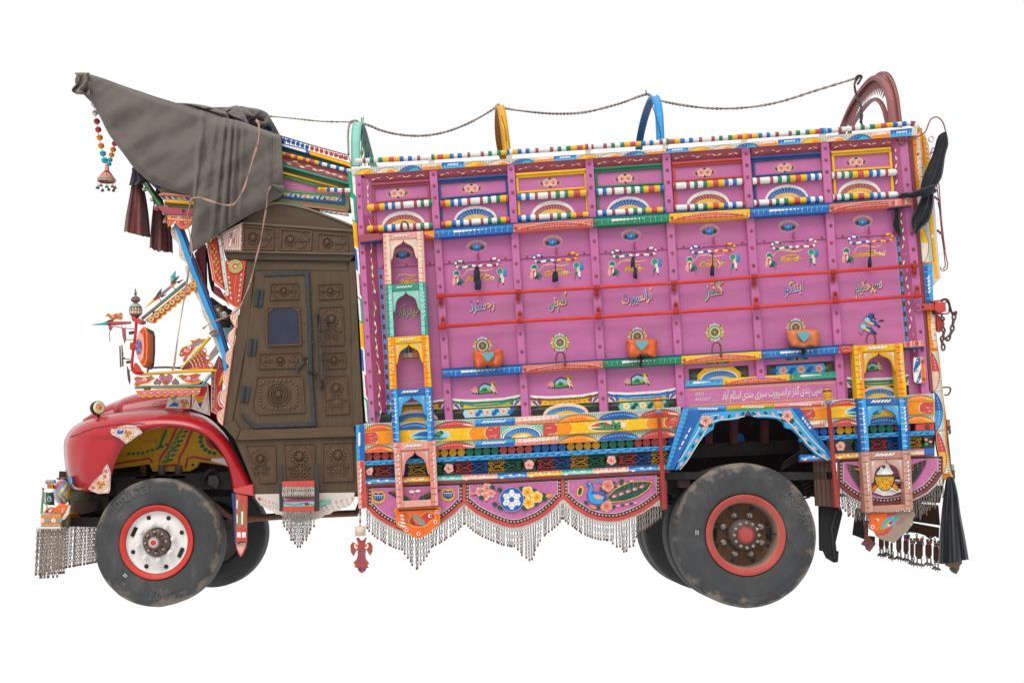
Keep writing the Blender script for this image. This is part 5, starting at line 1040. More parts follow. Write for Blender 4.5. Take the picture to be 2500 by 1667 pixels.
for k in range(9):a = 2*math.pi*k/9-.3; x,y = 757+math.cos(a)*54,835+math.sin(a)*54; v.ell(x,y,26,21,'ylo',math.degrees(a),10); v.ell(x+math.cos(a)*6,y+math.sin(a)*6,14,12,'tq',math.degrees(a),9); v.ell(757+math.cos(a)*32,835+math.sin(a)*32,8,6,'fuch',math.degrees(a),8); a+=.35; v.line([(757,835),(757+math.cos(a)*80,835+math.sin(a)*80)],4,'brn')
v.ell(757,835,12,12,'white',n=10); v.make('painted_flower',o,'art')
b = B(VY); b.slab([(412,560),(430,540),(540,478),(605,985),(628,1122),(575,1085),(508,1025),(480,1000)],'red',.05,.03,.8); o = b.make('side_board',truck); v = B(VY,.0495)
v.line([(418,560),(492,1000)],12,'white'); v.line([(424,556),(500,1010),(625,1110)],12,'org'); v.line([(445,560),(515,1000),(610,1085)],4,'white')
for k in range(4):
 for m in range(4):v.line(smooth([(480+25*k+m*8,520+k*120),(500+24*k-m*14,600+k*120),(560+14*k,700+k*110)],4),3.6,'mag'); v.ell(460+k*22+m*22,545+k*118+m*40,13,19,'yel',10,9); v.ell(460+k*22+m*22,550+k*118+m*40,5,8,'blk',10,7)
v.make('painted_vine',o,'art')
b = B(VY); b.slab([(540,468),(580,455),(606,640),(640,820),(660,990),(684,1180),(640,1190),(618,1000),(596,820),(570,640)],'off',.012,.02,.8); o = b.make('tin_strip',truck,'steel')
for x,y in((568,505),(580,590),(600,750),(628,930),(648,1100)):bolt(o,x,y,.012,1.8,'iron',VY)
# windscreen post with scalloped tin, dark braces
b = B(); post = W(VY,(22,345),(140,600),(250,880))+W(VY,(400,1250),(535,1568))+W(VZ,(760,700)); b.slab([(424,545),(434,545),(455,600),(476,660),(505,735),(532,800),(553,868),(556,910),(549,914),(541,868),(521,800),(494,737),(465,662),(443,600)],'sky',.06,.06,.8)
b.slab([(436,552),(446,556),(482,655),(512,730),(540,800),(560,868),(552,868),(530,798),(503,732),(474,658)],'dblue',.075,.06,.6); b.make('windscreen_post',truck)
b = B(); sp = smooth([(426,550),(417,560),(421,580),(437,598),(436,612),(441,632),(462,645),(452,652),(456,668),(470,690),(474,712),(488,738),(492,755),(498,775),(508,790),(512,806),(520,822),(527,846),(540,868),(547,885)],2)
b.slab(sp+[(548,868),(521,800),(494,737),(465,662),(443,600),(428,550)],'off',.08,.012,.6); o = b.make('scalloped_tin',truck,'steel')
for x,y in((424,568),(433,588),(443,622),(458,660),(474,698),(497,760),(512,800),(530,844)):bolt(o,x,y,.08,.9,'iron')
b = B(VY); b.slab([(265,680),(330,600),(395,570),(405,1090),(385,1090)],'dmar',.3,.06,.6); b.slab([(270,735),(285,735),(437,1150),(425,1165)],'org',.28,.04,.5); b.slab([(400,600),(425,640),(480,1010),(500,1160),(470,1120),(440,1000)],'blk',.35,.08,.6); b.make('inner_brace',truck)
b = B(VY); b.slab([(405,1250),(470,1200),(500,1300),(560,1350),(690,1340),(700,1420),(700,1568),(540,1568)],'iron',.5,.5,.6); b.make('dashboard',truck,'iron')
b = B(); b.lathe(P(*VY(560,1400),.3),(1,-.3,-.05),[(.02,-.12),(.06,-.1),(.075,.0),(.07,.06),(.0,.07)],'tan',14); b.lathe(P(*VY(628,1420),.18),(0,-1,0),[(.035,-.03),(.035,.02),(.022,.03),(.0,.02)],'steel',14); b.make('cab_light',truck,'steel')
b = B(VY); b.slab([(500,1060),(560,1090),(640,1230),(680,1300),(640,1250),(540,1190),(500,1160)],'mar',.2,.05,.6); v_ = b.make('corner_bracket',truck)
# painted cowl plates over the bonnet
def plate(name,V,pts,c,y,fn,parent=truck,d=.015):
 b = B(V); b.slab(pts,c,y,d,.6); o = b.make(name,parent); v = B(V,y-.0005,8e-5); fn(v); v.make('painted_pattern',o,'art'); return o
def cowl1(v):
 v.line([(48,990),(340,975),(330,1135),(22,1130)],7,'red2',True); v.flower(262,1070,62,['red','yel','org'],9,'teal',pw=.42); v.poly([(50,1110),(120,1060),(140,1050),(160,1075),(185,1050),(180,1110),(130,1105)],'blue')
 for x,y in((60,1030),(120,1030),(200,1010),(205,1110),(320,1000),(320,1120)):v.ell(x,y,7,7,'red2',n=7); v.ell(x+22,y+8,7,10,'yel',n=7)
plate('cowl_plate',VZ,[(52,985),(345,968),(334,1142),(16,1132),(40,1080)],'off',.22,cowl1)
def badge(v):
 v.poly([(97,998),(162,988),(164,1012),(100,1022)],'blue'); v.text('TZ',130,1010,26,'white',-6,.2); v.text('TORO',215,1000,30,'black',-6,0)
plate('name_badge',VZ,[(90,995),(270,975),(275,1008),(94,1030)],'white',.20,badge)
def cowl2(v):
 v.line([(365,1130),(390,985),(545,830),(575,1205)],8,'red2'); v.poly([(470,860),(545,850),(548,910),(515,975),(400,980)],'red'); v.poly([(402,982),(515,974),(490,1055),(428,1060)],'orgy'); v.poly([(430,1062),(490,1056),(468,1130)],'dblue')
 v.line([(400,985),(465,1140),(515,975)],5,'red2')
 for x,y in((390,1030),(400,1080),(430,1130),(520,1070),(535,1010),(490,1150),(550,1185),(540,1050)):v.ell(x,y,7,11,('yel','red2')[(x//10)%2],n=7)
plate('cowl_plate',VZ,[(360,960),(470,868),(560,800),(590,1225),(352,1140)],'off',.18,cowl2)
def cowl3(v):
 v.line([(612,670),(605,1165),(680,1200)],8,'white'); v.line([(655,670),(640,1130),(700,1185)],6,'white')
 for k in range(19):v.poly([(612,690+26*k),(648,690+26*k),(646,708+26*k),(611,708+26*k)],('orgy','orgy','blue','orgy','tq')[k%5])
 for k in range(5):v.leaf(700+10*k,850-20*k,720+8*k,790-30*k,26,'yel')
 for k in range(26):v.ell(668,840+13*k,4,4,'white',n=5)
 for k in range(4):v.ell(745,1010,60-12*k,110-20*k,('white','red2','white','red2')[k],n=16)
plate('cowl_plate',VZ,[(600,660),(665,650),(760,640),(735,980),(720,1200),(660,1210),(600,1180)],'red',.16,cowl3)
def cowl4(v):
 v.line([(640,600),(715,470),(690,640)],10,'pnk'); v.line([(720,610),(760,560),(800,600)],8,'pnk')
 for k in range(5):v.poly([(690+14*k,500+26*k),(706+14*k,494+26*k),(712+14*k,514+26*k),(698+14*k,520+26*k)],('tq','org')[k%2])
plate('dash_board',VZ,[(610,640),(700,455),(790,560),(800,620),(740,660)],'mar',.2,cowl4)
b = B(VZ); b.slab([(700,130),(850,60),(880,110),(800,300),(770,250)],'tql',.5,.02,.5); b.slab([(560,560),(690,420),(700,300),(660,330),(540,500)],'off',.6,.02,.5); b.make('windscreen_glass',truck,'glass')
# ------------------------------------------------------------------ boards of the crown between tarpaulin and cargo wall
def crown(name,pts,c,y=.05,d=.03,bv=.8,fn=None):
 b = B(VQ); b.slab(pts,c,y,d,bv); o = b.make(name,truck)
 if fn:v = B(VQ,y-.0006,8e-5); fn(v); v.make('painted_pattern',o,'art')
 return o
crown('crown_backing',[(150,1000),(200,280),(1300,600),(1300,1300),(200,1180)],'olive',.09,.08)
def cb1(v):v.poly([(290,312),(640,400),(640,440),(290,335)],'white'); v.line([(290,300),(660,398)],14,'blue')
crown('crown_board',[(282,290),(672,393),(694,462),(284,350)],'blue',.03,.05,1,cb1); crown('crown_board',[(678,396),(1300,588),(1306,655),(1240,625),(700,464)],'yel',.03,.05,1,lambda v:v.line([(700,420),(1290,600)],16,'orgy'))
crown('crown_board',[(284,352),(694,464),(1240,627),(1302,672),(1285,690),(840,575),(286,430)],'dgreen',.06,.03)
b = B(); b.striped(P(*VQ(290,452),.03),P(*VQ(1292,712),.03),4.7*MPP,[(1.0,'yel'),(1.6,'red2'),(1,'yel'),(1,'red2'),(1.4,'yel'),(1,'red2'),(.8,'yel'),(1.5,'red2'),(1.2,'yel'),(.9,'blue'),(1.4,'white'),(1,'blue'),(1.5,'white'),(1,'blue'),(1.2,'white'),(.9,'blue'),(.8,'white')],10); b.make('striped_spindle',truck)
def cvine(v):
 pts =[(310+950*t,545+268*t+14*math.sin(t*26))for t in[k/60 for k in range(61)]]; v.line(pts,6,'skin')
 for k in range(4,58,6):x,y = pts[k]; s = 1 if(k//6)%2 else-1; v.leaf(x-20,y-s*14,x+66,y+18-s*20,24,'cream')
crown('crown_board',[(298,482),(830,625),(1290,748),(1290,882),(300,604)],'mar',.055,.03,.8,cvine)
crown('crown_moulding',[(300,605),(1290,884),(1290,912),(300,642)],'teal',.035,.04,1)
b = B(VQ); b.ptube([(306,735),(1120,955)],2.6,'yel',.03); b.make('crown_moulding',truck)
crown('crown_moulding',[(308,762),(900,935),(900,962),(310,802)],'lgreen',.045,.03)
def ctext(v):
 v.line([(330,815),(560,850),(800,930)],4,'pnk'); v.line([(330,965),(500,955),(720,995)],4,'pnk'); v.text('3',322,880,44,'yel'); v.line([(355,890),(400,896)],4,'yel')
 for k in range(6):v.line([(415+26*k,896+3*k),(421+26*k,912+3*k)],5,'yel')
crown('crown_board',[(308,804),(880,955),(1172,1022),(1172,1062),(318,990)],'pink',.065,.03,.5,ctext)
crown('crown_moulding',[(322,985),(1172,1064),(1172,1090),(322,1014)],'lgreen',.04,.03)
def tri(x0,y0,x1,y1,h,n=9):
 def fn(v):
  X = lambda t:x0+(x1-x0)*t; Y = lambda t,u:y0+(y1-y0)*t+h*u
  for k in range(n):
   a,e,w_ = k/n,(k+.9)/n,.5/n; c =('yel','blue','dgreen','mar','orgy')[k%5]
   if k%2==0:v.poly([(X(a),Y(a,.95)),(X(a+w_),Y(a+w_,.05)),(X(e),Y(e,.95))],c)
   else:v.poly([(X(a),Y(a,.95)),(X(a+w_),Y(a+w_,.05)),(X(a+w_*1.7),Y(a,.05)),(X(a+w_*.8),Y(a,.95))],c); v.poly([(X(a+w_*1.1),Y(a,.95)),(X(a+w_*1.9),Y(a,.05)),(X(a+w_*2.1),Y(a,.05)),(X(a+w_*1.4),Y(a,.95))],'tql')
 return fn
crown('crown_board',[(318,1016),(1172,1092),(1172,1168),(318,1086)],'white',.06,.03,.5,tri(318,1026,1172,1102,62,12))
crown('crown_moulding',[(286,1072),(1182,1158),(1182,1040),(1212,1040),(1212,1198),(286,1106)],'dblue',.035,.03)
crown('crown_board',[(190,1165),(290,1106),(1212,1200),(1212,960),(1286,930),(1286,1292),(600,1225)],'olive',.05,.03)
b = B(VQ); b.ptube([(596,1222),(1262,1302)],2.4,'sal',.03); b.make('crown_moulding',truck); crown('crown_board',[(830,1278),(1275,1330),(1275,1370),(960,1318)],'white',.05,.03,.5,tri(840,1288,1270,1336,34,6))
b = B(); b.striped(P(*VQ(822,980),-.0),P(*VQ(1300,996),-.0),5*MPP,[(.8,'yel'),(1.4,'orgy'),(1,'yel'),(1.2,'blue'),(1.4,'white'),(1.2,'blue'),(1.6,'white'),(1,'mar'),(2,'white')],4); o = b.make('tie_bar',truck); bolt(o,792,985,.03,3.6,'mar',VQ)
b = B(VQ); b.ptube([(278,195),(720,328),(1268,478),(1312,600)],1.4,['dblue','mar','mar'],.05,n=6)
for k in range(30):x,y = 290+33*k,205+9.2*k; b.ptube([(x,y),(x+(16 if k%2 else-16),y+78)],.8,'dblue' if x<700 else 'mar',.055,n=4)
br = b.make('bead_railing',truck)
for i,(x,y)in enumerate([(315,252),(385,267),(455,290),(525,312),(592,336),(660,358),(735,376),(805,396),(875,417),(947,440),(1018,460),(1087,478),(1160,502),(1230,520)]):
 c = 'blue' if i<6 else 'red2'; k = 5.4*MPP; obj('hex_boss',BOLT[('boss',c)],br,Matrix.Translation(P(*VQ(x,y),.04))@Matrix.Diagonal((k,k,k,1)))
 # striped front edge of the cargo wall, and the corner board below it
b = B(); e0 =[(848,412),(862,560),(868,640),(876,760),(884,900),(893,1034)]; e1 =[(867,412),(872,560),(878,640),(885,760),(893,900),(902,1034)]
b.slab(e0+list(reversed(e1)),'white',.005,.08,.6); o = b.make('front_edge_board',truck); v = B(VP,.0045)
for k,(c,c2)in enumerate((('teal','white'),('teal','white'),('yel','orgy'),('white','blue'),('white','mar'),('teal','white'),('yel','orgy'),('white','blue'),('white','mar'),('teal','white'))):
 y0,y1 = 416+k*61.5,416+(k+1)*61.5; ex = lambda e,y:onl([(q[1],q[0])for q in e],y)
 v.poly([(ex(e0,y0),y0),(ex(e1,y0),y0+7),(ex(e1,y1),y1+7),(ex(e0,y1),y1)],c); m = lambda y:ex(e0,y)*.45+ex(e1,y)*.55
 if k%2==0:v.poly([(m(y0),y0+4),(ex(e1,y0),y0+10),(ex(e1,y1),y1+2),(m(y1),y1-6)],c2)
 else:v.poly([(ex(e0,y0),y0+4),(m(y0),y0+9),(m(y1),y1),(ex(e0,y1),y1-4)],c2)
v.make('painted_pattern',o,'art')
b = B(VH); b.slab([(86,414),(148,412),(150,674),(92,678)],'sky',-.04,.1,1); b.slab([(92,679),(150,675),(166,1024),(106,1030)],'pnk',-.04,.1,1); o = b.make('corner_board',truck); v = B(VH,-.0408)
v.poly([(112,418),(146,416),(148,672),(118,674)],'blue'); v.poly([(118,682),(148,680),(163,1022),(132,1026)],'red2')
for k in range(16):y = 440+k*37; x = 88+k*1.6; v.line([(x,y),(x+26,y-2)],2.5,'dblue' if k<7 else 'black'); v.line([(x+42,y+10),(x+58,y+8)],2.5,'dblue' if k<7 else 'mar')
for k in range(5):v.ell(112,480+19*k,9,13,'white',15,8); v.leaf(118,770+36*k,126,730+36*k,13,'white')
v.make('painted_pattern',o,'art')
from mathutils import noise as mnoise
def mirrored(rows):return[[Vector((p.x,2.4-p.y,p.z))for p in r]for r in rows]
# ------------------------------------------------------------------ fenders, bonnet, inner panel
FO =[(597,712),(601,640),(613,570),(633,500),(666,430),(713,366),(776,317),(850,287),(932,271),(1020,265),(1120,276),(1220,306),(1310,370),(1378,460),(1424,560),(1450,692)]
FS =[(440,716),(332,690),(294,600),(278,500),(272,420),(280,345),(334,266),(440,206),(600,164),(760,140),(930,128),(1100,137),(1240,178),(1350,262),(1445,392),(1582,664)]
so_,ss_ = smooth(FO,5),smooth(FS,5)
def fender_rows():
 rows =[]; nt = 14
 for j in range(nt+1):
  t = j/nt; row =[]
  for i,(o,s)in enumerate(zip(so_,ss_)):
   y = .05-.05*min(1,t*8)+.42*(1-.72*max(0,i/len(so_)-.7)/.3)*(1-math.sqrt(max(0,1-t**2.6)))
   x,py = lerp(o,s,t); f = i/len(so_)
   crease = -.018*math.exp(-((t-.62)/.07)**2)*max(0,1-abs(f-.22)*4)  # pressed line along the nose
   row.append(P(*VC(x,py),y+crease+.02*math.sin(t*math.pi)*(1 if f<.35 else 0)))
  rows.append(row)
 last = rows[-1]; rows.append([Vector((p.x,p.y+(.9-p.y)*max(.03,min(1,1-(i/len(last)-.45)/.2)),p.z-.03*(i<len(last)*.6)))for i,p in enumerate(last)]); return rows
for far in(0,1):
 fr = fender_rows(); b = B(c='car'); b.grid(mirrored(fr)if far else fr,'car')
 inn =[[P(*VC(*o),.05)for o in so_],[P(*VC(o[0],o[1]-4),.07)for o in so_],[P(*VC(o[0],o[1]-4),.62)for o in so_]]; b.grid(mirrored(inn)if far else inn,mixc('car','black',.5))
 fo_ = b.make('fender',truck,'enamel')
 if not far:b = B(); b.tube([fr[max(3,int(13-k*.6))][26+k]+Vector((0,-.004,.0))for k in range(15)],.0035,mixc('car','black',.5),5); b.make('panel_seam',fo_,'enamel')
def bonnet(y_of=lambda k:k):
 st =[(452,212,208),(500,196,165),(560,180,122),(650,164,72),(780,148,22),(920,138,-18),(1060,136,-48),(1180,150,-70)]; rows =[]
 st = smooth([(a,b_,c)for a,b_,c in st],3)
 for(x,yb,yr)in st:
  row =[]
  for k in range(21):
   a = math.pi*k/20; cy = 1.2-.78*math.cos(a); u = math.sin(a)**.7; zb,zr = P(*VC(x,yb),.42).z-.03,P(*VC(x,yr),.95).z; px = P(*VC(x,(yb+yr)/2),.8).x
   row.append(Vector((px+(.10*(1-u)if x<700 else 0),cy,zb+(zr-zb)*u)))
  rows.append(row)
 return rows
b = B(c='car'); rw = bonnet(); b.grid(rw,'car'); b.make('bonnet',truck,'enamel')
b = B(); fr0 = rw[0]; b.grid([fr0,[Vector((p.x-.05,p.y,P(*VC(300,600),.3).z))for p in fr0]],'car'); b.make('nose_panel',truck,'enamel')
def deco(name,V,pts,y,fn,c='off'):
 b = B(V); b.slab(pts,c,y,.01,.4); o = b.make(name,truck); v = B(V,y-.0006,8e-5); fn(v); v.make('painted_pattern',o,'art')
def daisy(v,x,y,r):v.ell(x,y,r*1.35,r*1.35,'red2',n=20,hole=.93); v.flower(x,y,r,['red','yel','org'],9,'teal',pw=.42)
def f1(v):
 v.line(smooth([(612,300),(680,270),(760,270),(806,302),(740,345),(708,372),(660,330),(612,300)],3),3.5,'red2'); daisy(v,718,308,31); v.poly([(638,305),(652,282),(668,292),(688,278),(684,306),(662,312)],'blue')
 for k in range(9):v.ell(640+20*k,272-12*math.sin(k*.38),4,4,'red2',n=6)
 for x,y in((690,345),(700,355),(760,330),(770,295),(745,340)):v.ell(x,y,6,4,'yel',n=7)
deco('fender_plate',VC,[(598,300),(605,272),(625,280),(660,262),(720,250),(775,258),(812,290),(818,304),(770,335),(706,380),(660,340),(612,318)],-.025,f1)
def f2(v):
 v.line([(446,694),(492,632),(540,590),(558,548),(572,530),(592,580),(586,716),(500,722),(446,694)],4,'red2'); daisy(v,530,664,34)
 for x,y in((566,570),(558,605),(474,684)):v.flower(x,y,13,'red2',5,'yel')
 for x,y in((500,640),(545,620),(580,630),(575,640),(575,660),(490,650),(500,700),(540,580)):v.ell(x,y,6,4.5,'yel' if x%3 else 'red2',n=7)
deco('fender_plate',VC,[(440,694),(488,630),(536,588),(552,548),(574,521),(584,540),(598,580),(594,700),(586,722),(510,727),(470,712)],-.01,f2)
# round side lamp on the fender
p = P(*VC(512,130),.28); b = B(); b.lathe(p,(.8,-.75,.06),[(.0,-.05),(.05,-.05),(.054,-.035)],'off',18); b.lathe(p,(.8,-.75,.06),[(.055,-.036),(.06,-.03),(.06,.012),(.055,.018)],'blk',18); b.lathe(p,(.8,-.75,.06),[(.055,.018),(.05,.027),(.03,.03),(.027,.025),(.018,.03),(0,.031)],['cream','cream','skin','skin','orgy'],18); b.tube([p+Vector((0,.01,-.055)),p+Vector((.005,.01,-.085))],.012,'iron'); b.lathe(p+Vector((.01,.01,-.1)),(0,0,1),[(.06,0),(.045,.012),(.02,.02)],'car',14); b.make('side_lamp',truck,'paint')
# yellow inner panel with painted leaves
b = B(VC); ip =[(600,552),(640,430),(700,350),(830,270),(1000,235),(1220,255),(1370,370),(1470,540),(1400,530),(1215,505),(1198,540),(1160,560),(1140,570),(890,570),(868,520),(610,552)]; b.slab(ip,mixc('yel','ylo',.5),.62,.05,.5); ipo = b.make('inner_fender_panel',truck)
v = B(VC,.6195,1e-4); v.line([(620,525),(700,505),(780,495),(870,480),(890,510)],17,'red2'); v.line([(1060,265),(1000,400),(945,480),(935,535),(1070,525),(1080,470),(1120,400),(1165,285)],19,'red2'); v.line([(1120,545),(1135,480),(1180,470),(1280,490),(1330,480),(1390,500)],17,'red2')
v.line(smooth([(1100,275),(1060,330),(1070,380),(1010,440),(1000,480),(985,515)],4),8,'dgreen')
for k in range(7):x,y = 1100-18*k,290+33*k; v.leaf(x,y,x-40,y+28,20,'lgreen'); v.leaf(x,y+10,x+44,y-2,18,'green')
for k in range(9):v.ell(725+33*k,448-1.8*k*(1 if k<4 else k*.55),14,10,'green',-20,8); v.ell(940+7*k,400-18*k,10,14,'green',20,8)if k<7 else None
for k in range(10):
 a = math.radians(95+19*k); cx,cy = 1330,350; v.leaf(cx+math.cos(a)*30,cy+math.sin(a)*30,cx+math.cos(a)*75,cy+math.sin(a)*70,34,'red2'); v.leaf(cx+math.cos(a)*85,cy+math.sin(a)*80,cx+math.cos(a)*125,cy+math.sin(a)*112,30,'green')
v.line([(770,290),(820,360),(910,365)],5,mixc('ylo','grey',.5)); v.line([(890,460),(950,330),(990,270)],4,mixc('ylo','brn',.4)); v.line([(630,470),(870,455),(900,470)],3,mixc('ylo','brn',.4)); v.ell(912,362,14,14,mixc('ylo','grey',.4)); v.ell(1172,527,9,9,'black'); v.make('painted_leaves',ipo,'art')
b = B(VC); b.slab([(1296,480),(1400,470),(1416,538),(1300,500)],'off',.3,.02); o = b.make('gusset_plate',truck); v = B(VC,.2995); v.line([(1300,485),(1398,478),(1410,532),(1304,498)],4,'red2',True); v.make('painted_pattern',o,'art')
b = B(VC); b.slab([(1200,190),(1380,250),(1480,350),(1590,560),(1600,700),(1460,690),(1420,560),(1370,460),(1290,370)],'blk',.42,.1,.5); b.make('fender_backing',truck,'iron')
# running board stub and painted mud flap behind the front wheel
b = B(VC); b.slab([(1452,690),(1590,660),(1592,742),(1476,722),(1455,715)],'red2',-.0,.35,1.5); b.make('running_board',truck,'enamel')
b = B(VC); b.slab([(1468,722),(1550,742),(1546,1062),(1540,1100),(1520,1145),(1503,1166),(1485,1140),(1472,1100),(1470,1060)],'red2',.01,.02,.8); b.slab([(1440,720),(1466,722),(1470,1060),(1462,1080),(1455,900)],'dblue',.06,.02,.5); o = b.make('mud_flap',truck); v = B(VC,.0094)
v.line([(1490,740),(1488,960),(1545,965),(1520,780),(1500,900),(1496,960)],7,'lgreen'); v.line([(1515,850),(1515,940)],12,'white'); v.line([(1480,770),(1478,830)],8,'white'); v.line([(1480,870),(1480,930)],8,'white')
for x in(1492,1527):v.poly([(x-13,994),(x+13,994),(x+14,1030),(x-13,1030)],'white')
v.poly([(1474,1066),(1542,1062),(1535,1100),(1503,1160),(1480,1110)],'tan'); v.line([(1480,1075),(1500,1062),(1540,1062)],8,'blk')
for k in range(3):v.leaf(1505,1150,1482+24*k,1080,16,'pnk')
v.make('painted_flap',o,'art')
# ------------------------------------------------------------------ wheels
def tyre(o,Rt,w,name_text,angs,parent,rim_r,seed,detail=True):
 nz = 144 if detail else 48; prof =[(rim_r,-.02),(rim_r+.012,.0),(rim_r+.03,.006),(rim_r+.05,.010),(Rt*.70,.014),(Rt*.74,.016),(Rt*.80,.017),(Rt*.825,.017),(Rt*.84,.012),(Rt*.87,.013),(Rt*.92,.006),(Rt*.94,.0),(Rt*.955,-.006),(Rt*.972,-.012),(Rt*.985,-.022),(Rt,-.045),(Rt,-w*.35),(Rt,-w*.65),(Rt,-w+.03),(Rt*.96,-w),(rim_r,-w+.02)]
 v,f,mud =[],[],[]
 for j,(r,h)in enumerate(prof):
  for k in range(nz):
   a = 2*math.pi*k/nz; rr = r
   if detail and 12<=j<=15:rr = r-(.004 if(k%4)<1 and j<15 else 0)+.003*mnoise.noise((math.cos(a)*6,math.sin(a)*6,seed+j))
   v.append(o+Vector((math.cos(a)*rr,-h,math.sin(a)*rr))); e ={9:.39,10:.41,11:.44,12:.48,13:.52,14:.53,15:.5,16:.43,17:.41,18:.42}.get(j,.31 if j>3 else .26)
   mud.append(max(0,e+.14*mnoise.noise((math.cos(a)*1.6,math.sin(a)*1.6,seed)))if detail else .3)
 for j in range(len(prof)-1):f+=[(j*nz+k,j*nz+(k+1)%nz,(j+1)*nz+(k+1)%nz,(j+1)*nz+k)for k in range(nz)]
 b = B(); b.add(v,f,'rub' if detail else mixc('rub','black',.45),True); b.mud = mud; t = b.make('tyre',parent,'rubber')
 if not detail:return t
 b = B()
 for s,ca,rr,size in name_text:
  b = B()
  tot = sum(text_faces(ch)[2]+.12 for ch in s)*size; a = ca+tot/rr/2
  for ch in s:
   vv,ff,wd = text_faces(ch); adv =(wd+.12)*size; am = a-adv/rr/2
   vs =[]
   for(x,y)in vv:
    sx,sy = x*size,y*size; up = rr+sy; th = am-sx/rr; hh = .0215 if up<Rt*.835 else .0185; vs.append(o+Vector((math.cos(th)*up,-hh,math.sin(th)*up)))
   b.add(vs,ff,mixc('rub','grey',.22)); a-=adv
  b.make('tyre_lettering',t,'rubber')
 for a in angs:
  b = B();
  for k in range(2):r0 = Rt*(.70-.03*k); b.tube([o+Vector((math.cos(a+d)*r0,-.02,math.sin(a+d)*r0))for d in(-.05,0,.05)],.004,'white',5)
  b.make('tyre_tag',t,'rubber')
 return t
def nuts(b,o,n,r,h,q,c,ln_=.035,a0=0,part=None):
 w = b
 for k in range(n):
  if part:b = B()
  a = 2*math.pi*k/n+a0; p = o+Vector((math.cos(a)*r,-h,math.sin(a)*r)); b.lathe(p,(0,-1,0),[(q*1.25,0),(q*1.2,.006),(q,.008),(q,ln_*.6),(q*.55,ln_*.65),(q*.5,ln_),(0,ln_)],c,6,False)
  if part:b.make('lug_nut',w,part)
def front_wheel(o,near):
 w = bpy.data.objects.new('wheel',None); w.empty_display_size = .1; sc.collection.objects.link(w); w.parent = truck; w.matrix_parent_inverse = Matrix.Translation(-truck.location)
 R_ = .522; tyre(o,R_,.27,[('LONGMARCH',math.radians(97),.41,.105),('LM268',math.radians(-95),.40,.095)],(math.radians(228),),w,.298,3.1,near)
 b = B(); b.lathe(o,(0,-1,0),[(.27,-.1),(.298,-.02),(.302,.006),(.296,.012),(.284,.006),(.262,.0),(.252,-.012)],['dmar','red','red','red','red',mixc('red','dmar',.4)],56); b.make('rim_ring',w,'paint')
 b = B(); b.lathe(o,(0,-1,0),[(.252,-.012),(.246,-.03),(.23,-.036),(.20,-.030),(.165,-.016),(.13,-.012),(.116,-.02),(.112,-.06)],'white',56)
 b.make('wheel_disc',w,'paint')
 for k in range(8):
  b = B(); a = 2*math.pi*k/8+.38; p = o+Vector((math.cos(a)*.212,.026,math.sin(a)*.212))
  if k in(3,7):q = Vector((-math.sin(a),0,math.cos(a))); b.tube([p-q*.04,p+q*.04],.016,'blk',8,squash=.45)
  else:b.lathe(p,(0,-1,0),[(.0,.003),(.0155,.003),(.018,.0)],'blk',12)
  b.make('hand_hole',w,'iron')
 nuts(w,o,8,.146,.014,.0195,'white',.05,.2,'paint')
 b = B(); b.lathe(o,(0,-1,0),[(.112,-.05),(.11,.0),(.10,.012),(.06,.03),(.052,.075),(.046,.082)],mixc('tan','iron',.45),28); nuts(b,o,8,.084,.02,.011,'steel',.03,.1)
 for k in range(8):a = 2*math.pi*k/8+.5; b.tube([o+Vector((math.cos(a)*.055,-.04,math.sin(a)*.055)),o+Vector((math.cos(a)*.105,-.012,math.sin(a)*.105))],.009,mixc('tan','steel',.5),6)
 b.make('hub',w,'steel')
 b = B(); b.lathe(o,(0,-1,0),[(.048,.075),(.046,.09),(.03,.094)],mixc('steel','rust',.3),12,False); b.lathe(o,(0,-1,0),[(.026,.094),(.02,.098),(0,.098)],'red',9); b.make('hub_cap',w,'paint')
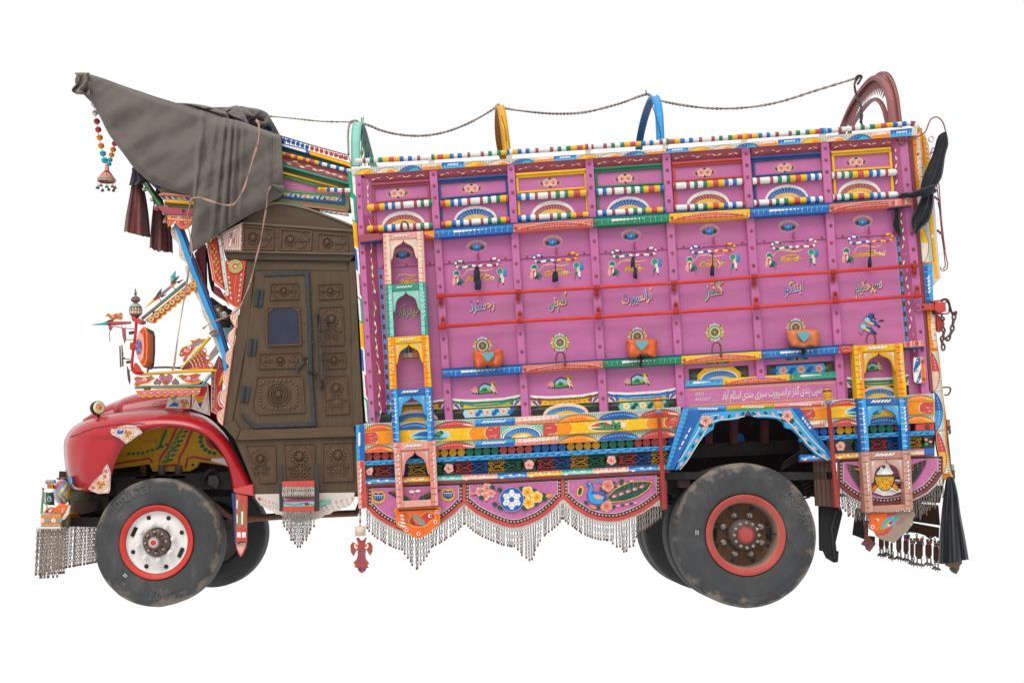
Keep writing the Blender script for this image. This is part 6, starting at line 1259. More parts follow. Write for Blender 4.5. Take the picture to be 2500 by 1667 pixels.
def rear_wheel(o,near):
 w = bpy.data.objects.new('wheel',None); w.empty_display_size = .1; sc.collection.objects.link(w); w.parent = truck; w.matrix_parent_inverse = Matrix.Translation(-truck.location); R_ = .583
 tyre(o,R_,.28,[('LONGMARCH',math.radians(10),.455,.095)],(math.radians(177),),w,.322,8.4,near)
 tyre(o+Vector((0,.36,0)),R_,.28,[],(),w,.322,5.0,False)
 b = B(); b.lathe(o,(0,-1,0),[(.30,-.1),(.322,-.02),(.326,.006),(.318,.01),(.30,.004),(.277,-.006)],mixc('red2','rust',.3),56); b.lathe(o,(0,-1,0),[(.277,-.006),(.262,-.02),(.252,-.14)],[mixc('red2','tan',.4),mixc('tan','dgrey',.35)],56); b.make('rim_ring',w,'paint')
 b = B(); b.lathe(o,(0,-1,0),[(.252,-.14),(.24,-.155),(.2,-.15),(.15,-.142),(.1,-.142)],mixc('brn','iron',.45),48); b.make('wheel_disc',w,'iron')
 for k in range(8):
  b = B(); a = 2*math.pi*k/8+.39; p = o+Vector((math.cos(a)*.226,.152,math.sin(a)*.226)); b.lathe(p,(0,-1,0),[(0,.003),(.016,.003),(.02,.0)],'black',10); b.make('hand_hole',w,'iron')
 for s in(-1,1):b = B(); b.tube([o+Vector((s*.225,.15,-.05)),o+Vector((s*.225,.15,.05))],.022,'black',8,squash=.3); b.make('hand_hole',w,'iron')
 nuts(w,o,8,.168,-.14,.022,mixc('steel','rust',.3),.06,.39,'steel')
 b = B(); b.lathe(o,(0,-1,0),[(.13,-.142),(.125,-.06),(.118,-.05),(.116,-.035),(.085,-.03),(.08,-.0),(.07,.012),(.06,.012)],mixc('iron','tan',.2),28); nuts(b,o,12,.1,.034,.011,mixc('steel','tan',.4),.02); b.make('hub',w,'iron')
 b = B(); b.lathe(o,(0,-1,0),[(.074,-.0),(.07,.02),(.05,.028),(0,.03)],[mixc('red2','rust',.55),mixc('red2','iron',.45),mixc('red2','rust',.35)],20); b.make('hub_cap',w,'paint'); b = B(); b.tube([o+Vector((.2,.13,.01)),o+Vector((.23,.06,.012)),o+Vector((.29,.02,.0))],.007,'blk',6); b.make('valve',w,'iron')
FW,RW = P(382,1326,.08),P(1820.5,1304,.0)
FW.z = .522; RW.z = .583
front_wheel(FW,True); rear_wheel(RW,True)
for o,fn,R_,ri in((FW,0,.522,.298),(RW,1,.583,.322)):
 w = bpy.data.objects.new('wheel',None); sc.collection.objects.link(w); w.parent = truck; w.matrix_parent_inverse = Matrix.Translation(-truck.location)
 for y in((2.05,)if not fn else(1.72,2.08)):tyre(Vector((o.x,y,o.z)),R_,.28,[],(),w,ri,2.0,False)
 b = B(); b.lathe(Vector((o.x,1.9,o.z)),(0,1,0),[(0,-.1),(.12,-.1),(.2,0),(ri,.1),(ri+.01,.3),(.2,.3),(0,.32)],'iron',28); b.make('rim_ring',w,'iron')
 # ------------------------------------------------------------------ chassis
def bx(name,lo,hi,c='blk',mat='iron'):b = B(); b.box(lo,hi,c); return b.make(name,truck,mat)
xf,xr = P(150,1200,.8).x,P(2270,1200,.8).x
cz0,cz1 = P(1200,1212,.72).z,P(1200,1150,.72).z
for y in(.72,1.6):bx('chassis_rail',(xf,y,cz0),(P(2240,1200,.72).x,y+.08,cz1),'blk')
bx('cargo_floor',(P(905,1200,.1).x,.06,P(1200,1170,.1).z),(P(2265,1200,.1).x,2.34,P(1200,1170,.1).z+.06),'blk')
for px in(930,1130,1330,1530,1640,1745,1860,1980,2180):x = P(px,1200,.5).x; bx('floor_bearer',(x,.1,P(1200,1190,.1).z),(x+.09,2.3,P(1200,1171,.1).z),mixc('dmar','blk',.75))
for o,z in((FW,.5),(RW,.56)):b = B(); b.tube([(o.x,.3,z),(o.x,2.1,z)],.06,'blk',10); b.make('axle',truck,'iron')
b = B(); b.ball((RW.x,1.15,.58),.22,'blk',(1,.8,1),14,9); b.make('differential',truck,'iron')
b = B(); b.tube([(FW.x+.4,1.15,cz0+.05),(RW.x-.8,1.15,cz0+.04),(RW.x,1.15,.6)],.04,'iron',8); b.make('drive_shaft',truck,'iron')
b = B(); b.tube([P(*VC(1440,930),.6),P(*VC(1600,895),.6),P(*VC(1800,882),.6),P(870,1252,.7),P(900,1180,.9)],.03,mixc('rust','brn',.4),8); b.make('exhaust_pipe',truck,'iron')
for(x,z0,half,y)in((FW.x,.66,.62,.55),(RW.x,.78,.74,.45)):
 b = B()
 for k in range(8):h = half*(1-.11*k); b.tube([(x-h,y,z0+.16*(h/half)**2*(1 if x>0 else .6)-.018*k),(x-h/2,y,z0+.04*(h/half)-.018*k),(x,y,z0-.018*k),(x+h/2,y,z0+.04*(h/half)-.018*k),(x+h,y,z0+.16*(h/half)**2*(1 if x>0 else .6)-.018*k)],.0085,mixc('blk','dgrey',.25+.3*(k%2)),5)
 for s in(-.3,.3):b.box((x+s-.03,y-.05,z0-.16),(x+s+.03,y+.05,z0+.12),'dmar' if x>0 else 'blk')
 b.make('leaf_spring',truck,'iron')
for a,q in(([(190,640),(340,680),(250,790),(190,770)],.3),([(960,560),(1085,480),(1085,540),(940,620)],.3),([(1040,660),(1165,620),(1170,760),(1130,800)],.25)):
 b = B(VN)
 for k in range(6):
  t0,t1 = k/6,(k+.75)/6; p0,p1,p2,p3 = lerp(a[0],a[3],t0),lerp(a[1],a[2],t0),lerp(a[1],a[2],t1),lerp(a[0],a[3],t1); b.slab([p0,p1,p2,p3],mixc('blk','dgrey',.3),q,.06,.3)
 b.make('leaf_spring',truck,'iron')
b = B(VN); b.slab([(400,260),(1120,250),(1200,520),(1180,800),(1000,700),(200,800),(200,620),(330,500)],'blk',1.15,.06,.4); b.make('wheel_dark_backing',truck,'iron')  # added black sheet, its colour stands for the shade behind the rear wheel
b = B(VN); b.slab([(330,445),(1060,415),(1060,500),(330,540)],mixc('blk','dgrey',.35),.62,.1,.6); b.make('sub_frame',truck,'iron')
for x in(470,635,840):b = B(VN); b.slab([(x-20,285),(x+20,283),(x+18,440),(x-20,442)],mixc('dmar','blk',.55),.5,.1,.6); b.make('floor_support',truck,'iron')
for x,y in((660,498),(704,502),(436,560),(500,566)):bolt(truck,x,y,.58,3.2,'iron',VN)
b = B(VN); b.slab([(660,372),(690,385),(700,425),(655,428)],'sky',1.0,.03,.4); b.make('blue_gusset',truck)
for q,y,c in(([(1150,515),(1280,552),(1330,860),(1168,850)],.06,mixc('rust','dgrey',.5)),([(1190,836),(1328,842),(1345,900),(1300,1090),(1305,1145),(1320,1150),(1315,1220),(1290,1225),(1240,1195),(1220,1150),(1195,1145)],.12,'blk')):
 b = B(VN); b.slab(q,c,y,.03,1);
 if c!='blk':
  for k in range(5):b.ptube([(1165+28*k,530+6*k),(1180+30*k,850)],.8,mixc(c,'black',.4),y-.002,n=4)
 else:b.ptube([(1300,880),(1270,1000),(1290,1200)],3,mixc('blk','dgrey',.5),y-.005)
 b.make('mud_flap',truck,'wood' if c!='blk' else 'rubber')
 # engine bay and front dark parts
b = B(VC); b.slab([(300,705),(600,700),(640,500),(900,480),(1440,480),(1450,720),(1320,720),(1000,700),(640,740),(560,960),(310,955)],'blk',.9,.3,.5); b.make('engine_dark_fill',truck,'iron')  # engine mass, enlarged in black as added shade filling the wheel opening
b = B(VC); b.slab([(610,612),(1440,570),(1445,700),(1300,690),(640,730)],mixc('blk','dgrey',.3),.5,.1,.8); b.ptube(smooth([(1240,640),(1260,590),(1300,560),(1330,555)],4),6,'blk',.45); b.slab([(1280,600),(1340,600),(1355,640),(1330,690),(1275,660)],'dgrey',.44,.05,1); b.make('chassis_rail',truck,'iron')
for k in range(9):bolt(truck,1150+33*k,648-2*k+(26 if k%2 else-16),.49,2.2,'iron',VC)
for x,c in((825,'rust'),(955,'grey'),(1070,'grey')):b = B(VC); b.ptube([(x,530),(x,640)],9,c,.56); b.slab([(x-50,600),(x+50,600),(x+55,620),(x-55,622)],'iron',.5,.1,.6); b.make('engine_mount',truck,'iron')
b = B(VC); b.slab([(1380,920),(1450,880),(1465,1000),(1400,980)],'iron',.5,.2,.6)
for k in range(6):b.slab([(1390+12*k,910-5*k),(1396+12*k,908-5*k),(1400+12*k,990),(1394+12*k,990)],'dgrey',.49,.02,.3)
b.ptube([(1320,800),(1400,870),(1450,900)],7,'rust',.5); b.make('steering_box',truck,'iron')
b = B(VX); b.slab([(525,290),(720,280),(860,330),(970,330),(1010,560),(940,600),(720,660),(530,650)],mixc('olive','blk',.72),.7,.2,.5); b.slab([(530,340),(820,345),(820,372),(530,372)],'dgrey',.6,.05,.5); b.slab([(580,420),(900,420),(900,560),(780,600),(560,640)],mixc('brn','blk',.8),.62,.06,.8); b.slab([(510,655),(950,650),(930,780),(505,785)],'blk',.4,1.4,.6); b.make('front_crossmember',truck,'iron')
# ------------------------------------------------------------------ headlight, bumper, flag
b = B(); cx,cy,rx,ry = 415,296,128,184; rows =[]; n = 34
for i in range(n+1):
 a = math.pi*i/n; row =[]
 for j in range(n+1):
  t = -1+2*j/n; x = cx+rx*math.sin(a)*t*(1.0 if t<0 else .96); y_ = cy-ry*math.cos(a); row.append((x,y_,.30-.22*math.sqrt(max(0,1-t*t))*math.sin(a)))
 rows.append(row)
def hcol(i,j):
 x,y_,_ = rows[i][j]; u =(x-cx)/rx; w_ = abs((y_-318)/ry)*1.15; d = u-w_+.42
 return 'yel' if d>.52 else 'sky' if d>.22 else 'yel' if d>-.12 else mixc('sky','blue',.3)if d>-.46 else 'mar'
b.grid([[P(*VX(x,y_),yy)for x,y_,yy in r]for r in rows],hcol); b.ptube([VX(340,105),VX(420,98),VX(500,95)],2,'dmar',.2); b.make('headlight_bowl',truck,'enamel')
b = B(VX); b.slab([(488,100),(545,68),(562,140),(560,180),(535,190),(500,130)],'sky',.16,.05,1); b.ptube([(520,80),(550,120),(552,180)],1,'yel',.155); o = b.make('headlight_bracket',truck); b = B(VX); b.striped(P(*VX(186,150),.2),P(*VX(318,146),.2),5*MPP,[(.6,'orgy'),(1,'sky'),(1,'orgy'),(1,'sky'),(1,'orgy'),(1,'sky')],10); b.slab([(200,178),(282,182),(282,245),(205,245)],'orgy',.2,.04,.6); b.ptube([(215,210),(216,214)],2,'dmar',.195); b.ptube([(245,212),(246,216)],2,'blk',.195); b.make('direction_lamp',truck)
b = B(VX); b.slab([(110,605),(400,600),(395,690),(388,778),(112,784)],'orgy',-.02,.12,1); bo = b.make('bumper_end',truck); v = B(VX,-.0208)
v.line([(115,612+0),(150,618),(190,610),(230,620),(270,610),(310,620),(350,610),(398,614)],16,'tq'); v.line([(115,775),(160,766),(200,776),(250,766),(300,776),(350,768),(388,772)],14,'tq'); v.poly([(114,652),(394,648),(390,738),(114,742)],'org')
for x in(132,292):v.flower(x,696,34,'white',6,'yel')
for x in(208,375):v.poly([(x-45,696),(x,660),(x+45,696),(x,734)],'tq'); v.poly([(x-18,696),(x,684),(x+18,696),(x,708)],'fuch')
for x,y in((165,665),(250,665),(340,660),(165,732),(245,732),(335,730)):v.line([(x-16,y),(x+16,y)],7,'yel')
v.make('painted_pattern',bo,'art'); fbx = P(*VX(105,700),.0).x; z0,z1 = P(*VX(105,784),0).z,P(*VX(105,605),0).z; bx('front_bumper',(fbx,.1,z0),(fbx+.1,2.4,z1),'orgy','paint')
b = B(VX); q = smooth([(148,596),(165,560),(205,520),(250,508),(300,520),(318,512),(350,480),(390,464)],3)+[(520,480),(480,560),(400,600)]; b.slab(q,'org',.04,.05,1); o = b.make('bumper_ornament',truck); v = B(VX,.0392)
v.poly([(180,580),(210,540),(290,528),(280,570),(200,588)],'dmar'); v.poly([(222,556),(270,530),(282,540),(250,580),(225,578)],'white')
for k in range(14):v.ell(300+(k%7)*24,575-(k%7)*11+(k//7)*22,8,6,('yel','tq','fuch')[k%3],n=7)
v.line([(160,582),(210,530),(300,532),(350,492),(470,482)],5,'yel'); v.make('painted_pattern',o,'art')
b = B(VX); b.slab([(520,475),(528,500),(510,600),(440,690),(398,690),(402,660),(460,590),(500,510)],'off',.0,.02,.6); b.slab([(400,600),(402,480),(515,482),(500,520),(450,580),(402,650)],'org',.02,.03,.6); b.slab([(386,720),(430,690),(516,660),(500,800),(448,850),(425,935),(405,880),(388,800)],mixc('olive','blk',.65),.02,.04,.8); b.make('bumper_horn',truck)
v = B(VX,.0192); v.leaf(415,590,425,520,22,'white'); v.leaf(417,580,425,530,10,'lgreen');[v.ell(440+12*k,545+4*(k%2)-6*k,7,5,('blue','yel','tq')[k%3],n=7)for k in range(5)]; v.make('painted_pattern',bo,'art')
b = B(VX); b.slab([(66,790),(110,786),(392,782),(390,815),(70,822)],'off',-.03,.14,1); b.make('bumper_lip',truck)
b = B(VX); b.ptube([(126,600),(134,450),(146,250)],[3.2,2.6,1.4],'lgreen',.05); b.ptube(smooth([(192,525),(205,495),(178,460),(160,455)],3),1.2,'lgreen',.05,n=6); b.ball(P(*VX(146,250),.05),.012,'tan')
b.make('flag_pole',truck)
b = B(); rows =[]
for j in range(9):
 t = j/8; x0,x1 = lerp((150,286),(146,450),t),lerp((296,310)if t<.3 else(304,320),(308,496),t); row =[]
 for k in range(13):u = k/12; x,y_ = lerp(x0,x1,u); row.append(P(*VX(x,y_+14*math.sin(u*5)*u),.05+.025*math.sin(u*7+t)))
 rows.append(row)
b.grid(rows,lambda i,j:'white' if j<3 else 'dgreen'); fl = b.make('flag',truck,'cloth','small green and white flag with a crescent and star',.002); v = B(VX,.018); v.ell(238,392,34,36,'white',n=18,a0=20,a1=300,hole=.84)
for k in range(5):a = math.radians(-60+72*k); v.leaf(248,386,248+math.cos(a)*22,386+math.sin(a)*22,6,'white')
v.make('flag_emblem',fl,'cloth')
# chain curtain under the bumper: side return, then right across the front
cur = bpy.data.objects.new('chain_curtain',None); sc.collection.objects.link(cur); cur.parent = truck; cur.matrix_parent_inverse = Matrix.Translation(-truck.location)
zt = P(*VX(70,825),.0)
for k in range(21):x = 70+k*20; hang_chain(cur,P(*VX(x,824-k*1.2),-.01+.02*R.random()),13 if k not in(4,5,6,8,9,12,15)else 14,mixc('tan','off',.35),True,8.0,.02)
nb = 52
for k in range(nb):y = .03+2.3*k/nb; hang_chain(cur,Vector((zt.x+.02+.01*R.random(),y,zt.z)),12+(k<3),mixc('tan','off',.35),True,8.2,.012)
# ------------------------------------------------------------------ mirror arm, rails and cut-out ornaments at the front
def cut(name,V,pts,base,edge,y,fn,parent=truck,d=.012):
 b = B(V); b.slab(pts,edge,y,d,.5); o = b.make(name,parent); v = B(V,y-.0006,8e-5); xs,ys =[p[0]for p in pts],[p[1]for p in pts]; n = len(pts); q =[]
 ar = sum(pts[i][0]*pts[(i+1)%n][1]-pts[(i+1)%n][0]*pts[i][1]for i in range(n)); sg = 1 if ar>0 else-1
 for i in range(n):
  a,e = Vector(pts[i-1][:2]),Vector(pts[(i+1)%n][:2]); t =(e-a); t = t.normalized()if t.length else Vector((1,0)); q.append((pts[i][0]-t.y*8*sg,pts[i][1]+t.x*8*sg))
 v.poly(q,base); fn(v); v.make('painted_pattern',o,'art'); return o
b = B(VB); b.ptube(smooth([(1068,530),(1062,640),(1045,760),(1030,900),(1030,975),(1060,1020),(1130,1030)],4),3.6,'red',.05); b.slab([(1016,476),(1060,480),(1062,516),(1030,522)],'red',.0,.1,.8); b.slab([(1030,515),(1062,510),(1085,495),(1130,512),(1128,535),(1100,545),(1070,540)],'red2',.0,.1,.8); b.slab([(1008,730),(1055,728),(1055,795),(1005,792)],'red',.03,.05,.8); b.slab([(1045,930),(1065,922),(1100,965),(1110,990),(1138,1015),(1060,1012),(1042,975)],'red',.02,.03,.8); b.make('mirror_arm',truck)
p = P(*VB(1064,480),.05); k = .2551*MPP; b = B(); zig = lambda i:[('pnk','dgrey','skin','dmar')[(q+i)%4]for q in range(16)]
b.lathe(p,(-.05,0,1),[(30*k,-10*k),(40*k,5*k),(58*k,20*k),(62*k,55*k),(60*k,90*k),(40*k,118*k),(18*k,130*k),(24*k,140*k),(44*k,155*k),(46*k,172*k),(30*k,190*k),(14*k,204*k),(9*k,215*k),(14*k,228*k),(8*k,250*k),(0,285*k)],['dgrey',mixc('dmar','tan',.4),mixc('pnk','tan',.5),'dgrey',mixc('mint','tan',.4),mixc('dmar','tan',.3),'red2','dgrey',mixc('mar','tan',.4),'dgrey',mixc('mint','tan',.5),'dgrey','dgrey','grey','dgrey'],20)
for m,(hh,rr,c)in enumerate(((38,61,'skin'),(72,61.5,'cream'))):
 for q in range(14):a = 2*math.pi*q/14; d = Vector((math.cos(a),math.sin(a),0)); t = Vector((-math.sin(a),math.cos(a),0)); o = p+d*(rr+1.5)*k; b.add([o+t*11*k+Vector((0,0,(hh-12)*k)),o-t*11*k+Vector((0,0,(hh-12)*k)),o+Vector((0,0,(hh+14)*k))-d*k],[(0,1,2)],c)
b.make('urn_finial',truck)
b = B(); mo = P(*VB(1128,770),.03)
bk =[(1130,576),(1160,584),(1178,640),(1180,770),(1172,900),(1150,958),(1125,955),(1090,900),(1065,830),(1056,770),(1066,690),(1095,620)]; b.slab([VB(*q)for q in bk],'org',.0,.16,3,VP); b.slab([VB(*q)for q in((1135,578),(1172,590),(1186,640),(1186,800),(1176,920),(1155,962),(1130,962),(1150,900),(1166,780),(1162,650))],'blk',.03,.2,2,VP); o = b.make('side_mirror',truck); v = B(VB,-.0008)
v.poly([(1112+(x-1112)*.9,768+(y_-768)*.93)for x,y_ in bk],'yel'); v.poly([(1112+(x-1112)*.82,768+(y_-768)*.9)for x,y_ in bk],'red'); v.ell(1106,770,38,140,'pnk',n=20);[v.ell(1140-2*abs(k-8)*.4,620+18*k,4,4,'yel',n=6)for k in range(17)]; v.ell(1090,770,34,74,'red',n=18)
for k in range(9):a = 2*math.pi*k/9; v.ell(1090+math.cos(a)*20,770+math.sin(a)*48,9,17,'sky' if k%2 else 'blue',math.degrees(math.atan2(math.sin(a)*48,math.cos(a)*20))-90,9)
v.ell(1090,768,7,12,'teal',n=9); v.make('painted_flower',o,'art')
b = B(VB); b.ptube([(648,560),(740,552),(800,545)],[.8,3,5],['tq','tq'],.05); b.ptube([(800,548),(880,545),(1020,540)],[5,5,2.6],'red2',.05); b.slab([(750,545),(800,515),(860,502),(830,540)],mixc('dgreen','dgrey',.5),.04,.01,.4); b.slab([(800,560),(848,575),(820,620),(805,600)],'mar',.02,.01,.4); b.ptube([(850,572),(960,595),(1050,600)],1,'dgrey',.04,n=5); b.slab([(930,580),(965,600),(970,690),(955,740),(935,660)],'mar',.03,.01,.4); b.ptube([(960,705),(1050,700)],.9,'dgrey',.04,n=5); b.ptube([(926,560),(930,600)],.7,'pnk',.03,n=4); b.ptube([(968,560),(966,600)],.7,'pnk',.03,n=4); b.ptube([(812,620),(818,720)],.9,'dblue',.02,n=5); o = b.make('rocket_ornament',truck)
cut('bird_ornament',VB,[(770,478),(785,455),(805,447),(822,465),(850,458),(890,445),(880,475),(905,445),(925,440),(938,455),(932,480),(938,490),(925,515),(880,505),(850,515),(820,505),(800,482)],'red2','yel',.04,lambda v:(v.ell(800,466,10,9,'teal',n=9),v.ell(845,480,16,10,'pnk',n=9),v.ell(910,475,12,12,'tq',n=9)))
b = B(VB);
for q in([(905,762),(915,760),(925,960),(912,965)],[(925,750),(935,760),(946,950),(932,960)],[(930,790),(944,830),(940,870),(934,860)]):b.slab(q,mixc('rust','dgrey',.5),.03,.01,.3)
b.ptube([(930,885),(1025,890)],1,'dgrey',.04,n=5); b.ptube([(935,880),(960,878)],2.2,'dgrey',.04,n=6); b.slab([(978,950),(1000,1000),(1010,1080),(1005,1130),(990,1090),(980,1020)],mixc('dmar','dgrey',.4),.03,.015,.5); b.ptube([(990,1005),(1030,990)],1,'dgrey',.04,n=5); b.ptube([(1000,640),(1060,630)],4,'dmar',.06); b.ptube([(975,918),(1030,912)],3.5,'dmar',.06); b.make('spinner_ornament',truck,'iron')
# slanting rails with scalloped flower strips, rocket, fish and fan
b = B(VB); b.bar(1118,500,1548,148,22,mixc('tq','grey',.45),.06,.03); b.ptube([(1120,492),(1540,142)],.8,'orgy',.055,n=5); b.ptube([(1255,440),(1232,452)],4,'dgrey',.05); b.make('slanting_rail',truck)
n = 9; pts =[(1150,515),(1610,132),(1632,128),(1645,190)]; low_ =[]
for k in range(n):
 for m in range(5):t =(k+m/5)/n; x,y_ = lerp((1640,205),(1225,545),t); d = 16*math.sin(math.pi*m/5); low_.append((x+d*.63,y_+d*.78))
def fl_strip(v):
 for k in range(9):x,y_ = lerp((1610,180),(1212,508),k/8); v.flower(x,y_,27,'yel',6,'fuch'); v.ell(x,y_,9,9,'blue',n=8,hole=.6); x,y_ = lerp((1610,180),(1212,508),(k+.5)/8)if k<8 else(1180,525); v.leaf(x-8,y_+18,x+6,y_-16,14,'tq')
cut('flower_strip',VB,pts+low_+[(1200,540)],'red2','yel',.05,fl_strip)
b = B(VB); b.ptube([(1152,402),(1240,320),(1290,285),(1400,195),(1452,150)],[.6,4,4.6,3.4,2.6],['yel','red2',mixc('red2','tq',.4),'orgy'],.05); b.slab([(1240,310),(1275,250),(1312,208),(1300,260)],mixc('dgreen','dgrey',.4),.03,.012,.4); b.slab([(1300,280),(1360,268),(1310,300)],mixc('dgreen','dgrey',.6),.0,.012,.4); b.slab([(1392,172),(1440,110),(1482,90),(1440,150)],mixc('dgreen','dgrey',.5),.03,.012,.4); b.slab([(1450,148),(1520,126),(1470,165)],mixc('dgreen','dgrey',.6),.02,.012,.4); b.slab([(1394,98),(1444,42),(1442,112),(1400,175)],'tq',.05,.012,.4); b.ptube([(1290,310),(1308,335)],1.2,'mar',.05,n=5); b.ptube([(1420,195),(1445,225)],1.2,'mar',.05,n=5); b.make('rocket_ornament',truck)
v = B(VB,.0485); v.ell(1415,108,16,20,'yel',n=14,a0=30,a1=320,hole=.6); v.ell(1424,102,8,8,'blue',n=8); v.make('painted_crescent',bo,'art')
b = B(VB); b.ptube([(1130,1030),(1450,1010),(1780,995),(1840,998)],3.2,'yel',.05); b.ptube([(1130,1036),(1450,1016),(1780,1001)],2.4,'red2',.055); b.ptube([(1500,985),(1640,830),(1770,680)],3.4,'yel',.05); b.ptube([(1512,985),(1650,832),(1780,682)],2.4,'red2',.06); b.ptube(smooth([(1175,1012),(1185,985),(1230,970),(1380,966),(1500,975)],3),2.4,'iron',.06); b.ptube([(1470,965),(1520,945)],.7,'iron',.05,n=4); b.make('front_guard_rail',truck)
def fishfn(v):
 v.ell(1575,775,18,16,'white',n=10); v.ell(1572,776,11,10,'tq',n=9); v.ell(1505,828,14,14,'teal',n=9); v.ell(1500,834,7,8,'white',n=8); v.poly([(1530,780),(1560,800),(1590,805),(1560,825),(1520,815)],'pnk'); v.ell(1536,880,12,20,'fuch',40,9)
 for k in range(5):v.leaf(1610+20*k,770-16*k,1600+24*k,735-10*k,14,'tq'); v.leaf(1620+20*k,765-16*k,1650+20*k,760-16*k,12,'tq')
cut('fish_ornament',VB,smooth([(1478,840),(1490,800),(1520,770),(1590,745),(1600,735),(1582,705),(1630,706),(1668,682),(1690,695),(1730,695),(1700,735),(1640,770),(1620,800),(1590,840),(1560,870),(1545,905),(1520,918),(1512,890),(1535,855),(1505,868),(1482,858)],2,True),'red2','yel',.04,fishfn)
def fanfn(v):
 for k in range(13):
  a = math.radians(-8-46*k/12); v.line([(1505,985),(1505+math.cos(a)*290,985+math.sin(a)*290)],3,'dmar');
  for m in range(5):v.ell(1505+math.cos(a+.03)*(110+34*m),985+math.sin(a+.03)*(110+34*m),7,5,('pnk','skin','lgreen','yel')[(m+k)%4],math.degrees(a),7)
 for x,y_ in((1712,810),(1740,880),(1765,950)):v.ell(x,y_,22,20,'fuch',n=10); v.ell(x+8,y_-2,18,15,'white',n=10,a0=200,a1=440); v.ell(x-6,y_+4,9,9,'mar',n=8)
cut('fan_ornament',VB,[(1500,990),(1690,790)]+smooth([(1690,790),(1720,775),(1745,800),(1735,842),(1770,858),(1774,905),(1755,918),(1795,922),(1802,960),(1780,985)],2)[1:]+[(1600,990)],'red2','yel',.045,fanfn)
def birdfn(cx,cy,s):
 def fn(v):
  v.ell(cx,cy,20,18,'white',n=10); v.ell(cx-2*s,cy+2,12,11,'tq',n=9); v.ell(cx+62*s,cy-24,13,12,'teal',n=9); v.poly([(cx-50,cy+8),(cx-10,cy+22),(cx+20,cy+18),(cx,cy-6)],'pnk')
  for k in range(4):v.line([(cx-s*40,cy+10+4*k),(cx-s*(100+4*k),cy-20+26*k)],4,('tq','pnk')[k%2])
 return fn
cut('bird_ornament',VB,[(1068,1050),(1120,1058),(1180,1050),(1212,1042),(1250,1072),(1225,1085),(1190,1115),(1150,1125),(1110,1130),(1070,1160),(1045,1130),(1062,1100),(1043,1075)],'red2','yel',.05,birdfn(1150,1082,1))
cut('bird_ornament',VB,[(1456,1050),(1500,1030),(1560,1040),(1640,1020),(1690,1030),(1660,1070),(1685,1090),(1650,1130),(1600,1118),(1550,1110),(1510,1090),(1480,1062)],'red2','yel',.05,birdfn(1570,1070,-1))
hrt = lambda x,y_,s:[(x,y_-26*s),(x+22*s,y_-48*s),(x+52*s,y_-44*s),(x+64*s,y_-18*s),(x+50*s,y_+18*s),(x,y_+66*s),(x-50*s,y_+18*s),(x-64*s,y_-18*s),(x-52*s,y_-44*s),(x-22*s,y_-48*s)]
cut('heart_ornament',VB,hrt(1350,1080,1.05),'red2','grey',.05,lambda v:(v.flower(1318,1072,24,'fuch',6,'teal',edge='pnk'),v.flower(1380,1072,24,'fuch',6,'teal',edge='pnk'),v.line([(1350,1060),(1346,1130)],5,'lgreen')))
for x in(1268,1442):cut('heart_ornament',VB,[(x,1068),(x+34,1104),(x+36,1120),(x+20,1134),(x,1126),(x-20,1134),(x-36,1120),(x-34,1104)],'red2','dmar',.05,lambda v:(v.ell(x-14,1112,12,12,'teal',n=8),v.ell(x+14,1112,12,12,'teal',n=8),v.ell(x,1098,8,8,'fuch',n=8)))
b = B(VB); b.bar(1050,1160,1690,1142,20,mixc('tq','grey',.4),.045,.03); b.bar(1690,1142,1790,1025,18,mixc('tq','grey',.4),.045,.03); b.ptube([(1060,1146),(1600,1132),(1690,1105),(1770,1025)],1.2,'yel',.04,n=5); b.slab([(1135,1155),(1195,1152),(1195,1178),(1140,1180)],'rust',.03,.04,.5); b.make('front_guard_rail',truck)
n = 8; low_ =[]
for k in range(n):
 for m in range(5):t =(k+m/5)/n; x,y_ = lerp((1665,1222),(1095,1240),t); low_.append((x,y_+15*math.sin(math.pi*m/5)))
cut('flower_strip',VB,[(1062,1186),(1686,1164),(1668,1220)]+low_+[(1090,1240)],'org','yel',.035,lambda v:[(v.flower(1115+65.5*k,1214-2*k,21,'fuch',6,'pnk',edge='skin'),v.ell(1148+65.5*k,1212-2*k,8,6,'white',n=6))for k in range(9)if k<9])
# ------------------------------------------------------------------ front of the crown, under the tarpaulin
def cu(name,pts,c,y=.03,d=.03,fn=None,bv=.8):
 b = B(VU); b.slab(pts,c,y,d,bv); o = b.make(name,truck)
 if fn:v = B(VU,y-.0006,8e-5); fn(v); v.make('painted_pattern',o,'art')
 return o
cu('crown_board',[(1010,300),(1080,320),(1300,375),(1700,500),(1700,420),(1200,250)],'pnk',.08); cu('crown_board',[(1035,372),(1100,340),(1260,375),(1200,385)],'dblue',.06)
cu('crown_board',[(1085,390),(1210,378),(1640,520),(1640,545),(1120,465)],'olive',.05); cu('crown_moulding',[(1092,478),(1170,460),(1430,485),(1650,515),(1650,535),(1180,492),(1095,505)],'sal',.0,.05)
def utri(v):
 for k,c in enumerate(('blue','mar','teal','ylo','blue','mar')):x = 1130+95*k; v.poly([(x,515+6*k),(x+50,512+6*k),(x+90,560+5*k),(x+40,555+6*k)],c)
 for x in(1275,1355,1398):v.ell(x,540,6,6,'dmar',n=6)
cu('crown_board',[(1115,508),(1640,535),(1640,590),(1150,565)],'white',.04,.03,utri); cu('crown_moulding',[(1175,570),(1655,595),(1655,650),(1210,615)],'yel',.02,.04,lambda v:v.line([(1215,598),(1650,625)],5,'orgy'))
cu('crown_board',[(1180,600),(1650,640),(1650,715),(1240,685),(1185,650)],'olive',.05); o = cu('crown_beam',[(1085,700),(1110,680),(1180,655),(1240,690),(1650,730),(1640,820),(1215,800),(1160,770),(1110,735)],'mar',-.02,.08); bolt(o,1487,750,-.02,4.2,'iron',VU)
